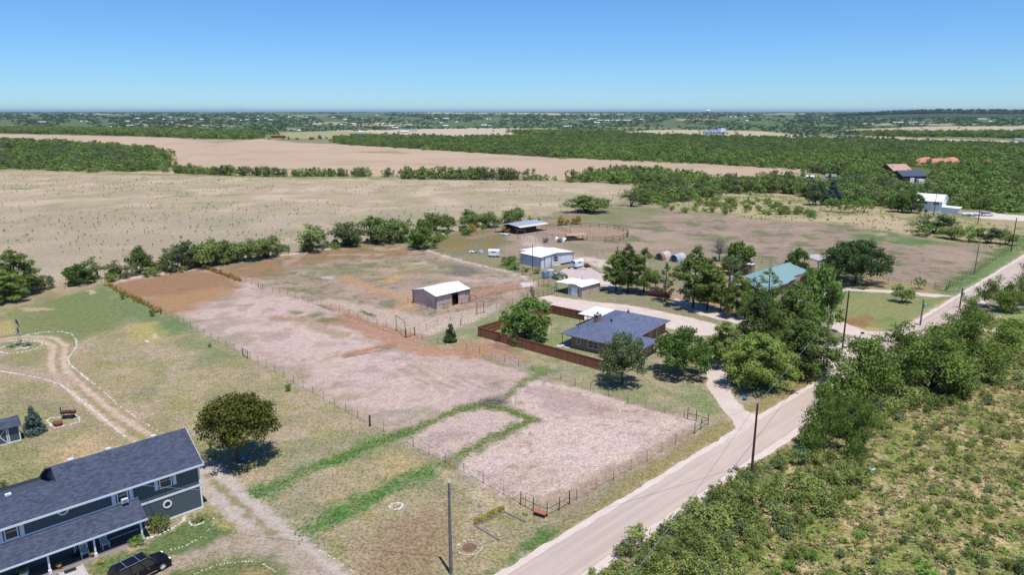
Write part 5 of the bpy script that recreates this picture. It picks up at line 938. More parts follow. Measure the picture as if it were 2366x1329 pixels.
# ------------------------------------------------------------ brick house with yard
def hip(b,x0,x1,y0,y1,z,s,m1,m2,ov=0,ends=(1,1),t=.1):
    """hip roof, ridge along x; ends=0 makes a gable"""
    hy=(y1-y0)/2; ym=(y0+y1)/2; zr=z+hy*s; a=x0+(hy if ends[0] else 0); c=x1-(hy if ends[1] else 0)
    b.poly([(x0,y0,z),(x1,y0,z),(c,ym,zr),(a,ym,zr)],m1,t); b.poly([(x1,y1,z),(x0,y1,z),(a,ym,zr),(c,ym,zr)],m1,t)
    if ends[0]: b.poly([(x0,y1,z),(x0,y0,z),(a,ym,zr)],m2,t)
    if ends[1]: b.poly([(x1,y0,z),(x1,y1,z),(c,ym,zr)],m2,t)
    return zr
def brick_house():
    r=thing('brick_house','low red brick house with blue-grey shingle hip roof and brick chimney','house',(10.97,125.44,0),R(53)); z=2.4
    SHX=shingle('blue_grey_shingles_side',(.105,.125,.19),True,big=.9)
    b=MB(); b.ext([(.9,.6),(.9,-13.1),(7.3,-13.1),(7.3,-8.0),(8.6,-8.0),(8.6,-9.3),(20.4,-9.3),(20.4,2.1),(5.,2.1),(5,.6)],'z',0,z,BRK); b.build('wall',r)
    b=MB(); hip(b,.6,21.,-10.05,2.85,2.45,.335,SHB,SHX); 
    # wing towards the board fence: ridge along y
    x0,x1,y0,y1=.35,8.1,-13.85,-4.; hx=(x1-x0)/2; xm=(x0+x1)/2; zr=2.47+hx*.335
    b.poly([(x0,y1+2.,2.47),(x0,y0,2.47),(xm,y0+hx,zr),(xm,y1+2.,zr)],SHX,.1); b.poly([(x0,y0,2.47),(x1,y0,2.47),(xm,y0+hx,zr)],SHB,.1); b.poly([(x1,y0,2.47),(x1,y1,2.47),(xm,y1,zr),(xm,y0+hx,zr)],SHX,.1)
    b.poly([(x0,1.3,2.47),(x0,-4,2.47),(x0+3.2,-4,2.47+3.2*.335+.01),(x0+.6,1.3,2.7)],SHX,.08); rf=b.build('roof',r)
    f=MB(); bt=paint('brown_fascia',(.09,.055,.045),.7,.1)
    for p,q in (((x0,1.3),(x0,y0)),((x0,y0),(x1,y0)),((x1,y0),(x1,-10.05)),((x1,-10.05),(21.,-10.05)),((21.,-10.05),(21.,2.85)),((.6,2.85),(5,2.85))):
        f.tube((p[0],p[1],2.38),(q[0],q[1],2.38),.075,.075,bt,4)
    f.build('fascia',r)
    b=MB(); b.box(6.9,8.3,-1.5,-.6,3.4,5.2,BRK); b.box(6.82,8.38,-1.58,-.52,5.2,5.3,M['concrete']); ch=b.build('chimney',r); b=MB(); b.tube((7.6,-1.05,5.3),(7.6,-1.05,5.55),.16,.16,M['steel'],8); b.tube((7.6,-1.05,5.62),(7.6,-1.05,5.66),.3,.3,M['steel'],10); b.build('cap',ch)
    b=MB(); b.box(6.7,8.5,-1.75,-1.5,3.55,3.85,paint('blue_flashing',(.12,.22,.32),.4,.1,metal=.4)); b.build('flashing',ch)
    for x,y in ((7.4,-4.2),(14.4,-4.0)): b=MB(); zz=2.45+(y+10.05)*.335; b.tube((x,y,zz-.1),(x,y,zz+.3),.14,.14,M['black'],8); b.ball((x,y,zz+.36),(.26,.26,.12),M['black'],10,5); b.build('roof_turbine',r)
    for x,y in ((3.4,.6),(4.7,-.6),(13,-6.5),(17,-2.6)): b=MB(); zz=2.45+(6.45-abs(y+3.6))*.335; b.tube((x,y,zz-.1),(x,y,zz+.3),.05,.05,M['black'],6); b.build('vent_pipe',r)
    win(r,'window',-1.35,-.75,1.1,2.0,.9,ax='x',grid=(1,2)); win(r,'window',-5.2,-3.1,.85,2.05,.9,ax='x',grid=(2,2)); win(r,'window',-10.6,-9.2,.85,2.05,.9,ax='x',grid=(2,2))
    win(r,'window',4.6,5.6,.9,2.0,-13.1,grid=(1,2)); win(r,'window',13.2,14.2,.9,2.0,-9.3,grid=(1,2)); win(r,'window',16.2,17.2,.9,2.0,-9.3,grid=(1,2))
    b=MB(); b.box(9.6,10.6,-9.34,-9.3,.1,2.15,M['dbark']); b.build('door',r)
    b=MB(); b.box(.0,5.,.6,3.4,0,.06,M['concrete']); b.build('patio',r)
    for x,y in ((.95,2.6),(4.9,2.6)): b=MB(); b.tube((x,y,0),(x,y,2.4),.06,.06,bt,6); b.build('patio_post',r)
    # white flat canopy at the back
    b=MB(); b.box(13.2,20.2,2.0,6.8,2.62,2.7,WROOFY); cn=b.build('canopy_roof',r); b=MB(); b.box(13.15,20.25,6.8,6.86,2.5,2.69,TEAL); b.box(13.14,13.2,2.0,6.8,2.5,2.69,TEAL); b.build('canopy_trim',cn)
    for x in (13.5,16.7,19.9): b=MB(); b.tube((x,6.5,0),(x,6.5,2.62),.07,.07,BRN,6); b.build('canopy_post',r)
brick_house(); BH=Matrix.Translation((10.97,125.44,0))@Matrix.Rotation(R(53),4,'Z')
b=MB(); b.box(-.9,.9,-.45,.45,.0,.3,M['concrete']); tag(b.build('patio_slab',None,BH@Vector((-.2,2.2,0)),R(53)),'pale low slab beside the patio of the brick house','slab')
b=MB(); b.tube((0,0,0),(0,0,1.),.25,.2,M['orange'],8); tag(b.build('orange_pot',None,BH@Vector((10.6,-10.6,0))),'small orange thing by the front corner of the brick house','pot')
# board fence round the yard
def board_fence(label,pts,hh=1.9,inside=None,name='board_fence'):
    r=thing(name,label,'fence',G(*pts[0])); base=G(*pts[0]); P=[G(*p)-base for p in pts]
    for i in range(len(P)-1):
        a,c=P[i],P[i+1]; d=(c-a); L=d.length; ang=math.atan2(d.y,d.x); sx=thing('x','','')if 0 else None
        b=MB(); rnd=random.Random(i); n=int(L/.6)
        for k in range(n):
            z=hh+rnd.uniform(-.02,.02); b.box(L*k/n,L*(k+1)/n-.004,-.012,.012,.03,z,FENCEB)
        o=b.build('boards',r,a,ang)
        b=MB(); sd=inside
        for z in (.4,1.05,1.65): b.box(0,L,sd*.014,sd*.06,z-.05,z+.05,FENCEIN)
        b.build('rails',o); m=max(2,int(L/2.4))
        for k in range(m+1): b=MB(); b.box(L*k/m-.045,L*k/m+.045,sd*.06,sd*.15,0,hh-.03,M['grwood']); b.build('post',r,a,ang)
        b=MB(); b.box(0,L,-.06,.07,hh+.02,hh+.05,FENCEIN); b.build('cap_rail',o)
    return r
board_fence('long side of the red-brown board fence facing the dirt paddocks',[(1104,777),(1392,858)],inside=1); board_fence('end of the red-brown board fence running back past the leafy tree',[(1104,777),(1275,725)],inside=-1); board_fence('inner red board fence behind the leafy tree, ending under the roof',[(1275,725),(1350,741)],inside=-1); board_fence('short return of the board fence at the grey-green tree, bright orange inside',[(1392,858),(1450,840)],inside=1)
# ------------------------------------------------------------ tan barn
def barn():
    A=G(1007.7,715.9); r=thing('barn','tan metal barn with white gable roof, dark open door and small window','barn',A,R(45.5)); L=9.9;D=8.2;z=3.1;za=4.05
    b=MB(); t=.06
    b.add([(0,0,0),(0,D,0),(0,D,z),(0,D/2,za),(0,0,z)],[(0,4,3,2,1)],TAN); b.add([(L,0,0),(L,D,0),(L,D,z),(L,D/2,za),(L,0,z)],[(0,1,2,3,4)],TAN); b.box(0,L,D-t,D,0,z,TAN)
    b.box(0,4.7,0,t,0,z,TAN); b.box(6.6,L,0,t,0,z,TAN); b.box(4.7,6.6,0,t,2.7,z,TAN); b.box(0.06,L-.06,.1,D-.1,-.02,.02,M['dbark']); b.build('wall',r)
    b=MB(); b.poly([(-.25,-.3,z-.02),(L+.25,-.3,z-.02),(L+.25,D/2,za+.08),(-.25,D/2,za+.08)],WROOF,.08); b.poly([(L+.25,D/2,za+.08),(L+.25,D+.3,z-.02),(-.25,D+.3,z-.02),(-.25,D/2,za+.08)],WROOF,.08); b.build('roof',r)
    b=MB(); 
    for x,y in ((-.03,-.03),(L+.03,-.03),(-.03,D+.03)): b.box(x-.07,x+.07,y-.07,y+.07,0,z-.1,TEAL)
    b.box(-.25,L+.25,-.36,-.3,z-.14,z,TEAL); b.tube((-.27,-.3,z-.02),(-.27,D/2,za+.05),.06,.06,TEAL,4); b.tube((-.27,D/2,za+.05),(-.27,D+.3,z-.02),.06,.06,TEAL,4); b.box(4.2,9.6,-.1,-.02,2.7,2.82,TEAL); b.build('trim',r)
    b=MB(); b.box(6.55,8.6,-.09,-.03,.1,2.7,TAN); b.build('sliding_door',r); b=MB(); b.box(4.85,5.6,1.2,1.26,.1,2.4,M['rust']); b.box(5.9,6.0,.4,3.,.1,1.4,M['rust']); b.build('stall_panel',r)
    win(r,'window',1.7,2.7,1.15,1.95,0,grid=(3,3),fr=.06); b=MB(); b.tube((9.1,-.25,2.6),(9.1,-.02,2.6),.14,.1,M['steel'],8); b.build('wall_lamp',r)
    b=MB(); b.box(4.6,6.7,-1.2,-.1,0,.04,paint('red_soil_pad',alb((205,150,125)),.95,.2)); b.build('doorstep',r)
    return r
barn(); BA=Matrix.Translation(G(1007.7,715.9))@Matrix.Rotation(R(45.5),4,'Z')
def pipefence(label,P,hh=1.3,rails=(1.25,.7),sp=2.8,mat=None,name='pipe_fence',world=False,rr=.04,closed=False,wires=0,pr=.05,group=None,cat='fence',tall=None,posts=True,mesh=False):
    mat=mat or M['rust']; P=[Vector((p[0],p[1],0)) if world else G(*p) for p in P]; base=P[0].copy(); r=thing(name,label,cat,base,0,group); P=[p-base for p in P]
    if closed: P.append(P[0])
    pm=None; rb_=MB(); cnt_=0; lst=[]
    for i in range(len(P)-1):
        L=(P[i+1]-P[i]).length; n=max(1,round(L/sp))
        for k in range(n+(1 if i==len(P)-2 and not closed else 0)): lst.append(P[i].lerp(P[i+1],k/n))
        for z in rails: rb_.tube(P[i]+Vector((0,0,z)),P[i+1]+Vector((0,0,z)),rr,rr,mat,4)
    if len(lst)>99: lst=lst[:99]
    b=MB(); b.tube((0,0,0),(0,0,hh),pr,pr*.85,mat,5); me=b.mesh('post'); rnd=random.Random(len(lst))
    for p in lst:
        o=link('post',me,r,p); o.rotation_euler=(rnd.uniform(-.03,.03),rnd.uniform(-.03,.03),0); 
        if rnd.random()<.2: o.scale=(1,1,.93)
    rb_.build('wires' if rr<.02 else 'rails',r); return r
def fl(P): return [tuple((BA@Vector((x,y,0)))[:2]) for x,y in P]
pipefence('pipe rail close around the gable end of the tan barn',fl([(-1.2,8.6),(-1.2,-.8),(4.4,-.9)]),1.3,(1.25,),2.6,world=True); pipefence('pipe rail right of the open door of the tan barn',fl([(6.9,-.8),(11.2,-.8),(11.2,.9)]),1.3,(1.25,),2.2,world=True)
# gates
def gate(label,a,c,hh=1.4,frame=0,world=False,mat=None,bars=5):
    A=G(*a);C=G(*c); d=C-A; L=d.length; r=thing('gate',label,'gate',A,math.atan2(d.y,d.x)); mat=mat or M['rust']
    b=MB()
    for k in range(bars): b.tube((.1,0,.2+(hh-.3)*k/(bars-1)),(L-.1,0,.2+(hh-.3)*k/(bars-1)),.025,.025,mat,4)
    for x in (.1,L/2,L-.1): b.tube((x,0,.2),(x,0,hh-.1),.03,.03,mat,4)
    b.build('gate_panel',r)
    for x in (0,L): b=MB(); b.tube((x,0,0),(x,0,frame or hh),.06,.06,mat,6); b.build('gate_post',r)
    if frame: b=MB(); b.tube((0,0,frame),(L,0,frame),.05,.05,mat,5); b.build('top_bar',r)
gate('tall framed pipe gateway with its gate swung open by the side yard',(938,781),(958,775),1.8); gate('tall arch of pipe at the paddock gap beside the swung gate',(916,765),(937,781),1.3,3.3,bars=2); gate('tall narrow framed gate at the end of the path to the tan barn',(1102,727),(1118,724),1.9,2.9,bars=2); gate('small gate frame above the leafy tree',(1219,691),(1234,686),1.,1.6,bars=2)
gate('brown wood gate frame in the fence between the two upper paddocks',(597,664),(607,668),1.3,bars=2,mat=M['wood']); gate('pair of dark posts with rails in the left paddock fence',(562,824),(573,830),1.6,bars=2,mat=M['dgreen'])
# farm fences
WIR=(1.2,.85,.5)
pipefence('long wire fence between the left lawn and the ploughed paddock',[(242,656),(370,722),(560,820),(855,982),(1030,1070),(1215,1172)],1.35,WIR,3.2,rr=.009,pr=.035,name='wire_fence'); pipefence('wire fence between the ploughed paddock and the back paddock',[(470,620),(597,664),(700,693),(765,713),(850,742),(916,765)],1.3,WIR,3.4,rr=.009,pr=.035,name='wire_fence')
pipefence('wire fence from the side yard to the corral corner by the drive',[(975,786),(1049,802),(1108,816),(1230,858),(1364,903),(1450,933),(1581,967)],1.3,WIR,3.3,rr=.009,pr=.035,name='wire_fence'); pipefence('roadside wire fence of the pink dirt corral',[(1605,1000),(1561,1027),(1495,1067),(1418,1110),(1332,1158),(1315,1166)],1.5,WIR,3.4,rr=.009,pr=.035,name='wire_fence')
pipefence('wire fence between the tan barn and the side lawn',[(960,776),(1011,751),(1068,736),(1100,728)],1.3,WIR,3.4,rr=.009,pr=.035,name='wire_fence'); pipefence('wire fence from the barn gate up to the small pen',[(1118,724),(1148,714),(1219,691)],1.3,WIR,6,rr=.009,pr=.04,name='wire_fence'); pipefence('back wire fence under the mesquite row',[(120,664),(235,653),(430,624),(640,594),(860,561),(985,577)],1.2,WIR,4,rr=.009,pr=.035,name='wire_fence')
pipefence('wire fence up the far side of the back paddock to the shed pen',[(985,577),(1060,602),(1170,627),(1245,645)],1.3,WIR,3.6,rr=.009,pr=.035,name='wire_fence'); pipefence('low fence of the pasture along the far side',[(1500,492),(1640,503),(1800,514),(1960,522),(2110,547)],1.2,WIR,6,rr=.009,pr=.035,name='wire_fence')
pipefence('wire fence along the far road beside the green verge',[(2190,668),(2251,632),(2300,600),(2366,560)],1.3,WIR,4,rr=.009,pr=.04,name='wire_fence'); pipefence('metal-post fence of the scrub land on the right side of the road',[(1400,1360),(1449,1322),(1506,1283),(1650,1181),(1699,1149),(1777,1090)],1.2,WIR,4.4,mat=M['steel'],rr=.007,pr=.03,name='wire_fence')
for lab,P in (('dark green pipe braces at the corral corner by the bench',[(1203,1168),(1232,1182),(1264,1195),(1292,1181),(1316,1167)]),('dark green pipe braces at the corral corner by the drive',[(1588,969),(1608,974),(1636,983),(1619,993),(1605,1004)])): pipefence(lab,P,1.75,(.95,),2.2,mat=M['dgreen'],rr=.045,pr=.06,name='corner_brace')
b=MB(); b.tube((0,0,0),(0,0,1.7),.13,.12,M['dbark'],8); tag(b.build('fence_post',None,G(855,986)),'thick dark wooden post near the lower end of the left fence','post'); b=MB(); b.tube((0,0,0),(0,0,1.6),.13,.12,M['wood'],8); tag(b.build('fence_post',None,G(372,727)),'thick brown wooden post beside the second small bush','post')
b=MB(); b.tube((0,0,0),(0,0,1.5),.09,.09,paint('blue_pipe',(.06,.16,.22),.5,.1),8); tag(b.build('standpipe',None,G(1065,752)),'short blue-grey standpipe on the side lawn','standpipe')
pipefence('small pipe pen left of the tan shed carport',[(1226,672),(1234,690),(1266,683),(1281,678)],1.6,(1.5,.9,.3),1.6); pipefence('tall pen frame behind the tan shed carport',[(1232,668),(1268,658),(1284,663)],2.4,(2.3,),2.2,mat=M['dgreen'])
pipefence('rustic fence between the tan shed and the first pine',[(1385,668),(1405,668),(1425,674),(1450,678)],1.1,(1.,.5),2.2); pipefence('low wire fence in front of the concrete slab',[(1296,655),(1316,652),(1345,648)],1.2,(1.1,),3,rr=.012)
# stable yards: round pen and alleys
pen=[(1398,559),(1432,556),(1450,548),(1450,538),(1420,530),(1385,527),(1342,525),(1318,527)]
pipefence('curved dark pipe fence of the round pen',[(1346,558)]+pen,1.7,(1.65,1.1,.6),3.2,mat=M['dgreen'],rr=.06,pr=.08); pipefence('straight pipe alley from the stable to the round pen',[(1252,528),(1290,532),(1318,540)],1.6,(1.5,1.,.5),3.); pipefence('front pipe fence of the stable yard',[(1212,552),(1225,560),(1237,562),(1260,562),(1290,560)],1.5,(1.4,.8),3.2,mat=M['grwood']); gate('tall gateway of pipe in front of the stable',(1196,551),(1212,553),1.2,3.,bars=2,mat=M['grwood'])
pipefence('pipe fence inside the stable yard toward the low hay shelter',[(1240,545),(1262,548),(1290,552),(1320,551)],1.5,(1.4,.8),3.2); b=MB(); b.box(-.7,.7,-.08,.08,.1,2.1,paint('teal_panel',(.03,.2,.17),.5,.1)); tag(b.build('teal_panel',None,G(1452,548),R(80)),'teal panel at the right tip of the round pen','panel')
# ------------------------------------------------------------ tan shed with carport
def tan_shed():
    A=G(1342.7,688.1); r=thing('tan_shed','small tan metal shed with grey roller door and white carport roof','shed',A,R(45)); z=2.55;za=2.95;D=4.1;L=7.
    b=MB(); b.ext([(0,0),(D,0),(D,z),(D/2,za),(0,z)],'x',0,L,TAN); b.build('wall',r)
    b=MB(); b.poly([(-.15,-.2,z),(L+.15,-.2,z),(L+.15,D/2,za+.06),(-.15,D/2,za+.06)],WROOF,.06); b.poly([(L+.15,D/2,za+.06),(L+.15,D,z+.06),(-.15,D,z+.06),(-.15,D/2,za+.06)],WROOF,.06); b.build('roof',r)
    b=MB(); b.poly([(-.2,D+.01,z+.08),(L-.9,D+.01,z+.08),(L-.9,8.2,z-.05),(-.2,8.2,z-.05)],WROOF,.06); b.build('carport_roof',r)
    for x,y in ((0.3,8.),(5.8,8.)): b=MB(); b.tube((x,y,0),(x,y,z-.1),.07,.07,TEAL,6); b.build('carport_post',r)
    b=MB(); b.box(-.06,.0,-.06,.06,0,z,TEAL); b.box(-.1,L,-.26,-.2,z-.1,z+.02,TEAL); b.box(L-.05,L+.05,-.06,.0,0,z,TEAL); b.tube((-.18,-.2,z-.02),(-.18,D/2,za),.05,.05,TEAL,4); b.tube((-.18,D/2,za),(-.18,8.2,z-.1),.05,.05,TEAL,4); b.build('trim',r)
    b=MB(); b.box(-.05,0,1.2,3.,0,2.05,ROLL); b.build('roller_door',r); b=MB(); b.box(-.12,-.06,.65,.85,1.,2.2,M['rust']); b.build('leaning_board',r)
tan_shed()
for i,x in enumerate((1340,1356)):
    r=thing('culvert_pipe',['left of two corrugated pipe halves behind the tan shed roof','right of two corrugated pipe halves behind the tan shed roof'][i],'culvert',G(x,663),R(40)); b=MB(); n=9
    pts=[(1.1*math.cos(math.pi*k/n),1.0*math.sin(math.pi*k/n)) for k in range(n+1)]
    for k in range(n): b.poly([(0,*pts[k]),(2.6,*pts[k]),(2.6,*pts[k+1]),(0,*pts[k+1])],GALV,.04)
    b.build('shell',r)
# ------------------------------------------------------------ metal workshop
def workshop():
    A=G(1248.9,621.2); r=thing('workshop','long pale blue metal workshop with white low gable roof and roller door','workshop',A,R(40)); L=12.8;D=8.6;z=3.25;za=3.85;xm=6.0
    b=MB(); b.box(0,.05,0,D,0,z-.05,GALV); b.build('side_wall',r); b=MB(); b.ext([(.05,0),(7.3,0),(7.3,za-.15),(xm,za-.06),(.05,z-.06)],'y',0,.1,LILAC); b.build('front_wall',r); b=MB(); b.ext([(7.3,0),(L,0),(L,z-.06),(7.3,za-.15)],'y',0,.1,CREAM); b.box(L-.05,L,.1,D,0,z-.08,CREAM); b.box(0.05,L-.05,D-.05,D,0,z,GALV); b.build('wall',r)
    b=MB(); b.poly([(-.15,-.25,z),(xm,-.25,za),(xm,D+.2,za),(-.15,D+.2,z)],WROOFY,.08); b.poly([(xm,-.25,za),(L+.15,-.25,z),(L+.15,D+.2,z),(xm,D+.2,za)],WROOFY,.08); b.build('roof',r)
    b=MB(); b.poly([(3.,D+.2,z+.35),(L-2,D+.2,z+.2),(L-2,D+4.2,z-.1),(3.,D+4.2,z-.1)],WROOFY,.06); b.build('lean_to_roof',r)
    for x in (3.2,7,L-2.2): b=MB(); b.tube((x,D+4,0),(x,D+4,z-.15),.07,.07,M['rust'],6); b.build('lean_to_post',r)
    b=MB(); b.box(7.8,12.1,-.06,0,.45,2.5,ROLL); b.build('roller_door',r); b=MB(); b.box(7.8,12.1,-.02,.0,.02,.45,DARK); b.build('door_gap',r)
    b=MB(); b.box(1.65,5.0,-.12,-.04,.1,2.75,LILAC); b.build('sliding_door',r); b=MB(); b.box(1.5,1.62,-.06,0,.1,2.9,DARK); b.box(5.0,6.4,-.14,-.04,2.5,3.2,panel('grey_patch_sheet',(.30,.31,.38),step=.2)); b.build('dark_gap',r)
    b=MB(); bt=paint('purple_brown_trim',(.12,.09,.10),.6,.1); b.box(-.05,.06,-.05,.05,0,z-.1,bt); b.box(L-.05,L+.06,-.05,.05,0,z-.1,bt); b.tube((-.15,-.27,z-.03),(xm,-.27,za-.03),.06,.06,bt,4); b.tube((xm,-.27,za-.03),(L+.15,-.27,z-.03),.06,.06,bt,4); b.box(-.2,-.14,-.25,D+.2,z-.12,z+.01,bt); b.build('trim',r)
workshop(); WS=Matrix.Translation(G(1248.9,621.2))@Matrix.Rotation(R(40),4,'Z')
r=thing('drum_fan','round caged fan on a post in front of the workshop','fan',WS@Vector((4.6,-1.3,0)),R(10)); b=MB(); b.tube((-1.2,0,0),(-1.2,0,2.9),.08,.07,M['rust'],6); b.tube((-1.2,0,2.2),(0,0,2.4),.05,.05,M['rust'],5); b.build('post',r)
b=MB(); b.tube((0,-.05,2.4),(0,.1,2.4),.72,.72,M['black'],18)
for k in range(10): a=k*math.pi/5; b.tube((.1*math.cos(a),-.08,2.4+.1*math.sin(a)),(.68*math.cos(a),-.08,2.4+.68*math.sin(a)),.035,.035,M['steel'],4)
b.build('fan_drum',r)
r=thing('water_tank','small galvanised water tank with pipe rails in front of the workshop','water tank',G(1272,641),R(40)); b=MB(); b.tube((0,0,.05),(0,0,2.0),.95,.95,GALV,16); b.build('tank',r); b=MB(); b.box(-2.6,-1.1,-.6,.6,.1,1.9,panel('blue_grey_sheet',(.22,.32,.42),step=.25)); b.build('side_tank',r); b=MB(); b.box(-2.8,1.2,-1.1,-1.05,1.85,1.95,M['rust']); b.build('rail',r)
def junk(label,x,y,s,cols,seed):
    rnd=random.Random(seed); r=thing('junk_heap',label,'junk heap',G(x,y),0); 
    for i,(n_,c) in enumerate(cols):
        b=MB(); m=paint(n_,c,.6,.3)
        for k in range(4): q=(rnd.uniform(-s,s),rnd.uniform(-s*.4,s*.4)); b.ball((q[0],q[1],.2*s),(.35*s*rnd.uniform(.6,1.2),.25*s,.3*s*rnd.uniform(.6,1.2)),m,7,5,.3,rnd)
        b.build(['sheets','scrap','bags'][i%3],r)
junk('pale junk heap at the left corner of the concrete slab',1291,636,1.6,[('pale_scrap',(.55,.55,.56)),('blue_scrap',(.10,.14,.25)),('grey_scrap',(.3,.36,.4))],1); junk('heap of pale blue and white things left of the stable',1165,544,1.7,[('pale_scrap',0),('teal_scrap',(.25,.4,.45)),('grey_scrap',0)] if 0 else [('pale_scrap',(.5,.5,.5)),('teal_scrap',(.25,.4,.45)),('grey_scrap',(.3,.36,.4))],2)
junk('pale boards and branches left of the far horse trailer',1100,584,1.8,[('bone_boards',(.55,.53,.48)),('grey_scrap',(.3,.3,.3))],4)
for i,(x,y,l) in enumerate(((1315,621.5,'left'),(1329,622,'middle'))): b=MB(); b.tube((-.5,0,.1),(.5,0,.12),.1,.08,M['rust'],6); b.tube((0,-.1,.25),(0,.12,.3),.28,.28,M['black'],10); tag(b.build('iron_part',None,G(x,y),R(20)),l+' rusty wheel and axle lying on the slab','scrap iron')
b=MB(); b.box(-1.6,1.6,-.08,.08,.03,.12,M['rust']); tag(b.build('iron_beam',None,G(1343,623),R(-8)),'long rusty beam on the slab in front of the near horse trailer','scrap iron')
r=thing('riding_mower','small red riding mower behind the near horse trailer','mower',G(1357,618),R(30)); b=MB(); b.box(-.75,.1,-.4,.4,.35,.75,M['red']); b.box(.1,.8,-.3,.3,.3,.65,M['red']); b.build('body',r); b=MB(); b.box(-.3,.05,-.2,.2,.75,1.1,M['black']); b.build('seat',r)
for x in (-.5,.55):
    for s in (-1,1): b=MB(); b.tube((x,s*.35,.25),(x,s*.55,.25),.25,.25,M['black'],10); b.build('wheel',r)
b=MB(); b.ball((0,0,.4),(.5,.4,.4),M['red'],8,5); tag(b.build('red_drum',None,G(1350,615)),'red tank beside the riding mower','tank')
b=MB(); b.tube((0,0,0),(0,0,.9),.3,.3,M['rust'],8); tag(b.build('rusty_barrel',None,G(1309,644)),'small rusty barrel at the slab fence','barrel')
def trailer(label,x,y,rz,slat=False):
    r=thing('horse_trailer',label,'horse trailer',G(x,y),rz,'white horse trailers'); w_=paint('white_trailer_paint',(.72,.75,.78),.35,.06); L=3.4;W=1.9
    b=MB(); n=6; pr=[(-W/2,.45),(-W/2,1.9)]+[(-W/2*math.cos(math.pi*k/n)*.98,1.9+.4*math.sin(math.pi*k/n)) for k in range(1,n)]+[(W/2,1.9),(W/2,.45)]; b.ext(pr,'x',-L/2,L/2,w_); b.build('body',r)
    b=MB(); b.tube((L/2,0,.45),(L/2+1.2,0,.45),.05,.05,M['steel'],5); b.tube((L/2,.6,.45),(L/2+1.2,0,.45),.04,.04,M['steel'],4); b.tube((L/2,-.6,.45),(L/2+1.2,0,.45),.04,.04,M['steel'],4); b.build('tongue',r)
    for s in (-1,1):
        b=MB(); b.box(-.9,.9,s*W/2-.02*s,s*(W/2+.16),.62,.7,w_); b.build('fender',r)
        for xx in (-.42,.42):
            b=MB(); b.tube((xx,s*(W/2-.06),.34),(xx,s*(W/2+.12),.34),.34,.34,M['black'],14); wr=b.build('wheel',r); b=MB(); b.tube((xx,s*(W/2+.12),.34),(xx,s*(W/2+.14),.34),.17,.16,w_,10); b.build('rim',wr)
        b=MB(); b.box(-.7,.6,s*(W/2+.003)-.004,s*(W/2+.003)+.004,1.45,1.75,M['glass']); b.build('window',r)
    for e in (-1,1):
        for s in (-1,1): b=MB(); b.box(e*(L/2+.003)-.005,e*(L/2+.003)+.005,s*.45-.35,s*.45+.35,1.35,1.95,M['glass']); b.build('window',r)
    b=MB(); b.box(-L/2-.02,-L/2,-.02,.02,.5,2.1,M['steel']); b.build('rear_door_seam',r)
    return r
trailer('white horse trailer standing on the concrete slab',1334,618,R(38)); trailer('white horse trailer parked alone in the weeds left of the workshop',1142,593,R(-8))
# ------------------------------------------------------------ open stable
def stable():
    A=G(1197.7,541.1); r=thing('stable','long open-sided dark stable with bluish metal roof','stable',A,R(42)); L=9.
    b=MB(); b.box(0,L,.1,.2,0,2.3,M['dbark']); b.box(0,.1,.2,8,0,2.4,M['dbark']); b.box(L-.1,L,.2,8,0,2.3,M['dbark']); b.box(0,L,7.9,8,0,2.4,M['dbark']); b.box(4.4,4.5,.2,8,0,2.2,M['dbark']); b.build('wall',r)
    b=MB()
    for x in (.8,2.6,3.6,5.8,7.4): b.box(x,x+.12,.02,.1,0,2.2,M['wood'])
    b.box(3.0,3.5,.05,.1,.1,2.,M['rust']); b.build('stall_front',r)
    b=MB(); b.poly([(-1.2,-.2,2.95),(13.6,-.2,2.95),(13.6,4.2,3.3),(-1.2,4.2,3.3)],BLROOF,.07); b.poly([(13.6,4.2,3.3),(13.6,10.6,2.6),(-4.4,8.6,2.5),(-1.2,4.2,3.3)],BLROOF,.07); b.build('roof',r)
    b=MB(); b.poly([(-.2,-1.3,2.45),(13.9,-1.3,2.45),(13.7,-.22,2.98),(-1.,-.22,2.98)],paint('pale_tan_metal_sheet',(.55,.48,.40),.5,.08),.05); b.build('awning',r)
    for x,y,z in ((-3.9,7.9,2.4),(13.2,-.8,2.4),(11.2,-.6,2.4),(13.2,6,2.6),(-1,0,2.7),(13.2,9.8,2.4)): b=MB(); b.tube((x,y,0),(x,y,z),.08,.08,M['wood'],6); b.build('post',r)
stable()
b=MB(); b.tube((0,0,0),(0,0,1.2),.12,.1,M['orange'],6); b.box(-.25,.25,-.25,.25,1.2,1.5,M['red']); tag(b.build('marker_post',None,G(1174,541)),'red and yellow post at the corner of the stable','post')
r=thing('hay_shelter','low rusty flat-roofed hay shelter beside the round pen','shelter',G(1312,556),R(20)); b=MB(); b.box(-.3,6.8,-1.7,2.2,1.85,1.95,paint('rust_tan_roof_sheet',(.40,.27,.18),.7,.2)); b.build('roof',r)
for x in (0,3.2,6.5):
    for y in (-1.5,2.): b=MB(); b.box(x-.08,x+.08,y-.08,y+.08,0,1.85,M['wood']); b.build('post',r)
b=MB(); b.box(.1,3.,-1.2,1.8,0,1.2,paint('old_hay',(.2,.15,.1),.95,.3)); b.build('hay_stack',r)
for x,y,l in ((1286.5,556,'small white calf hut left of the hay shelter'),(1304,558,'larger white calf hut in front of the hay shelter')):
    r=thing('calf_hut',l,'calf hut',G(x,y),R(-60)); b=MB(); b.ball((0,0,.0),(.95,.85,1.35),M['white'],12,8); b.build('dome',r); b=MB(); b.box(.72,.97,-.3,.3,0,.75,DARK); b.build('opening',r)
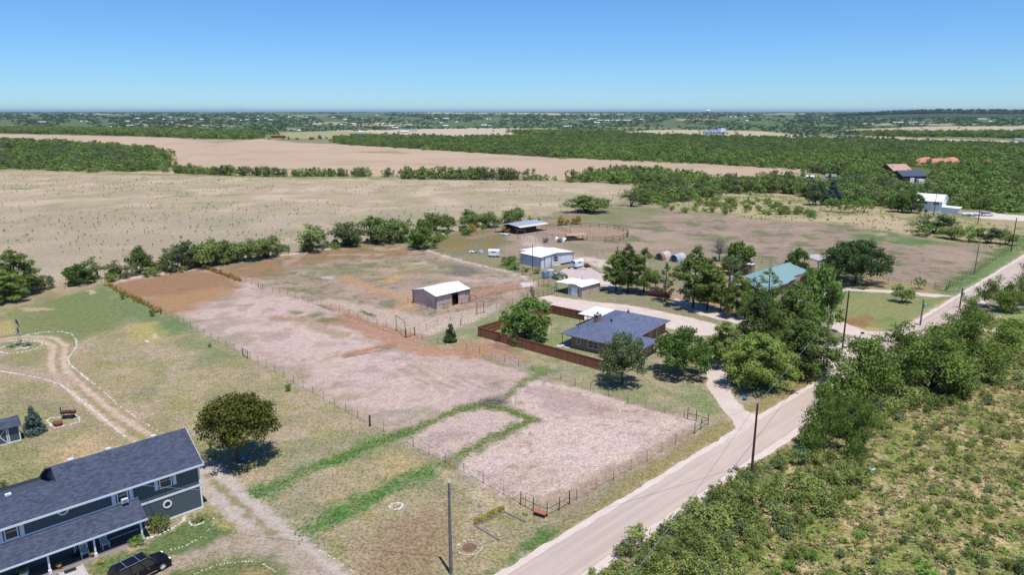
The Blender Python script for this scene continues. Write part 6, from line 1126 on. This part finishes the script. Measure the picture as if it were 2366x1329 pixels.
# ------------------------------------------------------------ hoop sheds
def hoop(x,y,rz,cols,label):
    r=thing('hoop_shed',label,'hoop shed',G(x,y),rz); n=8; Wd=1.4;Ht=2.1; P=[(Wd*math.cos(math.pi*k/n),Ht*math.sin(math.pi*k/n)) for k in range(n+1)]
    for j,c in enumerate(cols):
        b=MB(); x0=-3+5*j/len(cols); x1=-3+5*(j+1)/len(cols)
        for k in range(n): b.poly([(x0,*P[k]),(x1,*P[k]),(x1,*P[k+1]),(x0,*P[k+1])],c,.04)
        b.build('roof_section',r)
    b=MB(); b.ext(P,'x',1.6,1.66,M['grwood']); b.ext(P,'x',-2.9,-2.84,panel('rusty_end_sheet',(.25,.2,.18),step=.2,dirt=(.2,.08,.05))); b.build('end_wall',r); b=MB(); b.box(-2.98,-2.9,-.55,.55,0,1.9,TEAL); b.build('door',r)
CRM=paint('cream_sheet',(.50,.45,.37),.5,.1); BLU=paint('faded_blue_sheet',(.28,.38,.52),.5,.1)
hoop(1534,598,R(48),[paint('rust_sheet',(.28,.15,.11),.7,.2),CRM,CRM],'hoop-roofed shed with rusty front and cream back, left one of the pair'); hoop(1568,602,R(48),[BLU,CRM],'hoop-roofed shed with a blue front section, right one of the pair')
# ------------------------------------------------------------ green-roofed house
def green_house():
    A=Vector((78.82,183.72,0)); r=thing('ranch_house','long low house under a sea-green metal hip roof among pines','house',A,R(45)); z=2.6
    SG=panel('green_metal_roof_side',(.20,.31,.30),(.15,.25,.24),step=.4,width=.08,axis='y',rough=.35,spec=.5)
    b=MB(); b.box(-30,-4.4,-1.8,7.,0,z-.1,BRK); b.build('wall',r); b=MB(); b.poly([(-20.,-2.7,z),(-13.7,-2.5,z),(-13.7,-1.5,z+.3),(-3.9,-1.5,z+.05),(-7.6,2.7,4.9),(-17.,2.7,4.9)],GROOF,.1)
    b.poly([(-3.9,-1.5,z+.05),(-3.9,8.2,z+.05),(-7.6,2.7,4.9)],SG,.1); b.poly([(-3.9,8.2,z),(-21,8.2,z),(-17,2.7,4.9),(-7.6,2.7,4.9)],GROOF,.1); b.poly([(-20,-2.7,z),(-17,2.7,4.9),(-21,8.2,z),(-24,4,z+.2)],SG,.1); b.build('roof',r)
    b=MB(); b.poly([(-32.,-3.2,z-.05),(-19.,-3.0,z-.03),(-19.,1.,3.5),(-32.,1.,3.5)],GROOF,.1); b.poly([(-32,1,3.5),(-19,1,3.5),(-19,5,z),(-32,5,z)],GROOF,.1); b.build('roof',r)
    b=MB(); b.tube((-3.9,-1.52,z-.03),(-13.7,-2.5,z-.06),.07,.07,M['rust'],4); b.build('fascia',r)
    win(r,'window',-8,-6.8,1,2,-1.8,grid=(2,2)); win(r,'window',-12,-10.8,1,2,-1.8,grid=(2,2))
green_house()
r=thing('outdoor_fireplace','square stone outdoor chimney left of the green roof','fireplace',G(1733,636),R(45)); b=MB(); b.box(-.9,.9,-.8,.8,0,3.,ROCK); b.box(-1.,1.,-.9,.9,3.,3.15,M['stone']); b.build('chimney',r); b=MB(); b.tube((0,0,3.15),(0,0,3.6),.25,.25,M['steel'],8); b.tube((0,0,3.65),(0,0,3.75),.35,.35,M['black'],8); b.build('cap',r)
b=MB(); b.box(-4.,0,-.1,.1,0,1.8,M['dbark']); tag(b.build('dark_garden_wall',None,G(1727,637),R(0)),'dark board wall between the rounded tree and the outdoor chimney','wall')
pipefence('dark rail fence along the pasture behind the green roof',[(1740,608),(1780,613),(1870,625),(1905,634)],1.3,(1.2,.7),3.2,mat=M['dbark']); pipefence('dark pipe fence from the huge oak to the far road',[(1905,634),(2000,646),(2052,653),(2105,660),(2159,668),(2186,672)],1.4,(1.3,.8),5,mat=M['dgreen']); pipefence('dark panel gate where the pasture fence meets the far road',[(2159,668),(2186,672),(2195,664)],1.8,(1.7,1.3,.9,.5),2.,mat=M['dbark'],name='corner_gate')
def carport():
    A=G(1889,632); r=thing('metal_carport','grey metal carport with closed right side near the huge oak','carport',A,R(45)); z=3.6; gm=panel('grey_carport_sheet',(.42,.39,.38),step=.3,width=.08)
    b=MB(); b.poly([(-.2,-.2,z),(5.6,-.2,z),(5.6,3.,z+.6),(-.2,3.,z+.6)],gm,.06); b.poly([(5.6,3.,z+.6),(5.6,6.2,z),(-.2,6.2,z),(-.2,3.,z+.6)],gm,.06); b.build('roof',r); b=MB(); b.box(0,5.4,-.05,.05,0,z-.05,gm); b.build('side_wall',r)
    for x,y in ((0,.1),(0,6.),(5.4,6.)): b=MB(); b.tube((x,y,0),(x,y,z),.08,.08,M['wood'],6); b.tube((x,y+(1 if y<1 else -1)*.9,z),(x,y,z-.9),.05,.05,M['wood'],5); b.build('post',r)
carport()
# pickup under the pines
def pickup(label,x,y,rz):
    r=thing('pickup_truck',label,'pickup truck',G(x,y),rz); bp=paint('dark_red_car_paint',(.16,.012,.012),.25,.05,spec=.6); L=5.4
    b=MB(); b.box(-2.7,-.6,-.95,.95,.5,1.1,bp); b.box(-.6,2.7,-.95,.95,.5,1.08,bp); b.build('body',r); b=MB(); b.box(-2.55,-.7,-.8,.8,1.08,1.12,M['black']); b.build('bed',r)
    b=MB(); b.add([(-.6,-.9,1.08),(1.5,-.9,1.08),(1.5,.9,1.08),(-.6,.9,1.08),(-.4,-.75,1.8),(.8,-.75,1.8),(.8,.75,1.8),(-.4,.75,1.8)],[(0,1,5,4),(2,3,7,6),(1,2,6,5),(3,0,4,7)],M['glass']); b.build('windows',r); b=MB(); b.box(-.45,.85,-.77,.77,1.78,1.83,bp); b.build('roof',r)
    for xx in (-1.7,1.7):
        for s in (-1,1): b=MB(); b.tube((xx,s*.75,.4),(xx,s*.97,.4),.4,.4,M['black'],12); b.build('wheel',r)
    for s in (-1,1): b=MB(); b.box(-2.74,-2.68,s*.8-.1,s*.8+.1,.7,1.05,M['red']); b.build('tail_light',r)
pickup('dark red pickup truck half hidden in the shade of the pines',1524,685,R(150)); car('parked_car','dark car roof glimpsed behind the near pines of the clump',G(1715,800),R(60),('slate_car_paint',(.05,.06,.08)),4.8,1.85,1.55,False)
# ------------------------------------------------------------ white house far right and its sheds
def white_house():
    A=G(2173.8,492.4); r=thing('farmhouse','tall white two-storey house with white barn-shaped roof and side garage','house',A,R(139)); z=5.; L=12.;D=9.5
    # local x runs left along the long wall (towards the dark trees), y away from the camera
    b=MB(); b.box(0,L,-D,0,0,z,WSID); prof=[(0,z),(-D,z),(-D+.9,z+1.7),(-D/2,z+2.7),(-.0,z)]
    b.ext([(0,z),(-D,z),(-D+.6,z+1.4),(-D*.42,z+2.5)],'x',.05,L-.05,WSID); b.build('wall',r)
    b=MB(); b.poly([(-.4,.5,z-.15),(L+.4,.5,z-.15),(L+.4,-D*.42,z+2.65),(-.4,-D*.42,z+2.65)][::-1],WROOF,.1); b.poly([(-.4,-D*.42,z+2.65),(L+.4,-D*.42,z+2.65),(L+.4,-D+.5,z+1.6),(-.4,-D+.5,z+1.6)][::-1],WROOF,.1); b.poly([(-.4,-D+.5,z+1.6),(L+.4,-D+.5,z+1.6),(L+.4,-D-.3,z-.5),(-.4,-D-.3,z-.5)][::-1],WROOF,.1); b.build('roof',r)
    dk=paint('dark_blue_shutter',(.03,.05,.09),.6,.1)
    for x in (1.7,6.3,8.7): 
        win(r,'window',x,x+1.1,z-1.5,z-.5,0,sgn=1,grid=(2,2)); b=MB(); b.box(x-.5,x-.1,0,.05,z-1.6,z-.4,dk); b.box(x+1.2,x+1.6,0,.05,z-1.6,z-.4,dk); b.build('shutter',r)
    b=MB(); b.box(7.6,8.4,0,.06,0,2.1,dk); b.build('door',r); win(r,'window',9.6,10.6,1,2,0,sgn=1,grid=(2,2))
    win(r,'window',-5.6,-4.8,z+.2,z+1.2,0,ax='x',grid=(1,2)); b=MB(); b.box(-.05,0,-3.4,-2.5,z-.3,z+1.6,dk); b.build('loft_door',r)
    b=MB(); b.box(-6.4,-.05,-6.2,-.1,0,2.5,WSID); b.build('garage_wall',r); b=MB(); b.poly([(-6.7,.2,2.55),(-.02,.2,2.75),(-.02,-6.5,2.75),(-6.7,-6.5,2.55)][::-1],WROOF,.1); b.build('garage_roof',r)
    b=MB(); b.box(-6.45,-6.4,-5.4,-1.,.1,2.1,panel('garage_door_panels',(.5,.55,.6),step=.5,axis='z')); b.build('garage_door',r); b=MB(); b.box(5.2,6.1,.3,1.1,0,.9,M['black']); b.build('cooling_unit',r)
white_house()
car('white_car','white estate car parked on the pale drive by the white house',G(2280,499),R(4),('white_car_paint',(.7,.72,.74)),4.9,1.9,1.7)
r=thing('wrapped_boat','long low boat under a grey-white cover on a trailer beside the white garage','boat',G(2243,499),R(2)); b=MB(); cv=paint('grey_white_cover',(.5,.52,.55),.8,.2)
for k in range(5): b.ball((-3+1.5*k,0,.8+.15*(k%2)),(1.1,.9,.55),cv,10,6)
b.build('cover',r); b=MB(); b.box(-3.8,3.6,-.7,.7,.3,.5,M['steel']); b.build('trailer',r)
for s in (-1,1): b=MB(); b.tube((-1,s*.7,.32),(-1,s*.9,.32),.32,.32,M['black'],10); b.build('wheel',r)
def simple(name,label,cat,x,y,rz,L,D,z,za,wm,rm,loc=None,group=None,door=None,ov=.25):
    r=thing(name,label,cat,loc or G(x,y),rz,group); b=MB(); b.ext([(0,0),(D,0),(D,z),(D/2,za),(0,z)],'x',0,L,wm); b.build('wall',r)
    b=MB(); k=(za-z)/(D/2); b.poly([(-ov,-ov,z-k*ov+.05),(L+ov,-ov,z-k*ov+.05),(L+ov,D/2,za+.05),(-ov,D/2,za+.05)],rm,.06); b.poly([(L+ov,D/2,za+.05),(L+ov,D+ov,z-k*ov+.05),(-ov,D+ov,z-k*ov+.05),(-ov,D/2,za+.05)],rm,.06); b.build('roof',r)
    if door: b=MB(); b.box(door[0],door[1],-.05,0,0,door[2],door[3]); b.build('door',r)
    return r
simple('small_shed','little white shed left of the dark trees at the white house','shed',2042,471,R(5),3.4,3.2,2.2,2.9,M['white'],WROOF); simple('small_shed','tiny pale shed with a brown side in the wood','shed',1862,417,R(-25),4.4,3.4,2.6,3.2,paint('pink_beige_wall',(.45,.36,.31),.7,.1),WROOF,door=(2.8,3.8,2.,M['rust']))
simple('small_shed','pale shed with grey gable roof beside the dark conifer in the wood','shed',1907,417,R(-20),6.,6,2.7,4.,paint('pink_grey_wall',(.5,.42,.39),.7,.1),panel('grey_roof_sheet',(.20,.21,.24),axis='x'))
simple('barn','dark blue-roofed red-brown barn in the wood at right','barn',2084,423,R(8),16,13,4.2,7.2,paint('oxblood_wall',(.07,.025,.022),.7,.2),DKROOF,door=(5.2,8.,3.2,ROLL)); b=MB(); b.box(0,4,-1.5,1.5,0,2.3,M['white']); tag(b.build('camper',None,G(2119,423),R(8)),'small white camper in front of the dark-roofed barn','camper')
r=simple('house','house with a pink-tan hip roof behind the dark-roofed barn','house',2064,405,R(12),15,15,3.,7.,paint('dark_brick_wall',(.12,.06,.05),.8,.2),paint('pink_tan_shingle',(.42,.26,.20),.9,.15,1.2))
def mound(name,label,P,hh,c,seed):
    # heap of bare soil: ridge of noise over a footprint
    p0=G(*P[0]);p1=G(*P[1]); d=p1-p0; L=d.length; q=Vector((-d.y,d.x,0)).normalized(); W=L*.28; nx,ny=40,12; vs=[];fs=[]
    for j in range(ny+1):
        for i in range(nx+1):
            u=i/nx;v=j/ny; e=min(1,u*9,(1-u)*9)*math.sin(math.pi*v)**.6; zz=hh*e*(.7+.6*float(vn(np.array([u*L]),np.array([v*W]),L*.08,seed)[0])); vs.append(p0+d*u+q*W*(v-.2)+Vector((0,0,zz-.1)))
    for j in range(ny):
        for i in range(nx): a=j*(nx+1)+i; fs.append((a,a+1,a+nx+2,a+nx+1))
    b=MB(); b.add(vs,fs,paint('red_clay',c,.95,.25,.2)); o=b.build(name); o['label']=label; o['category']='soil heap'; o['group']='red soil heaps'
mound('soil_heap','largest red clay heap in the wood above the pink-roofed house',[(2114,381),(2225,381)],5.5,(.50,.22,.14),3); mound('soil_heap','small red clay heap right of the largest one',[(2262,379),(2296,379)],4,(.36,.13,.08),4); mound('soil_heap','red clay heap near the right edge of the photo',[(2322,379),(2362,379)],3,(.36,.13,.08),5)
# ------------------------------------------------------------ power poles and lines
TOPS={}
def pole(k,label,bx,by,tx,ty,mat='pole',xf=0,arm=0,lamp=0,r0=.17):
    p=G(bx,by); h=HT(bx,by,ty); r=thing('power_pole',label,'power pole',p,0,'power poles'); b=MB(); b.tube((0,0,0),(0,0,h),r0,r0*.68,M[mat],10); b.build('pole',r); TOPS[k]=p+Vector((0,0,h))
    b=MB(); b.tube((0,0,h),(0,0,h+.16),.04,.06,M['white'],6); b.build('insulator',r)
    if xf: b=MB(); b.tube((.42,0,h-1.9),(.42,0,h-.9),.27,.27,paint('transformer_grey_blue',(.35,.45,.52),.5,.1),12); b.tube((.2,0,h-1.2),(.42,0,h-1.2),.05,.05,M['steel'],4); b.build('transformer',r)
    if arm: b=MB(); b.box(-1.1,1.1,-.06,.06,h-.5,h-.38,M['wood']); b.build('crossarm',r)
    if lamp: b=MB(); b.tube((0,0,h-.3),(-1.3,0,h-.1),.03,.03,M['steel'],5); b.ball((-1.35,0,h-.2),(.22,.22,.14),M['steel'],8,5); b.build('street_lamp',r)
pole('A','grey weathered pole at the bottom centre of the photo',1042,1327,1038,1117,'polegrey'); pole('B','brown pole on the right edge of the road, nearest to the camera but one',1735,1108,1742,932); pole('C','tall brown pole where the drives meet',1946,808,1957,672); pole('D','reddish pole with transformer in front of the pine row',1678,738,1684,628,xf=1); pole('E','grey pole with lamp and transformer at the lawn corner',2126,752,2129,692,'polegrey',1,lamp=1)
pole('F','pole with transformer sticking out of the mesquites at the far turn',2217,712,2221,666,xf=1,lamp=1); pole('G','bluish grey pole in the pasture by the far road',2251,634,2256,551,'polegrey',r0=.13); pole('H','dark pole at the far roadside right of the pasture',2336,581,2345,503); pole('I','dark pole between the thicket and the pale drive',2259,518,2266,462); pole('J','dark pole in front of the white house wall',2157,499,2160,448)
pole('K','brown pole with transformer behind the leftmost pine',1425,618,1430,569,xf=1); pole('L','thin dark pole before the left wall of the workshop',1230,625,1233,565,r0=.12); pole('N','short pole between the pine clump and the lawn loop',1917,748,1920,697,'pole',lamp=1); pole('O','distant pole in the wood by the small sheds',1889,412,1891,379,r0=.14); pole('P','distant pole by the spruce trees',2038,470,2042,430,r0=.14); pole('Q','distant pole at the red clay heap',2123,384,2124,370,r0=.14)
b=MB(); h=HT(1915,752,700); b.tube((0,0,0),(0,0,h),.05,.05,paint('pale_blue_pipe',(.2,.4,.5),.5,.1),6); tag(b.build('service_mast',None,G(1915,750)),'thin pale blue mast beside the short pole at the lawn loop','mast')
def wire(label,a,c,sag=.6,r_=.022):
    a=Vector(a);c=Vector(c); b=MB(); n=10
    for k in range(n):
        def q(t): p=a.lerp(c,t); p.z-=sag*4*t*(1-t); return p
        b.tube(q(k/n),q((k+1)/n),r_,r_,M['steel'],4,cap=False)
    tag(b.build('power_line'),label,'power line','power lines')
off=lambda v,x,y,z:v+Vector((x,y,z))
wire('line from the near brown pole to the tall pole at the drives',TOPS['B'],TOPS['C']); wire('line from the near brown pole back towards the camera and out of the picture',TOPS['B'],Vector((2,35,10.)),.5); wire('line from the tall pole at the drives to the reddish pole',TOPS['C'],off(TOPS['D'],0,0,-.3)); wire('line from the tall pole at the drives to the lamp pole at the lawn corner',TOPS['C'],TOPS['E']); wire('line from the lamp pole to the far turn pole',TOPS['E'],TOPS['F']); wire('line along the far road to the bluish pole',TOPS['F'],TOPS['G']); wire('line from the bluish pole to the far roadside pole',TOPS['G'],TOPS['H'])
wire('upper line over the front lawn at the grey pole',TOPS['A'],GW(-6,-.3,5.2),.9); wire('line from the grey pole along the road verge',TOPS['A'],off(TOPS['B'],0,0,-.4),.7)
# mailbox, meters and cabinets by the drive
r=thing('mailbox','dark mailbox on a slanted white post by the drive','mailbox',G(1984,784)); b=MB(); b.tube((0,0,0),(.5,0,1.1),.05,.05,M['stone'],5); b.build('post',r); b=MB(); b.box(.3,.9,-.15,.15,1.1,1.4,M['black']); b.build('box',r)
r=thing('meter_cabinet','pale meter box and dark cabinet at the foot of the tall pole','cabinet',G(1955,803)); b=MB(); b.box(-.3,.3,-.2,.2,.6,1.7,M['shutter']); b.build('meter_box',r); b=MB(); b.box(.5,1.7,-.4,.4,.1,.9,M['black']); b.build('cabinet',r)
b=MB(); b.tube((0,0,0),(0,0,.9),.16,.16,M['shutter'],8); tag(b.build('utility_pedestal',None,G(2308,739)),'small pale pedestal on the lawn at the right edge','pedestal')
b=MB(); b.box(-.5,.5,-.3,.3,.1,.7,paint('blue_box',(.06,.1,.2),.5,.1)); tag(b.build('stock_trough',None,G(1915,637),R(10)),'dark blue trough in the shade of the huge oak','trough')
b=MB(); b.box(-.5,.5,-.4,.4,.1,.9,paint('blue_box',(.06,.1,.2),.5,.1)); tag(b.build('blue_barrel_box',None,G(1650,601)),'dark blue box beside the bare grey tree','box'); b=MB(); b.ball((0,0,.3),(.35,.3,.3),paint('blue_tarp',(.05,.16,.42),.5,.2),8,5); tag(b.build('blue_bucket',None,G(1721,925)),'small blue bucket in the shade under the nearest pine','bucket')
# brush pile in the corral
r=thing('brush_pile','flat pile of grey dead branches at the corral gap','brush pile',G(1140,930)); b=MB(); rr=random.Random(8)
for k in range(160): a=rr.uniform(0,6.28); c=Vector((rr.gauss(0,1.2),rr.gauss(0,.7),rr.uniform(.05,.45))); d=Vector((math.cos(a),math.sin(a),rr.uniform(-.15,.15)))*rr.uniform(.4,1.1); b.tube(c-d,c+d,.02,.012,LM['dead'],3,cap=False)
b.build('branches',r)
# ------------------------------------------------------------ far country: houses, bales, towers
RF=[paint('far_white_roof',(.72,.76,.80),.5,.05),paint('far_grey_roof',(.25,.28,.33),.7,.1),paint('far_dark_roof',(.09,.11,.16),.7,.1),paint('far_tan_roof',(.42,.33,.27),.8,.1),paint('far_teal_roof',(.14,.34,.36),.6,.1)]; WL=[paint('far_pale_wall',(.55,.52,.48),.8,.1),paint('far_brown_wall',(.22,.17,.14),.8,.1)]
fh=[(38,282,13,2),(95,283,26,0),(30,261,8,0),(107,258,20,0),(175,263,16,0),(188,263,6,0),(226,263,6,0),(232,276,9,0),(188,281,6,0),(200,281,5,0),(252,294,11,0),(276,295,14,3),(301,291,24,0),(303,263,10,0),(320,274.5,22,0),(340,261,8,0),(346,275,12,0),(295,281,9,0),(379,277,7,0),(391,271.5,14,0),(395,283.5,9,0),(422,276.5,11,0),(468,291.5,11,0),(515,290,19,1),(465,277,8,0),(538,275.5,10,0),(558,279,8,0),(572,278,13,0),(520,300,14,0),(551,259.5,12,0),(595,277,8,0),(480,300,20,2),
 (615,274,9,0),(625,278,10,0),(670,271.5,9,0),(693,270.5,14,3),(704,273.,12,0),(728,288,19,0),(673,300,24,3),(691,302.5,7,0),(745,298,12,2),(787,289,12,0),(816,287,13,0),(849,287,26,1),(881,286,16,0),(770,272,8,0),(798,277,8,0),(802,271.5,8,4),(838,275,6,0),(905,292,18,0),(913,296,14,0),(930,294,9,1),(950,291,9,0),(898,300,26,2),(835,306,12,0),(825,312,34,2),(950,303,24,4),(936,306,18,0),(937,283,20,1),(1006,275,7,0),(1030,275,14,0),(1020,285,7,0),(1030,291,12,0),(1055,283,5,0),(1119,290,13,0),(1132,292,8,0),(1129,276,10,0),(1170,276.5,15,3),(1105,265,8,1),(871,267,6,0),
 (1250,278,14,0),(1305,277,12,0),(1337,276.5,16,1),(1358,278,12,0),(1370,275,18,0),(1392,279,24,0),(1422,279,36,0),(1380,284,14,0),(1245,292,16,2),(1312,293,20,0),(1342,290,14,4),(1450,279,20,0),(1483,276.5,10,0),(1377,255.8,6,0),(1572,258,8,0),(1689,271,5,0),(1700,271,5,0),(1722,270.5,6,0),(1738,267,9,1),(1726,280,8,0),
 (1905,272,16,1),(1925,271.5,12,2),(2075,283.5,22,0),(2095,283,8,1),(2111,283.5,20,0),(2140,284,13,0),(2150,284,10,2),(2270,276,20,0),(2289,281.5,6,0),(2360,311,22,1),(2355,324,20,1)]
for i,(x,y,wp,k) in enumerate(fh):
    m=mpp(x,y); L=wp*m; D=min(L*.45,30); z=max(3.,min(2.4*m,9)); rz=R(rs.uniform(-12,12))
    simple('farmstead_building',['tiny distant white-roofed building among the far trees','tiny distant grey-roofed building among the far trees','tiny distant dark-roofed house among the far trees','tiny distant tan-roofed building among the far trees','tiny distant teal-roofed building among the far trees'][k],'building',0,0,rz,L,D,z*.6,z,WL[i%2],RF[k],loc=G(x-wp/2,y),group='distant %s-roofed buildings'%['white','grey','dark','tan','teal'][k])
b=MB(); b.box(0,24,0,.3,0,3.5,M['red']); tag(b.build('red_container',None,G(626,318.5)),'dark red container far off at the edge of the field','container')
def far_ranch():
    m=mpp(1655,310); r=thing('far_ranch_house','pale ranch house with grey-blue roofs alone in the far dry field','house',G(1628,310),0); k=m
    bl=paint('slate_blue_roof',(.16,.2,.29),.7,.1); 
    for x0,x1,z,za in ((0,16,4.,7.),(14,34,4.5,9.),(32,50,5,11.)):
        b=MB(); b.ext([(0,0),(14,0),(14,z),(7,za-.3),(0,z)],'x',x0*k,x1*k,M['white']); b.build('wall',r); b=MB(); b.poly([(x0*k-.6,-1,z-.3),(x1*k+.6,-1,z-.3),(x1*k+.6,7,za),(x0*k-.6,7,za)],bl,.2); b.poly([(x1*k+.6,7,za),(x1*k+.6,15,z-.3),(x0*k-.6,15,z-.3),(x0*k-.6,7,za)],bl,.2); b.build('roof',r)
    b=MB(); b.ext([(36*k,5),(48*k,5),(42*k,11.5)],'y',-4,7,M['white']); b.build('gable',r)
    for x in (3,8,20,26,42): b=MB(); b.box(x*k,x*k+2,-.1,0,1,3,M['glass']); b.build('window',r)
far_ranch(); sheet('driveway',[(1600,315),(1608,311),(1618,308.5),(1622,309),(1612,312),(1606,315.5)],lime,.03,1.,4.,seed=21)
BM=MB(); BM.tube((-1,0,1.1),(1,0,1.1),1.15,1.15,paint('pale_hay_bale',(.62,.58,.48),.9,.1),12); bme=BM.mesh('hay_bale'); got=[];k=0
while len(got)<72 and k<4000:
    k+=1; x=rs.uniform(1945,2366); y=rs.uniform(293,307)
    if not inpoly(x,y,[(1945,302),(2040,297),(2150,293),(2366,292.5),(2366,307.5),(2200,307),(2050,304)]): continue
    p=G(x,y)
    if any((p-q).length<22 for q in got): continue
    got.append(p); o=link('hay_bale',bme,None,p,rs.uniform(0,3.1)); o.scale=(1.25,)*3; tag(o,'round pale hay bale in the distant field at right','hay bale','hay bales in the distant field')
r=thing('water_tower','white ball-topped water tower on a pale stem on the horizon','water tower',G(1635,269.5)); h=HT(1635,269.5,253.); b=MB(); b.tube((0,0,0),(0,0,h*.25),h*.14,h*.09,M['white'],14,cap=False); b.tube((0,0,h*.25),(0,0,h*.68),h*.09,h*.1,paint('blue_grey_steel',(.18,.28,.42),.5,.05),14,cap=False); b.build('stem',r); b=MB(); b.ball((0,0,h*.84),(h*.28,h*.28,h*.16),M['white'],18,10); b.build('tank',r)
r=thing('radio_mast','thin lattice radio mast on the horizon at left','radio mast',G(558.5,260.5)); h=HT(558.5,260.5,234); b=MB(); w_=h*.018
for s in range(3): a=s*2.094; b.tube((w_*math.cos(a),w_*math.sin(a),0),(w_*.7*math.cos(a),w_*.7*math.sin(a),h),h*.008,h*.008,M['steel'],4)
for k in range(24):
    for s in range(3): a=s*2.094;c=a+2.094; b.tube((w_*math.cos(a),w_*math.sin(a),h*k/24),(w_*math.cos(c),w_*math.sin(c),h*(k+1)/24),h*.004,h*.004,M['steel'],3)
b.box(-w_*2,w_*2,-w_,w_,h*.97,h,M['steel']); b.build('lattice',r)
tb=M['white']; bt_=MB(); bt_.tube((0,0,0),(0,0,90),2.4,1.6,tb,8); tme=bt_.mesh('tower'); bb=MB(); bb.box(-3,7,-2,2,88.5,92.5,tb); nme=bb.mesh('nacelle'); bl=MB(); bl.add([(0,-1.,2),(0,1.6,6),(0,.5,52),(0,-.3,52),(.7,0,4),(.3,0,40)],[(0,1,2,3),(0,4,5,3),(1,4,5,2)],tb); blm=bl.mesh('blade')
for i,(x,s) in enumerate(((510,.5),(636,.45),(670,.9),(702,1.1),(732,1.),(758,.8),(773,.8),(787,.7),(803,1.2),(808,1.),(815,.8),(892,1.),(922,.9),(934,1.25),(943,1.15),(960,.7),(985,.8),(998,1.1),(1014,.9),(1075,.7),(1092,.9),(1110,.6),(1175,.5),(1395,.5))):
    sc=s*1.25; r=thing('wind_turbine','tiny white wind turbine on the horizon','wind turbine',(math.tan(math.atan((x-CX)/F))*15000/math.cos(0),15000,-2),rs.uniform(-.6,.6),'wind turbines on the horizon'); r.scale=(sc,)*3
    link('tower',tme,r); link('nacelle',nme,r); a0_=rs.uniform(0,2)
    for k in range(3): o=link('blade',blm,r,(-3.4,0,90.5)); o.rotation_euler=(a0_+k*2.094,0,0)
# low wooded rise on the right of the horizon
def rise(name,x0,x1,ytop,D,seed,lab):
    n=60; vs=[];fs=[]; c=CH+(HZ-ytop)/F*D
    for j,(dd,hf) in enumerate(((-500,0),(-250,.6),(0,1),(700,.9),(1500,0))):
        for i in range(n+1):
            u=i/n; X=((x0+(x1-x0)*u)-CX)/F*D*1.03; e=min(1,u*5,(1-u)*5)**.7; vs.append((X*(D+dd)/D,D+dd,c*hf*e*(.75+.35*float(vn(np.array([X]),np.array([j*30.]),400,seed)[0]))-.5 if hf else -.6))
    for j in range(4):
        for i in range(n): a=j*(n+1)+i; fs.append((a,a+1,a+n+2,a+n+1))
    b=MB(); b.add(vs,fs,paint('wooded_rise_cover',(.035,.06,.035),.95,.3,.02)); o=b.build(name); tag(o,None,None,None,'structure'); return vs[n+1:3*(n+1)]+vs[:n+1]
pv_=rise('hills',1880,2700,254.2,5200,3,'')
pts=[];sc_=[]
for k in range(1500):
    i=rs.randrange(60); j=rs.random(); a=Vector(pv_[61+i]) if j>.5 else Vector(pv_[i]); c=Vector(pv_[i+1 if j<=.5 else 62+i]); t=rs.random(); p=a.lerp(c,t)
    if rs.random()<.5: q=Vector(pv_[min(60,i)]); p=p.lerp(q,rs.random())
    pts.append((p.x,p.y,p.z)); s=rs.uniform(1.2,2.6); sc_.append((s*1.3,s*1.3,s))
scatter('hill_trees',pts,sc_,crowns(['dist0','dist1']),label='dark trees covering the low rise on the right horizon',cat='distant trees')
fin_ground()
# ------------------------------------------------------------ air
hz=NT('thin_haze'); hz.n.remove(hz.b); pv=hz.n.new('ShaderNodeVolumePrincipled'); pv.inputs['Color'].default_value=(.66,.86,1,1); pv.inputs['Density'].default_value=HAZE; pv.inputs['Anisotropy'].default_value=.2
hz.t.links.new(pv.outputs[0],hz.out.inputs['Volume']); b=MB(); b.box(-62000,62000,-62000,90000,-1.,165,hz.m); ho=b.build('haze'); tag(ho,'thin blue summer haze over the whole plain','haze',None,'stuff')
